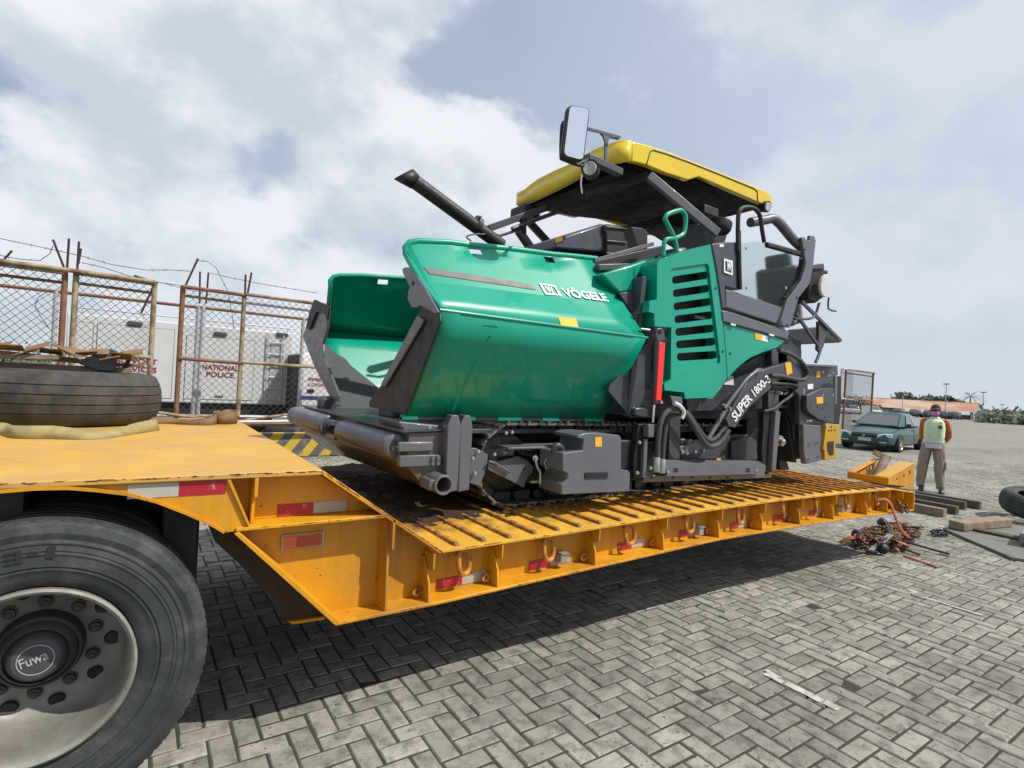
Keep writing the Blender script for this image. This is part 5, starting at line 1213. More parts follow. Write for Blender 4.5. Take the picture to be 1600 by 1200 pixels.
# clutter on the spare tyre
zt = 1.186+.335
def plank(name, label, cat, a, b, w, h, mat, group=None):
    s = MB(); s.bar(a, b, w, h); o = ob(name, s, mat, None, .004); return tag(o, label, cat, group)
plank('wood_offcut', 'long brown slat lying lowest across the flat tyre', 'wood', (-.95,4.55,zt+.022), (-.05,4.52,zt+.020), .07, .035, M['wood'])
plank('wood_offcut', 'thin darker slat on top of the long slat on the tyre', 'wood', (-.95,4.62,zt+.075), (.02,4.60,zt+.058), .06, .022, M['strap_brown'])
s = MB()
for i in range(7): s.obox((-.42+i*.045, 4.62+.02*math.sin(i*2), zt+.105+.012*math.sin(i*1.7)), (.03,.01,.012*(-1)**i), (-.006,.05,0), (0,0,.006))
tag(ob('crumpled_cardboard', s, M['wood'], None, .003), 'crumpled tan strip heaped on the slats over the tyre', 'cardboard')
plank('wood_offcut', 'broad weathered board leaning at the left of the clutter on the tyre', 'wood', (-1.1,4.48,zt+.05), (-.42,4.46,zt+.085), .10, .03, M['wood'])
plank('wood_offcut', 'grey stick crossing the clutter heap on the tyre', 'wood', (-.85,4.40,zt+.10), (-.12,4.58,zt+.06), .035, .03, M['strap_brown'])
s = MB(); rq = random.Random(4)
for i in range(16):
    x0 = -.95+i*.06; s.obox((x0, 4.45+rq.uniform(-.05,.05), zt+.12+rq.uniform(-.02,.03)), (.055,rq.uniform(-.02,.02),rq.uniform(-.03,.03)), (0,.045,rq.uniform(-.02,.02)), (0,0,.004))
tag(ob('torn_sacking', s, M['strap_brown'], None, .002), 'torn brown sacking spread over the boards on the tyre', 'sacking')
w_ = thing('steel_wedge', 'dark steel wedge with round grip resting on the flat tyre', 'wedge', (.0,4.55,zt))
P_ = Q('L', 4.45, (372,722),(555,655),(585,665),(590,690),(572,772),(480,765)); s = MB(); s.py(P_, 4.45, 4.60); ob('wedge_body', s, M['dgrey'], w_, .006)
hosed('wedge_grip', [at('L',*q,4.50) for q in ((585,690),(610,680),(638,690),(640,725),(620,755),(590,755))], .011, M['black'], w_, sm=3)
# straps on the raised deck: ribbons that stand on edge
def ribbon(name, label, pts, hs, mat, lean=.0, parent=None):
    P = [Vector(p) for p in pts]; o = []; H = []
    for i in range(len(P)-1):
        p0, p1, p2, p3 = P[max(i-1, 0)], P[i], P[i+1], P[min(i+2, len(P)-1)]
        for k in range(5):
            t = k/5; o.append(.5*((2*p1)+(p2-p0)*t+(2*p0-5*p1+4*p2-p3)*t*t+(3*p1-p0-3*p2+p3)*t**3)); H.append(hs[i]*(1-t)+hs[i+1]*t)
    o.append(P[-1]); H.append(hs[-1]); s = MB(); n = len(o)
    for i, p in enumerate(o):
        t = (o[min(i+1, n-1)]-o[max(i-1, 0)]).normalized(); sd_ = Vector((t.y, -t.x, 0)); h = H[i] if isinstance(H[i], Vector) else Vector((0,0,H[i]))
        s.v += [tuple(p), tuple(p+h)]
    for i in range(n-1): s.f.append((2*i, 2*i+2, 2*i+3, 2*i+1))
    x = ob(name, s, mat, parent, smooth=50, fix=False); sd = x.modifiers.new('solid', 'SOLIDIFY'); sd.thickness = .004
    if label: tag(x, label, 'strap')
    return x
zd = 1.188
hv = lambda a, b, c: Vector((a, b, c))
ribbon('lashing_strap', 'faded olive webbing strap curling along the raised yellow deck before the tyre', [(-1.0,4.0,zd),(-.62,3.86,zd),(-.52,3.68,zd),(-.36,3.64,zd),(-.22,3.60,zd),(-.12,3.66,zd),(.0,3.88,zd),(.115,4.08,zd)],
       [hv(0,.10,.05),hv(0,.09,.055),hv(.0,.04,.06),hv(0,.02,.065),hv(.0,.06,.045),hv(0,.08,.03),hv(-.02,.05,.055),hv(-.02,.02,.07)], M['strap_olive'])
ribbon('lashing_strap', 'brown webbing strap leading to a knotted end at the deck far edge', [(.02,4.50,zd),(.16,4.52,zd),(.30,4.44,zd),(.42,4.42,zd),(.48,4.52,zd),(.56,4.74,zd),(.62,4.70,zd),(.60,4.55,zd),(.50,4.50,zd),(.46,4.60,zd),(.52,4.78,zd)],
       [hv(0,.02,.045),hv(0,.03,.04),hv(0,.03,.035),hv(0,.03,.05),hv(0,.02,.075),hv(0,.01,.09),hv(0,.0,.09),hv(0,.01,.085),hv(0,.0,.08),hv(0,.0,.085),hv(0,.0,.08)], M['strap_brown'])
# ramp laid back on the trailer tail
rp = thing('loading_ramp', 'yellow wedge-shaped loading ramp folded onto the trailer tail', 'ramp', (6.5, 2.62, .77))
def cutpy(pts, y0, y1, holes):
    b = MB(); b.py(pts, y0, y1); cs = []
    for hx, hz, r in holes: q = MB(); q.tube([(hx, y0-.05, hz), (hx, y1+.05, hz)], r, 14); cs.append(q)
    return cut(b, cs)
ob('side_plate', cutpy([(6.27,.80),(6.28,.862),(6.845,.99),(6.87,.985),(6.885,.72),(6.60,.765)], 2.44, 2.455, [(6.46,.845,.016),(6.62,.868,.020),(6.75,.893,.028)]), M['trailer'], rp, .003)
ob('side_plate', cutpy([(6.27,.80),(6.28,.862),(6.845,.99),(6.87,.985),(6.885,.72),(6.60,.765)], 2.80, 2.815, [(6.46,.845,.016),(6.62,.868,.020),(6.75,.893,.028)]), M['trailer'], rp, .003)
s = MB(); s.py([(6.27,.863),(6.85,.992),(6.85,1.0),(6.27,.871)], 2.435, 2.57); ob('tread_strip', s, M['deckpaint'], rp, .003)
s = MB(); s.py([(6.27,.863),(6.85,.992),(6.85,1.0),(6.27,.871)], 2.76, 2.82); ob('tread_strip', s, M['trailer'], rp, .003)
s = MB(); s.box(6.24,6.265,2.43,2.82,.80,.868); ob('front_lip', s, M['trailer'], rp, .004)
s = MB(); s.box(6.27,6.87,2.46,2.80,.745,.760); ob('bottom_plate', s, M['rust'], rp)
s = MB(); s.tube([(6.55,2.67,.80),(6.80,2.69,1.02)], .045, 14); tag(ob('timber_roll', s, M['wood'], None), 'short round timber stuck in the folded ramp', 'timber')
s = MB(); s.obox((6.83,2.74,1.035), (.05,-.06,-.03), (.02,.02,.0), (.012,-.004,.025)); tag(ob('wooden_chock', s, M['wood'], None, .004), 'pale wooden chock leaning over the round timber on the ramp', 'chock')
# timbers under the trailer end
for i, (x, y, lab) in enumerate(((10.91,3.17,'second longest of four timbers at the trailer end, in front of the person'), (11.25,3.08,'timber reaching farthest right of the four behind the trailer end'), (10.26,3.08,'third of four dark timbers behind the trailer end, second nearest'), (9.78,3.08,'nearest pale-sided timber lying behind the trailer end'))):
    plank('timber_beam', lab, 'timber', (x+.06, y, .062), (x+.06+.02*i, y+1.6, .062), .12, .12, M['wood_dark'] if i < 3 else M['wood'], 'timbers lying behind the trailer')
# boards by the right edge
s = MB(); s.pz([(8.77,2.76),(8.43,2.43),(8.19,2.18),(8.01,2.0),(7.86,1.85),(7.93,1.70),(8.9,1.45),(10.3,1.7),(10.2,2.35),(9.4,2.7)], .004, .034)
M['sheet'] = pm('grey_rubber_sheet', (.16,.155,.14), .85, var=.15, dirt=(.05,.045,.04), dirt_amt=.7, dirt_lo=.5, dirt_hi=.65, dirt_scale=3, bump=.3)
tag(ob('rubber_sheet', s, M['sheet'], None, .004), 'large flat grey sheet lying on the paving at the right edge', 'sheet')
plank('board', 'long dark-edged board lying across the flat grey sheet', 'board', (9.05,2.52,.052), (9.0,1.55,.052), .16, .03, M['wood_dark'])
s = MB(); s.obox((9.35,2.53,.092), (.56,-.10,.0), (.02,.09,0), (0,0,.055)); tag(ob('timber_block', s, M['wood'], None, .012), 'squared tan timber block resting on the sheet edge before the tyre', 'timber')
s = MB(); s.obox((8.95,1.80,.13), (.32,.05,0), (-.03,.22,0), (0,0,.055)); tag(ob('concrete_slab', s, M['crust'], None, .008), 'pale slab on top of the boards at the right picture edge', 'slab')
# pile of lashing gear
rn = random.Random(21)
def chain(label, pts, link=.055, r=.0075, mat=None):
    P = [Vector(p) for p in pts]; s = MB(); d = 0; pos = []
    L_ = [(P[i+1]-P[i]).length for i in range(len(P)-1)]; tot = sum(L_); n = int(tot/(link*.72)); k = 0
    for i in range(n):
        t = tot*i/n; j = 0
        while t > L_[j] and j < len(L_)-1: t -= L_[j]; j += 1
        p = P[j].lerp(P[j+1], t/L_[j]); dr = (P[j+1]-P[j]).normalized(); up = dr.orthogonal().normalized()
        if i % 2: up = dr.cross(up)
        q = [p+dr*math.cos(a)*link*.5+up*math.sin(a)*link*.32 for a in [2*math.pi*z/10 for z in range(10)]]
        s.tube(q, r, 5, closed=True)
    o = ob('lashing_chain', s, mat or M['chain'], None, kind=None); return tag(o, label, 'chain', 'chains in the heap beside the trailer tail')
def squig(cx, cy, rx, ry, n, z=.03, seed=1):
    r_ = random.Random(seed); o = []; x, y = cx-rx, cy
    for i in range(n):
        a = i*.9+r_.uniform(-.5,.5); o.append((cx+rx*math.cos(a)*r_.uniform(.3,1), cy+ry*math.sin(a)*r_.uniform(.3,1), z*.6+r_.uniform(-.01,.04)))
    return o
chain('rusty chain coiled at the left end of the heap near the trailer', squig(6.85,2.86,.35,.16,14,.05,3))
chain('dark chain heaped in the middle of the gear pile', squig(7.45,2.86,.42,.20,20,.06,4))
chain('dark chain piled highest at the back of the heap', squig(7.9,2.95,.36,.16,18,.10,5))
chain('black chain loop lying loose at the right end of the heap', squig(8.35,2.68,.20,.09,10,.03,6), mat=M['black'])
chain('thick rusty chain draped over the left half of the heap', squig(7.0,2.78,.45,.18,22,.11,13), .075, .011)
chain('thick dark chain draped over the right half of the heap', squig(7.7,2.80,.45,.18,22,.12,14), .075, .011)
chain('rusty chain spread along the back of the heap', squig(7.5,3.05,.6,.12,18,.05,15))
chain('chain strand trailing at the near front of the heap', [(6.55,2.72,.03),(6.75,2.64,.03),(6.9,2.66,.03),(7.1,2.58,.03),(7.3,2.6,.03)])
chain('chain hanging off the trailer rail above the heap', [(6.42,2.41,.62),(6.45,2.38,.52),(6.50,2.40,.58),(6.58,2.38,.52),(6.62,2.41,.60)])
ribbon('lashing_strap', 'rust-orange strap hanging from the trailer rail down to the chain heap', [at('X',1370,786,2.42),at('X',1382,784,2.39),at('X',1391,790,2.375),at('X',1397,806,2.39),at('X',1404,824,2.45),at('X',1412,836,2.56),at('X',1420,842,2.64)], [hv(.0,0,.04)]*2+[hv(.03,0,.025)]*5, M['strap_orange'])
ribbon('lashing_strap', 'orange strap bundle folded in the front of the chain heap', [(6.85,2.52,.02),(7.0,2.60,.08),(7.15,2.58,.03),(7.05,2.50,.06),(6.9,2.55,.10),(7.1,2.62,.06)], [hv(0,.05,.03)]*6, M['strap_orange'])
ribbon('lashing_strap', 'flat rust-red strap at the left tip of the heap', [(6.55,2.98,.02),(6.65,2.9,.09),(6.8,2.92,.05),(6.75,2.82,.10),(6.95,2.86,.04)], [hv(.02,.04,.02)]*5, M['strap_orange'])
plank('lever_bar', 'grey flat lever bar lying across the front of the heap', 'bar', (6.50,2.66,.04), (7.12,2.72,.13), .06, .018, M['steel'])
plank('lever_bar', 'long dark bar reaching out to the right from the heap', 'bar', (7.2,2.78,.08), (7.35,2.24,.02), .03, .02, M['black'])
plank('lever_bar', 'short dark bar beside the long bar in the heap', 'bar', (7.0,2.72,.06), (6.98,2.38,.02), .03, .02, M['chain'])
plank('wooden_stick', 'thin orange stick lying on the paving in front of the heap', 'stick', (6.78,2.46,.012), (6.66,2.12,.010), .022, .014, M['strap_orange'])
for i, (x, y) in enumerate(((8.05,3.18),(7.0,3.02),(6.62,2.6))):
    s = MB(); s.lathe([(0,-.05),(.05,-.045),(.06,0),(.05,.04),(0,.05)], 12, (x,y,.07), (rn.uniform(-1,1),rn.uniform(-1,1),.4)); q = ob('chain_binder', s, M['black'], None, .01)
    tag(q, ('black ratchet binder at the back of the heap', 'black ratchet binder on the trailer side of the heap', 'black ratchet binder at the near left of the heap')[i], 'binder', 'binders in the heap beside the trailer tail')
# ================================================================== fence line
M['fence_tan'] = pm('peeling_tan_fence_paint', (.34,.285,.18), .75, var=.2, vscale=6, dirt=(.17,.075,.04), dirt_amt=.9, dirt_lo=.46, dirt_hi=.58, dirt_scale=4, bump=.3)
M['fence_rust'] = pm('rusted_fence_pipe', (.20,.085,.045), .8, var=.25, vscale=6, dirt=(.33,.26,.15), dirt_amt=.6, dirt_lo=.5, dirt_hi=.7, dirt_scale=4, bump=.3)
M['galv'] = pm('galvanised_pipe', (.50,.51,.53), .5, .4, var=.12, dirt=(.30,.25,.2), dirt_amt=.4)
M['wire'] = pm('dull_fence_wire', (.085,.08,.08), .6, .4, var=.2)
YFN = 11.4
M['arm'] = pm('dark_rusty_angle_iron', (.05,.025,.025), .7, var=.3)
def fence_bay(label, x0, x1, mats, posts=(0, 1), zb=.70, arms=(), y=YFN, mid=1.72, link=True, top=3.0):
    f = thing('chain_link_fence', label, 'fence', (x0, y, 0), 'chain link fence bays behind the trailer')
    pipe = lambda nm, a, b, r, m_: ob(nm, MB().cyl(a, b, r, 10), m_, f)
    for i, p in enumerate(posts):
        x = x0 if p == 0 else x1; pipe('post', (x, y, 0), (x, y, top), .042, mats[i % len(mats)])
    pipe('top_rail', (x0, y-.05, top-.01), (x1, y-.05, top-.03), .034, mats[0]); pipe('mid_rail', (x0, y-.04, mid), (x1, y-.04, mid-.02), .032, mats[0]); pipe('bottom_rail', (x0, y-.04, zb), (x1, y-.04, zb), .028, mats[-1])
    pipe('second_rail', (x0, y+.03, top-.16), (x1, y+.03, top-.18), .026, mats[-1])
    if link:
        s = MB(); st = .125; z0, z1 = zb, top; H = z1-z0; k = int((x1-x0+H)/st)+1; r = .0046
        for sg in (1, -1):
            for i in range(k):
                xs = x0-H+i*st if sg == 1 else x0+i*st
                # line x = xs + t (sg=1) or xs - t, z = z0 + t
                t0, t1 = 0.0, H
                if sg == 1: t0 = max(t0, x0-xs); t1 = min(t1, x1-xs)
                else: t0 = max(t0, xs-x1); t1 = min(t1, xs-x0)
                if t1-t0 < .05: continue
                a = (xs+sg*t0, y+.004*sg, z0+t0); b = (xs+sg*t1, y+.004*sg, z0+t1); s.tube([a, b], r, 4, cap=False)
        ob('chain_link_mesh', s, M['wire'], f, smooth=0, kind='stuff', fix=False)
    for a, b in arms: ob('barbed_wire_arm', MB().cyl(at('L',*a,y), at('L',*b,y), .018, 6), M['arm'], f)
    return f
fence_bay('fence bay at the left picture edge behind the flat tyre', -3.0, -1.08, (M['fence_tan'], M['fence_rust']), (0, 1), arms=(((265,110),(325,262)),((345,105),(335,262)),((60,165),(15,215))))
fence_bay('fence bay in front of the red SUPPORT lettering', -.94, .13, (M['fence_tan'], M['fence_tan']), (0, 1), arms=(((395,120),(385,280)),((405,155),(392,230)),((670,290),(790,328)),((765,350),(705,478))))
fence_bay('fence bay with rusty left post in front of NATIONAL POLICE', .55, 1.54, (M['fence_rust'], M['fence_tan']), (0, 1), arms=(((990,205),(925,345)),))
fence_bay('fence bay just left of the open hopper', 1.56, 3.9, (M['fence_tan'], M['galv']), (1,), arms=(((1228,285),(1225,385)),((1258,275),(1237,385))))
for x0, x1 in ((3.9,8.0),(8.0,12.4)):
    fence_bay('fence bay hidden mostly behind the paver' if x0 < 5 else 'fence bay behind the rear half of the paver', x0, x1, (M['fence_tan'], M['fence_rust']), (1,))
fence_bay('short fence bay with white post beside the parked green sedan', 24.25, 25.3, (M['galv'], M['galv']), (0,), zb=.35, mid=1.75)
fence_bay('far open fence panel standing behind the green sedan', 24.62, 27.12, (M['fence_rust'], M['fence_rust']), (0, 1), zb=.3, mid=1.76, link=True)
def rear_fence():
    f = thing('chain_link_fence', 'second fence row of dark rails and pale posts directly before the trucks', 'fence', (-3, 12.6, 0)); y = 12.6
    for z in (2.78, .62): ob('rail', MB().cyl((-3.4, y, z), (6.5, y, z-.03), .03, 8), M['fence_rust'] if z > 1 else M['galv'], f)
    for x in (-2.9, -1.3, at('L',985,600,y)[0], at('L',1012,600,y)[0]-.01, 2.9, 4.8): ob('post', MB().cyl((x, y, 0), (x, y, 2.78), .04, 10), M['galv'], f)
    for a, b in (((1000,270),(998,430)), ((1042,278),(1030,430))): ob('barbed_wire_arm', MB().cyl(at('L',*a,y), at('L',*b,y), .018, 6), M['arm'], f)
rear_fence()
ob_ = thing('fence_rail', 'long tan top rail running along the left fence bays', 'rail', (-3, 11.3, 0)); ob('rail_pipe', MB().cyl((-3.1, 11.30, 3.04), (.13, 11.30, 3.00), .038, 10), M['fence_tan'], ob_)
def wirepath(k, y, pts, label):
    f = ob('barbed_wire', MB().tube([at(k,*p,y) for p in pts], .006, 5), M['wire'], None, smooth=0); tag(f, label, 'barbed wire', 'barbed wire strands on the fence')
    P = [Vector(at(k,*p,y)) for p in pts]; s = MB()
    for i in range(len(P)-1):
        n = max(1, int((P[i+1]-P[i]).length/.16))
        for j in range(n):
            p = P[i].lerp(P[i+1], (j+.5)/n); d = Vector((rn.uniform(-1,1), rn.uniform(-.3,.3), rn.uniform(-1,1))).normalized()*.03; s.tube([p-d, p+d], .004, 3)
    ob('barbs', s, M['wire'], f, smooth=0, kind='stuff')
wirepath('L', YFN, [(-20,100),(120,130),(265,160),(400,190),(560,235),(730,262),(860,262),(950,268)], 'uppermost barbed wire sagging above the left fence bays')
wirepath('L', YFN+.1, [(408,225),(520,250),(640,290),(800,325),(950,345)], 'second barbed wire strand dropping to the top rail at centre-left')
wirepath('L', YFN+.05, [(-20,185),(100,208),(200,215),(250,180),(265,140)], 'loose barbed wire curl at the far left fence top')
wirepath('L', YFN-.05, [(990,215),(1040,220),(1080,250),(1105,300),(1140,370),(1160,480),(1170,560)], 'barbed wire loop falling in an arc beside the rusty post')
wirepath('L', YFN+.05, [(1040,275),(1150,300),(1300,330),(1450,355),(1590,378)], 'barbed wire strand running right towards the hopper')
wirepath('L', YFN-.08, [(810,325),(900,350),(1000,372),(1090,360),(1200,385),(1320,395),(1540,420)], 'tangled barbed wire lying along the right top rail')
wirepath('L', YFN-.05, [(250,360),(190,400),(175,440),(200,490),(250,560)], 'thin wire loop hanging inside the left fence bay')
# striped concrete barrier and pipes along the foot of the fence
def stripes():
    m_, nt, b = mat_new('worn_yellow_black_stripes'); N, L = nt.nodes, nt.links
    tc = N.new('ShaderNodeTexCoord'); sp = N.new('ShaderNodeSeparateXYZ'); L.new(tc.outputs['Object'], sp.inputs[0])
    ad = N.new('ShaderNodeMath'); ad.operation = 'MULTIPLY_ADD'; L.new(sp.outputs[2], ad.inputs[0]); ad.inputs[1].default_value = -.8; L.new(sp.outputs[0], ad.inputs[2])
    mu = N.new('ShaderNodeMath'); mu.operation = 'MULTIPLY'; L.new(ad.outputs[0], mu.inputs[0]); mu.inputs[1].default_value = 2.6
    fr_ = N.new('ShaderNodeMath'); fr_.operation = 'FRACT'; L.new(mu.outputs[0], fr_.inputs[0])
    gt = N.new('ShaderNodeMath'); gt.operation = 'GREATER_THAN'; L.new(fr_.outputs[0], gt.inputs[0]); gt.inputs[1].default_value = .5
    n = N.new('ShaderNodeTexNoise'); n.inputs['Scale'].default_value = 7; n.inputs['Detail'].default_value = 8; L.new(tc.outputs['Object'], n.inputs['Vector'])
    mx = N.new('ShaderNodeMix'); mx.data_type = 'RGBA'; L.new(gt.outputs[0], mx.inputs[0]); mx.inputs[6].default_value = (.09,.085,.08,1); mx.inputs[7].default_value = (.46,.32,.03,1)
    m2 = N.new('ShaderNodeMix'); m2.data_type = 'RGBA'; mr = N.new('ShaderNodeMapRange'); L.new(n.outputs[0], mr.inputs[0]); mr.inputs[1].default_value = .55; mr.inputs[2].default_value = .7; mr.inputs[4].default_value = .7
    L.new(mr.outputs[0], m2.inputs[0]); L.new(mx.outputs[2], m2.inputs[6]); m2.inputs[7].default_value = (.17,.15,.12,1); L.new(m2.outputs[2], b.inputs['Base Color']); b.inputs['Roughness'].default_value = .85
    return m_
M['stripes'] = stripes()
s = MB(); s.px([(10.78,0),(11.12,0),(11.08,.44),(10.84,.44)], -3, 10.5); tag(ob('concrete_barrier', s, M['stripes'], None, .02), 'low concrete barrier with yellow and black diagonal stripes under the fence', 'barrier')
for i, (a, b, r, m_, lab) in enumerate(((( -.4,10.7,.62),(4.5,10.72,.60),.03,M['fence_rust'],'rusty pipe lying along the striped barrier top'), ((.9,10.6,.66),(3.6,10.65,.70),.028,M['galv'],'pale pipe rail above the rusty pipe by the barrier'), ((-.6,10.9,.92),(1.3,10.85,.64),.025,M['fence_tan'],'tan pipe sloping down behind the flat tyre'), ((1.35,10.85,.64),(3.3,10.8,.95),.025,M['fence_tan'],'tan pipe rising towards the push rollers'))):
    tag(ob('loose_pipe', MB().cyl(a, b, r, 10), m_, None), lab, 'pipe', 'loose pipes along the fence foot')
# ================================================================== white police vehicles
M['truck_white'] = pm('dull_white_truck_paint', (.56,.56,.56), .45, var=.05, vscale=2, dirt=(.38,.36,.32), dirt_amt=.4, dirt_scale=1.5, streak=True)
M['red_print'] = pm('dark_red_lettering', (.26,.012,.03), .5, var=.06)
M['blue_print'] = pm('blue_stripe_paint', (.035,.04,.16), .45, var=.06)
M['seam'] = pm('dark_door_seam', (.10,.10,.11), .6, var=.1)
YT = 15.0
pt = thing('police_truck', 'long white box truck with red NATIONAL POLICE lettering behind the fence', 'truck', (1.0, YT+1.2, 0))
s = MB(); s.box(-1.35,3.24,YT,YT+2.3,.72,2.58); ob('box_body', s, M['truck_white'], pt, .03)
s = MB(); s.box(-1.2,3.2,YT+.1,YT+2.2,.45,.715); ob('chassis', s, M['black'], pt)
for x in (-.6, 2.4):
    s = MB(); s.lathe([(.2,-.13),(.45,-.13),(.47,-.08),(.47,.08),(.45,.13),(.2,.13)], 28, (x, YT+.25, .47), (0,1,0)); ob('wheel', s, M['rubber_black'], pt)
def door(x0, x1, z0, z1, nm='locker_door'):
    s = MB(); s.box(x0, x1, YT-.012, YT-.001, z0, z1); d = ob(nm, s, M['truck_white'], pt, .004)
    s = MB()
    for a in ((x0-.012,x0-.001,z0,z1),(x1+.001,x1+.012,z0,z1),(x0-.012,x1+.012,z1+.001,z1+.012),(x0-.012,x1+.012,z0-.012,z0-.001)): s.box(a[0],a[1],YT-.004,YT-.0005,a[2],a[3])
    ob('door_seam', s, M['seam'], d, kind='stuff'); s = MB(); s.box((x0+x1)/2-.09,(x0+x1)/2+.09,YT-.03,YT-.0125,z0+.06,z0+.10); ob('door_latch', s, M['seam'], d)
door(-.82, .60, .82, 2.40); door(.86, 2.32, .82, 2.30); door(-1.28, -.9, .82, 2.40)
for x, z in ((-.16,2.47),(1.55,2.40),(2.95,2.52)):
    s = MB(); s.box(x-.14,x+.14,YT-.05,YT,z-.05,z+.05); ob('side_light', s, M['dgrey'], pt, .02)
for x in (2.62, 2.98):
    ob('ladder_rail', MB().cyl((x,YT-.06,.75),(x,YT-.06,2.5),.018,8), M['galv'], pt)
for i in range(6):
    ob('ladder_rung', MB().cyl((2.62,YT-.06,.85+i*.29),(2.98,YT-.06,.85+i*.29),.016,8), M['galv'], pt)
s = MB(); s.box(2.70,2.9,YT-.02,YT-.001,.75,2.35); ob('ladder_shield', s, M['galv'], pt)
ob('roof_rail', MB().cyl((-1.2,YT+.1,2.72),(3.2,YT+.1,2.70),.02,8), M['galv'], pt)
for x in (-1.1, 0, 1.1, 2.2, 3.1): ob('rail_post', MB().cyl((x,YT+.1,2.57),(x,YT+.1,2.72),.014,6), M['galv'], pt)
up = (0,0,1)
text_on('lettering', 'SUPPORT', (-.46,YT-.02,1.575), (.30,YT-.02,1.575), .125, M['red_print'], pt, up, bold=.02)
text_on('lettering', 'SERVICES', (-.46,YT-.02,1.39), (.30,YT-.02,1.39), .125, M['red_print'], pt, up, bold=.02)
text_on('lettering', 'NATIONAL', (1.20,YT-.02,1.53), (1.99,YT-.02,1.53), .125, M['red_print'], pt, up, bold=.02)
text_on('lettering', 'POLICE', (1.30,YT-.02,1.36), (1.89,YT-.02,1.36), .125, M['red_print'], pt, up, bold=.02)
p2 = thing('police_van', 'white vehicle with blue stripe and small red lettering behind the hopper', 'van', (4.6, 14.9, 0))
s = MB(); s.px([(14.0,.62),(14.0,1.75),(14.08,1.98),(14.25,2.08),(15.6,2.08),(15.75,1.95),(15.8,.62)], 3.24, 7.2); ob('body', s, M['truck_white'], p2, .05)
s = MB(); s.box(3.12,3.22,14.0,15.7,.55,2.02); ob('rear_rubber', s, M['black'], p2, .03)
s = MB(); s.box(3.26,7.1,13.985,13.999,.94,1.02); ob('blue_stripe', s, M['blue_print'], p2)
s = MB(); s.box(3.40,3.56,13.975,13.999,1.10,1.19); ob('side_lamp', s, M['black'], p2, .01)
s = MB(); s.box(3.3,7.1,14.1,15.7,.35,.615); ob('chassis', s, M['black'], p2)
for x in (3.9, 6.4):
    s = MB(); s.lathe([(.15,-.1),(.33,-.1),(.36,-.06),(.36,.06),(.33,.1),(.15,.1)], 24, (x,14.2,.36), (0,1,0)); ob('wheel', s, M['rubber_black'], p2)
text_on('lettering', 'PHILIPPINE', (3.42,13.99,1.39), (4.25,13.99,1.39), .085, M['red_print'], p2, up, bold=.02)
text_on('lettering', 'LOGISTICS S', (3.42,13.99,1.27), (4.25,13.99,1.27), .075, M['red_print'], p2, up, bold=.01)
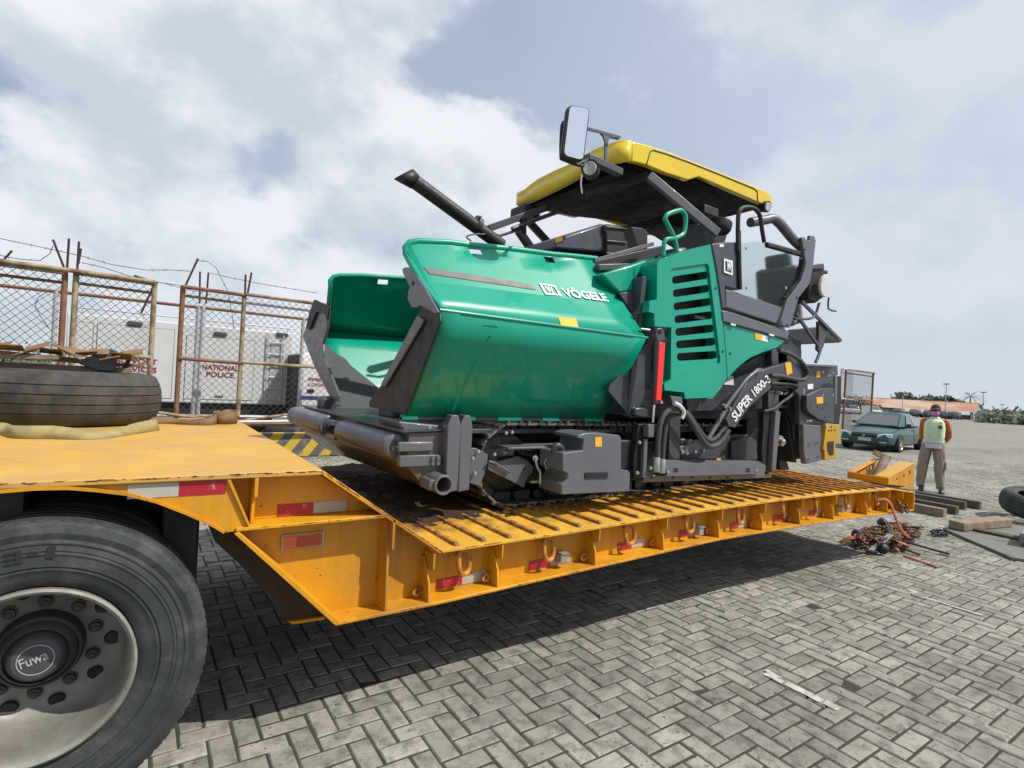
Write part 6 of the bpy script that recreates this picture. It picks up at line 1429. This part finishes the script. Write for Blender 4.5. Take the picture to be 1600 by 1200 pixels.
# ================================================================== green sedan
M['carpaint'] = pm('metallic_teal_car_paint', (.006,.062,.058), .30, .3, var=.06, coat=.55, rvar=.05)
M['carglass'] = pm('dark_car_glass', (.035,.045,.05), .06, var=.1, coat=1.0, spec=.8)
M['headlamp'] = pm('clouded_headlamp', (.5,.52,.52), .15, .3, var=.2, vscale=20, coat=.6)
M['gold_rim'] = pm('gold_alloy_rim', (.55,.47,.28), .3, .7, var=.1)
M['plate'] = pm('pale_licence_plate', (.42,.47,.45), .5, var=.1)
def make_car():
    car = thing('sedan_car', 'teal green sedan parked beyond the trailer beside the standing person', 'car', (0, 0, 0))
    st = [(.00,.60,.33,.52),(.05,.72,.24,.62),(.25,.795,.20,.69),(.7,.83,.19,.76),(1.2,.845,.19,.845),(1.6,.847,.19,.885),(2.6,.847,.19,.90),(3.3,.845,.19,.915),(3.9,.83,.21,.93),(4.25,.79,.25,.91),(4.42,.72,.33,.84)]
    rings = []
    for u, w, zb, zt_ in st:
        half = [(.0,zb),(w*.80,zb),(w*.97,zb+.08),(w,zb+(zt_-zb)*.45),(w*.985,zb+(zt_-zb)*.72),(w*.94,zt_-.04),(w*.84,zt_),(w*.4,zt_+.025),(0,zt_+.03)]
        rings.append([(u, a, b) for a, b in half]+[(u, -a, b) for a, b in half[-2:0:-1]])
    s = MB(); s.loft(rings); ob('body', s, M['carpaint'], car, smooth=40)
    # greenhouse
    base = [(1.18,.70),(1.45,.775),(2.4,.785),(3.2,.77),(3.72,.66)]; top = [(1.98,.52),(2.12,.585),(2.55,.60),(2.95,.58),(3.08,.50)]
    r0 = [(u, w, .90) for u, w in base]+[(u, -w, .90) for u, w in base[::-1]]; r1 = [(u, w, 1.345) for u, w in top]+[(u, -w, 1.345) for u, w in top[::-1]]
    r2 = [(u*.92+2.53*.08, w*.82, 1.385) for u, w in top]+[(u*.92+2.53*.08, -w*.82, 1.385) for u, w in top[::-1]]
    s = MB(); s.loft([r0, r1, r2]); ob('cabin', s, M['carpaint'], car, .02, smooth=40)
    def panel(nm, quad, mat, off=.012):
        P = [Vector(p) for p in quad]; n = (P[1]-P[0]).cross(P[2]-P[0]).normalized(); c_ = sum(P, Vector())/len(P)
        if n.dot(c_-Vector((2.5,0,.9))) < 0: n = -n
        s = MB(); s.v = [tuple(p+n*off) for p in P]; s.f = [tuple(range(len(P)))]; return ob(nm, s, mat, car, smooth=0)
    L_ = lambda a, b, t: Vector(a).lerp(Vector(b), t)
    for nm, b0, b1, t0, t1 in (('windscreen',(1.18,.70,.90),(1.18,-.70,.90),(1.98,.52,1.345),(1.98,-.52,1.345)), ('rear_window',(3.72,.66,.90),(3.72,-.66,.90),(3.08,.50,1.345),(3.08,-.50,1.345))):
        panel(nm, [L_(b0,b1,.05)*.94+L_(t0,t1,.05)*.06, L_(b0,b1,.95)*.94+L_(t0,t1,.95)*.06, L_(t0,t1,.94)*.92+L_(b0,b1,.94)*.08, L_(t0,t1,.06)*.92+L_(b0,b1,.06)*.08], M['carglass'])
    for sg in (1, -1):
        panel('front_window', [(1.60,sg*.775,.935),(2.40,sg*.782,.935),(2.43,sg*.612,1.31),(2.17,sg*.60,1.31)], M['carglass'], .022)
        panel('rear_side_window', [(2.47,sg*.782,.935),(3.38,sg*.745,.945),(2.98,sg*.585,1.30),(2.50,sg*.612,1.31)], M['carglass'], .022)
        s = MB(); s.box(1.62,1.72,sg*.80-.07+sg*.06,sg*.80+.07+sg*.06,.92,1.03); ob('wing_mirror', s, M['carpaint'], car, .03)
        s = MB(); s.loft([[(.10,sg*.40,.49),(.12,sg*.40,.65),(.22,sg*.78,.675),(.22,sg*.79,.53)],[(-.012,sg*.40,.50),(.0,sg*.40,.615),(.12,sg*.80,.655),(.10,sg*.80,.53)]]); ob('headlight', s, M['headlamp'], car, .01)
        s = MB(); s.box(-.005,.05,sg*.56-.10,sg*.56+.10,.33,.37); ob('fog_light', s, M['headlamp'], car, .01)
        s = MB(); s.bar((1.0,sg*.853,.60),(3.9,sg*.853,.62),.012,.05); ob('side_moulding', s, M['carpaint'], car, .005)
        s = MB(); s.box(2.42,2.428,sg*.848-.004,sg*.848+.004,.30,.90); ob('door_gap', s, M['black'], car)
        for u in (.83, 3.45):
            s = MB(); s.lathe([(0,-.2),(.325,-.2),(.325,.0),(0,.0)], 28, (u, sg*.851, .315), (0,sg,0)); ob('wheel_arch', s, M['black'], car)
            w = bpy.data.objects.new('wheel', None); COL.objects.link(w); w.parent = car; w.location = (u, sg*.768, .30)
            s = MB(); s.lathe([(.20,-.09),(.285,-.09),(.30,-.06),(.30,.09),(.285,.115),(.20,.115)], 28, (u, sg*.768, .30), (0,sg,0)); ob('tyre', s, M['rubber_black'], w)
            s = MB(); s.lathe([(0,.085),(.06,.10),(.19,.095),(.205,.118),(.20,.08)], 28, (u, sg*.768, .30), (0,sg,0)); ob('rim', s, M['gold_rim'], w)
            for k in range(5):
                a = 2*math.pi*k/5; s = MB(); s.obox((u+.13*math.cos(a), sg*(.768+.105), .30+.13*math.sin(a)), (.035*math.cos(a),0,.035*math.sin(a)), (-.022*math.sin(a),0,.022*math.cos(a)), (0,.004,0)); ob('rim_slot', s, M['black'], w)
    for sg in (1, -1):
        for u in (2.25, 3.15):
            s = MB(); s.box(u,u+.14,sg*.848-.012,sg*.848+.012,.76,.785); ob('door_handle', s, M['black'], car, .005)
        s = MB(); s.tube([(.16,sg*.66,.665),(.6,sg*.72,.745),(1.15,sg*.74,.845)], .006, 5); ob('bonnet_gap', s, M['black'], car)
    s = MB(); s.box(-.02,.06,-.37,.37,.50,.585); ob('grille', s, M['black'], car, .01)
    s = MB(); s.lathe([(0,0),(.035,0),(.04,.02)], 14, (-.03,0,.545), (1,0,0)); ob('grille_badge', s, M['silver'], car)
    s = MB(); s.box(-.03,.02,-.22,.16,.36,.48); ob('licence_plate', s, M['plate'], car, .004)
    s = MB(); s.box(.0,.06,-.45,.45,.24,.31); ob('lower_intake', s, M['black'], car, .01)
    fw = Vector((math.cos(R_(186)), math.sin(R_(186)), 0)); front_axle = Vector((21.42, 8.93, 0))
    car.location = front_axle+fw*.83+Vector((0,0,-.01)); car.rotation_euler = (0, 0, math.atan2(-fw.y, -fw.x)); car.scale = (1, 1, .95)
    return car
make_car()
# ================================================================== person
M['skin'] = pm('brown_skin', (.20,.105,.065), .55, var=.1); M['hair'] = pm('black_hair', (.012,.010,.010), .7, var=.3, bump=.4, bscale=120)
M['vest'] = pm('lime_safety_vest', (.62,.78,.42), .75, var=.12, vscale=9); M['vest_band'] = pm('silver_vest_band', (.62,.64,.62), .5, var=.1, vscale=14)
M['orange_cloth'] = pm('orange_shirt_sleeve', (.52,.095,.02), .8, var=.12, vscale=12, bump=.3, bscale=30); M['white_cloth'] = pm('white_shirt_cloth', (.55,.56,.60), .8, var=.1, vscale=10, bump=.3, bscale=30)
M['trousers'] = pm('grey_brown_cargo_trousers', (.26,.215,.18), .9, var=.2, vscale=14, bump=.5, bscale=26); M['boots'] = pm('black_work_boots', (.02,.02,.02), .5, var=.2)
M['mask_pink'] = pm('pink_face_mask', (.60,.22,.42), .8, var=.06); M['dark_lens'] = pm('dark_glasses', (.01,.01,.012), .12, var=.1)
def person():
    pos = Vector((12.5, 4.15, 0)); t = thing('person', 'person in lime safety vest, orange sleeves and pink mask standing behind the trailer', 'person', tuple(pos))
    face = math.atan2(-pos.y, -pos.x); mt = Matrix.Translation(pos) @ Matrix.Rotation(face+math.pi/2, 4, 'Z')   # local -y faces the camera
    K = 1.64/1.70
    def add(nm, mb, mat, par=t, **k):
        mb.xf(mt @ Matrix.Scale(K, 4)); return ob(nm, mb, mat, par, **k)
    # body: one continuous skinned figure
    V = [(0,0,.96),(0,0,1.10),(0,-.01,1.28),(0,0,1.42),(0,-.005,1.49),(0,-.02,1.57),(0,-.02,1.67)]
    rad = [(.115,.08),(.105,.075),(.12,.08),(.07,.06),(.046,.05),(.062,.075),(.052,.06)]; E_ = [(0,1),(1,2),(2,3),(3,4),(4,5),(5,6)]
    for sg in (1, -1):
        b = len(V); V += [(sg*.145,.0,1.40),(sg*.20,.05,1.20),(sg*.21,.09,1.09),(sg*.12,.165,.96),(sg*.08,.175,.93),(sg*.03,.17,.90)]
        rad += [(.045,.045),(.042,.042),(.042,.042),(.035,.035),(.03,.022),(.022,.016)]; E_ += [(3,b),(b,b+1),(b+1,b+2),(b+2,b+3),(b+3,b+4),(b+4,b+5)]
        b = len(V); V += [(sg*.095,0,.88),(sg*.13,-.01,.50),(sg*.155,.02,.10),(sg*.16,-.0,.045),(sg*.175,-.13,.035)]
        rad += [(.095,.10),(.065,.07),(.045,.05),(.045,.045),(.04,.025)]; E_ += [(0,b),(b,b+1),(b+1,b+2),(b+2,b+3),(b+3,b+4)]
    me = bpy.data.meshes.new('body'); me.from_pydata([tuple(Vector(v)*K) for v in V], E_, [])
    o = bpy.data.objects.new('body', me); COL.objects.link(o); me.materials.append(M['skin'])
    sk = o.modifiers.new('skin', 'SKIN'); o.modifiers.new('sub', 'SUBSURF').levels = 2
    for i, r_ in enumerate(rad): me.skin_vertices[0].data[i].radius = (r_[0]*K, r_[1]*K)
    me.skin_vertices[0].data[0].use_root = True
    dg = bpy.context.evaluated_depsgraph_get(); m2 = bpy.data.meshes.new_from_object(o.evaluated_get(dg)); bpy.data.objects.remove(o)
    m2.polygons.foreach_set('use_smooth', [True]*len(m2.polygons)); o = bpy.data.objects.new('body', m2); COL.objects.link(o); o.parent = t; o.rotation_euler = (0,0,face+math.pi/2)
    # head details
    s = MB(); rings = []
    for z, rx, ry, oy in ((1.455,.045,.05,.0),(1.50,.058,.07,-.015),(1.54,.070,.085,-.02),(1.59,.076,.094,-.018),(1.635,.075,.094,-.012),(1.675,.062,.08,-.008),(1.70,.035,.045,-.005)):
        rings.append([(rx*math.cos(a), oy+ry*math.sin(a), z) for a in [2*math.pi*i/20 for i in range(20)]])
    s.loft(rings); add('face', s, M['skin'], smooth=60)
    s = MB(); s.loft([[(-.012,-.10,1.60),(.012,-.10,1.60),(.016,-.108,1.565),(-.016,-.108,1.565)],[(-.004,-.118,1.595),(.004,-.118,1.595),(.01,-.132,1.57),(-.01,-.132,1.57)]]); add('nose', s, M['skin'])
    for sg in (1, -1):
        s = MB(); s.lathe([(0,-.012),(.022,-.010),(.028,0),(.022,.010),(0,.012)], 12, (sg*.078,-.01,1.585), (1,.3*sg,0)); add('ear', s, M['skin'])
    s = MB(); rings = []
    for z, rx, ry, oy in ((1.60,.080,.085,.022),(1.63,.083,.098,.0),(1.665,.078,.095,-.004),(1.70,.055,.07,-.004),(1.718,.02,.03,-.002)):
        rings.append([(rx*math.cos(a)*(1+.04*math.sin(5*a)), oy+ry*math.sin(a), z) for a in [2*math.pi*i/22 for i in range(22)]])
    s.loft(rings); add('hair', s, M['hair'], smooth=60)
    s = MB(); s.box(-.068,.068,-.128,-.098,1.592,1.622); add('dark_glasses', s, M['dark_lens'], bevel=.008)
    s = MB(); rings = []
    for z, w, d in ((1.50,.045,.012),(1.52,.064,.024),(1.55,.070,.034),(1.585,.060,.034)):
        rings.append([(w*math.sin(a), -.02-(.062+d)*math.cos(a)-.006, z) for a in [R_(-75+150*i/12) for i in range(13)]])
    s.loft(rings, closed=False, cap=False); q = add('face_mask', s, M['mask_pink'], smooth=60); q.modifiers.new('solid','SOLIDIFY').thickness = .004
    # clothes
    def tor(zs, n=24):
        rg = []
        for z, rx, ry, oy in zs: rg.append([(rx*(abs(math.cos(a))**.85)*math.copysign(1, math.cos(a)), oy+ry*(abs(math.sin(a))**.85)*math.copysign(1, math.sin(a)), z) for a in [2*math.pi*i/n for i in range(n)]])
        return rg
    s = MB(); s.loft(tor([(.86,.160,.120,0),(.93,.158,.118,0),(1.05,.152,.112,0),(1.25,.168,.118,-.005),(1.37,.165,.105,0),(1.43,.11,.08,0),(1.47,.07,.065,0)])); add('shirt', s, M['white_cloth'], smooth=60)
    s = MB(); s.loft(tor([(.955,.168,.128,0),(1.05,.162,.122,0),(1.25,.176,.128,-.005),(1.36,.170,.115,0),(1.425,.118,.09,0)]), cap=False); q = add('safety_vest', s, M['vest'], smooth=60); q.modifiers.new('solid','SOLIDIFY').thickness = .008
    for z in (1.0, 1.10):
        s = MB(); s.loft(tor([(z-.024,.171,.132,0),(z+.024,.170,.130,0)]), cap=False); add('vest_band', s, M['vest_band'], q, smooth=60)
    for x in (-.09, .09):
        s = MB(); s.box(x-.022,x+.022,-.138,-.122,1.10,1.38); add('vest_band', s, M['vest_band'], q)
    s = MB(); s.box(-.006,.006,-.140,-.124,.96,1.36); add('vest_zip', s, M['vest'], q)
    s = MB(); s.box(.06,.12,-.142,-.134,1.25,1.31); add('chest_badge', s, M['dgrey'], q)
    for sg in (1, -1):
        s = MB(); s.tube([(sg*.14,0,1.41),(sg*.178,.01,1.36),(sg*.205+.012,.045,1.22),(sg*.212+.018,.08,1.10),(sg*.175+.01,.135,1.02),(sg*.11,.165,.96)], [.052,.058,.051,.047,.043,.038], 14); add('sleeve', s, M['orange_cloth'], smooth=60)
        s = MB(); s.tube([(sg*.085,.0,.93),(sg*.10-.01,0,.82),(sg*.118-.022,-.012,.66),(sg*.130-.026,-.018,.58),(sg*.132-.03,-.02,.50),(sg*.137-.03,-.010,.41),(sg*.143-.03,-.002,.32),(sg*.149-.025,.004,.24),(sg*.155-.02,.010,.16),(sg*.158-.015,.012,.075)], [.095,.098,.088,.083,.078,.079,.074,.075,.068,.070], 16); s.v = [(x+.006*math.sin(z*46+x*30), y+.007*math.sin(z*52+x*20+sg), z) for x, y, z in s.v]; tr_ = add('trouser_leg', s, M['trousers'], smooth=60)
        s = MB(); s.box(sg*.195-.025,sg*.195+.025,-.06,.07,.46,.62); add('cargo_pocket', s, M['trousers'], bevel=.02)
        s = MB(); s.loft([[(sg*.16+dx*.95, dy, z) for dx, dy in ((-.048,.07),(.048,.07),(.052,-.06),(.045,-.17),(0,-.20),(-.045,-.17),(-.052,-.06))] for z in (.0, .03)]+[[(sg*.16+dx*.9, dy*.95, z) for dx, dy in ((-.045,.06),(.045,.06),(.048,-.05),(.04,-.14),(0,-.165),(-.04,-.14),(-.048,-.05))] for z in (.062,)]+[[(sg*.16+dx, dy, .12) for dx, dy in ((-.045,.065),(.045,.065),(.048,-.02),(.04,-.045),(0,-.055),(-.04,-.045),(-.048,-.02))]]); add('boot', s, M['boots'], bevel=.008)
    return t
person()
# ================================================================== far background
def far(px, py, d): return CC+ray(px, py)*d
def gz(p): r = math.hypot(p.x, p.y); return -.009 if r < 30 else -.009-.0065*(min(r, 150)-30)
M['far_dark'] = pm('dark_vehicle_paint', (.02,.021,.024), .3, var=.1, coat=.5); M['far_white'] = pm('white_vehicle_paint', (.62,.62,.62), .35, var=.05, coat=.3)
M['far_glass'] = pm('vehicle_glass', (.10,.11,.12), .1, var=.1, coat=.8)
def suv(mat):
    r = thing('parked_vehicle', '-', 'vehicle')
    st = [(0,.72,.35,.85),(.15,.86,.28,1.0),(1.1,.9,.28,1.08),(1.3,.9,.28,1.1),(4.2,.9,.28,1.15),(4.45,.85,.35,1.1)]; rings = []
    for u, w, zb, zt_ in st: rings.append([(u,-w*.85,zb),(u,w*.85,zb),(u,w,zb+.2),(u,w,zt_-.12),(u,w*.92,zt_),(u,-w*.92,zt_),(u,-w,zt_-.12),(u,-w,zb+.2)])
    s = MB(); s.loft(rings); ob('body', s, mat, r, .03)
    s = MB(); s.loft([[(1.15,-.82,1.09),(4.3,-.82,1.13),(4.3,.82,1.13),(1.15,.82,1.09)],[(1.75,-.68,1.72),(4.0,-.70,1.76),(4.0,.70,1.76),(1.75,.68,1.72)]]); ob('cabin', s, mat, r, .05)
    s = MB(); s.add([(1.16,-.72,1.14),(1.16,.72,1.14),(1.68,.60,1.68),(1.68,-.60,1.68)],[(0,1,2,3)]); q = ob('windscreen', s, M['far_glass'], r, smooth=0); q.location = (-.015,0,.015)
    for sg in (1, -1):
        s = MB(); s.add([(1.5,sg*.835,1.16),(4.1,sg*.835,1.18),(3.9,sg*.74,1.66),(1.85,sg*.735,1.64)],[(0,1,2,3)]); ob('side_window', s, M['far_glass'], r, smooth=0)
        s = MB(); s.box(-.02,.06,sg*.55-.15,sg*.55+.15,.72,.86); ob('headlight', s, M['headlamp'], r)
        for u in (.85, 3.55):
            s = MB(); s.lathe([(0,-.1),(.36,-.1),(.36,.1),(0,.1)], 18, (u, sg*.82, .36), (0,1,0)); ob('wheel', s, M['rubber_black'], r)
    return r
def put(r, p, ang, label, group, size=1.0):
    r.location = p; r.rotation_euler = (0,0,ang); r['label'] = label; r['group'] = group; r.scale = (size,)*3
sd_ = suv(M['far_dark']); sw_ = suv(M['far_white'])
order = ['leftmost dark vehicle of the row before the rusty roof', 'second dark vehicle from the left before the rusty roof', 'dark vehicle just left of the person in the far row', 'dark vehicle just right of the person in the far row', 'rightmost dark vehicle of the far row']
for i, px in enumerate((1398, 1424, 1446, 1470, 1488)):
    p = far(px, 650+i*.9, 118); p.z = gz(p); r = sd_ if i == 0 else copy_tree(sd_)
    put(r, p, R_(215)+math.pi-.5, order[i], 'dark vehicles parked in front of the warehouse')
order = ['white vehicle seen through the far fence panel', 'white vehicle behind the green sedan roof', 'white vehicle farthest left behind the fence panel post']
for i, px in enumerate((1336, 1372, 1322)):
    p = far(px, 640, 105); p.z = gz(p); r = sw_ if i == 0 else copy_tree(sw_)
    put(r, p, R_(30+10*i), order[i], 'white vehicles parked far behind the sedan')
# white notice board behind the sedan
p = far(1354, 650, 42); s = MB(); s.obox((p.x,p.y,.95), CR*.42, CF*.03, (0,0,.5)); nb = tag(ob('notice_board', s, M['far_white'], None, .01), 'small white board standing behind the green sedan', 'board')
# warehouse with rusty roof
M['rust_roof'] = pm('rusted_corrugated_roof', (.33,.155,.08), .8, var=.2, vscale=.12, dirt=(.42,.33,.26), dirt_amt=.8, dirt_lo=.52, dirt_hi=.6, dirt_scale=.10, bump=.3, bscale=3)
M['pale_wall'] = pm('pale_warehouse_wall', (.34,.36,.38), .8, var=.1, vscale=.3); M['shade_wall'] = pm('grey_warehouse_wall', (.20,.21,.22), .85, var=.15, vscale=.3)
def warehouse():
    D = 135.0
    A = far(1337,636,D); B = far(1520,647,D*.93); Ar = far(1352,627,D+9); Br = far(1531,633.5,D*.93+9)
    b0 = thing('warehouse', 'long low warehouse with rusty orange roof on the right horizon', 'building', (A.x, A.y, gz(A)))
    za, zr = .95, 3.1
    A.z = B.z = za; Ar.z = Br.z = zr; dpt = (Ar-A); dpt.z = 0; Ab, Bb = A+dpt*2, B+(Br-B)*2; Bb.z = Ab.z = za
    g = -.85
    s = MB(); s.add([A, B, Br, Ar], [(0,1,2,3)]); q = ob('roof', s, M['rust_roof'], b0, smooth=0); q.modifiers.new('solid','SOLIDIFY').thickness = .15
    s = MB(); s.add([Ab, Bb, Br, Ar], [(0,1,2,3)]); q = ob('roof', s, M['rust_roof'], b0, smooth=0); q.modifiers.new('solid','SOLIDIFY').thickness = .15
    inn = (Ar-A).normalized()*.8
    low = lambda v: Vector((v.x, v.y, g))
    a, b = A+inn, B+inn; a.z = b.z = za+.1
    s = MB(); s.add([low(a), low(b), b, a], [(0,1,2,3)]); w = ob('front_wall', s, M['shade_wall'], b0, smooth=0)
    e = (B-A).normalized()
    s = MB(); s.add([low(B-e*.3), low(Bb-e*.3), Bb-e*.3, Br-e*.3-Vector((0,0,.1)), B-e*.3], [(0,1,2,3,4)]); ob('gable_wall', s, M['pale_wall'], b0, smooth=0)
    for i in range(9):
        p0 = a.lerp(b, .05+i*.1); p1 = a.lerp(b, .10+i*.1); n = Vector((e.y,-e.x,0))*.1; n = n if n.dot(CC-p0) > 0 else -n
        s = MB(); s.add([low(p0)+n+Vector((0,0,.05)), low(p1)+n+Vector((0,0,.05)), Vector((p1.x,p1.y,.55))+n, Vector((p0.x,p0.y,.55))+n], [(0,1,2,3)]); ob('door', s, M['black'] if i % 2 else M['pale_wall'], b0, smooth=0)
    c_ = A.lerp(B, .38); c2 = A.lerp(B, .98); o_ = -inn*2.2
    s = MB(); s.add([c_+Vector((0,0,.1)), c2+Vector((0,0,.1)), c2+o_-Vector((0,0,.35)), c_+o_-Vector((0,0,.35))], [(0,1,2,3)]); q = ob('awning', s, M['pale_wall'], b0, smooth=0); q.modifiers.new('solid','SOLIDIFY').thickness = .08
warehouse()
# trees
M['leaf'] = pm('haze_paled_green_foliage', (.085,.105,.080), .8, var=.4, vscale=.8, spec=.2); M['leaf2'] = pm('olive_green_foliage', (.105,.125,.085), .8, var=.4, vscale=.8, spec=.2); M['bark'] = pm('grey_bark', (.13,.11,.09), .9, var=.2)  # tree green made paler in the colour to stand for distance haze
def bushy(px, pyt, d, w, label, seed, mat='leaf'):
    rn = random.Random(seed); tp = far(px, pyt, d); base = Vector((tp.x, tp.y, gz(tp))); h = tp.z-base.z
    t = thing('tree', label, 'tree', tuple(base), 'trees on the right horizon')
    s = MB(); s.tube([base, base+Vector((.1,0,h*.35)), base+Vector((.2,.1,h*.7))], [h*.04,h*.03,h*.012], 7)
    for k in range(5):
        a = k*1.3; s.tube([base+Vector((.1,0,h*.35+k*.1)), base+Vector((math.cos(a)*w*.25, math.sin(a)*w*.25, h*.65))], [h*.015,h*.006], 5)
    ob('trunk', s, M['bark'], t)
    s = MB()
    cl = [(rn.uniform(-1,1)*w*.42, rn.uniform(-1,1)*w*.35, h*(.45+.42*rn.random())) for _ in range(16)]
    for cx, cy, cz in cl:
        rr = w*rn.uniform(.10,.2)
        for _ in range(110):
            v = Vector((rn.gauss(0,1), rn.gauss(0,1), rn.gauss(0,1))).normalized()*rr*rn.uniform(.5,1.05); c_ = base+Vector((cx,cy,cz))+Vector((v.x,v.y,v.z*.75))
            a = Vector((rn.uniform(-1,1),rn.uniform(-1,1),rn.uniform(-1,1))).normalized(); b = a.orthogonal().normalized(); z = w*.03
            s.add([c_-a*z-b*z*.6, c_+a*z-b*z*.6, c_+a*z+b*z*.6, c_-a*z+b*z*.6], [(0,1,2,3)])
    ob('crown', s, M[mat], t, smooth=0, fix=False)
def palm(px, pyt, d, label, seed, spread=2.6):
    rn = random.Random(seed); tp = far(px, pyt, d); base = Vector((tp.x, tp.y, gz(tp))); top = Vector((tp.x, tp.y, tp.z-spread*.35))
    t = thing('palm_tree', label, 'palm tree', tuple(base), 'palms on the right horizon')
    s = MB(); s.tube([base, base.lerp(top,.5)+Vector((.15,.1,0)), top], [.22,.17,.14], 8); ob('trunk', s, M['bark'], t)
    for k in range(16):
        a = 2*math.pi*k/16+rn.uniform(-.2,.2); el = rn.uniform(-.3,1.1); s = MB(); prev = top; dr = Vector((math.cos(a)*math.cos(el), math.sin(a)*math.cos(el), math.sin(el))); L_ = spread*rn.uniform(.8,1.1)
        P = [top+dr*L_*q-Vector((0,0,L_*.55*q*q)) for q in [i/7 for i in range(8)]]; sd = Vector((-math.sin(a), math.cos(a), 0))
        for i in range(7):
            w0 = .34*math.sin(math.pi*(i/7*.9+.08)); 
            for sg in (1, -1):
                for kk in range(2):
                    p = P[i].lerp(P[i+1], kk*.5); q2 = P[i].lerp(P[i+1], kk*.5+.3); tip = p.lerp(q2,.8)+sd*sg*w0*1.3-Vector((0,0,.12)); s.add([p, q2, tip], [(0,1,2)])
        s.tube(P, .02, 4); ob('frond', s, M['leaf'], t, smooth=0, fix=False)
bushy(1452, 620, 150, 15, 'broad round tree standing behind the rusty roof', 1)
bushy(1372, 626, 160, 9, 'small round tree left of the broad tree over the roof', 2)
bushy(1386, 624, 165, 6, 'narrow tree between the round trees behind the roof', 3)
bushy(1412, 626, 170, 5, 'tiny treetop near the left lamp pole', 4)
bushy(1335, 634, 120, 12, 'low dark tree behind the fence panel', 5)
palm(1517, 612, 140, 'lone palm right of the warehouse ridge', 1, 3.6)
palm(1326, 616, 110, 'palm seen through the left of the far fence panel', 2, 3.0)
palm(1343, 618, 115, 'palm seen through the right of the far fence panel', 3, 3.0)
# lamp poles
for i, (px, pt_, d, lab) in enumerate(((1479,600,120,'tall lamp pole behind the person'),(1411,615,130,'shorter lamp pole left of the broad tree'),(1537,613,135,'thin lamp pole right of the palm'),(1566,632,190,'faint small pole near the right horizon'))):
    tp = far(px, pt_, d); base = Vector((tp.x, tp.y, gz(tp))); t = thing('lamp_pole', lab, 'lamp pole', tuple(base), 'lamp poles on the right horizon')
    ob('pole', MB().tube([base, tp], [.13,.07], 8), M['galv'], t); s = MB(); s.obox(tp, CR*.55, CF*.2, (0,0,.12)); ob('lamp_head', s, M['dgrey'], t)
# strip of rough vegetation along the right horizon and behind the left fence
def scrub(a, b, n, d0, d1, h, seed, name, sz=1.0):
    rn = random.Random(seed); s = MB()
    for _ in range(n):
        px = rn.uniform(a, b); d = rn.uniform(d0, d1); p = far(px, 650, d); p.z = gz(p)+abs(rn.gauss(0,.5))*h
        u = Vector((rn.uniform(-1,1),rn.uniform(-1,1),rn.uniform(-.4,1))).normalized(); v = u.orthogonal().normalized(); z = rn.uniform(.25,.7)*sz
        s.add([p-u*z-v*z*.5, p+u*z-v*z*.5, p+u*z+v*z*.5, p-u*z+v*z*.5], [(0,1,2,3)])
    return ob(name, s, M['leaf2'], None, smooth=0, kind='stuff', fix=False)
scrub(1528, 1690, 9000, 95, 260, 1.9, 8, 'roadside_scrub')
scrub(1300, 1540, 3500, 170, 280, 2.2, 9, 'distant_scrub')
scrub(-120, 260, 14000, 30, 48, 1.35, 10, 'scrub_behind_fence', .28)
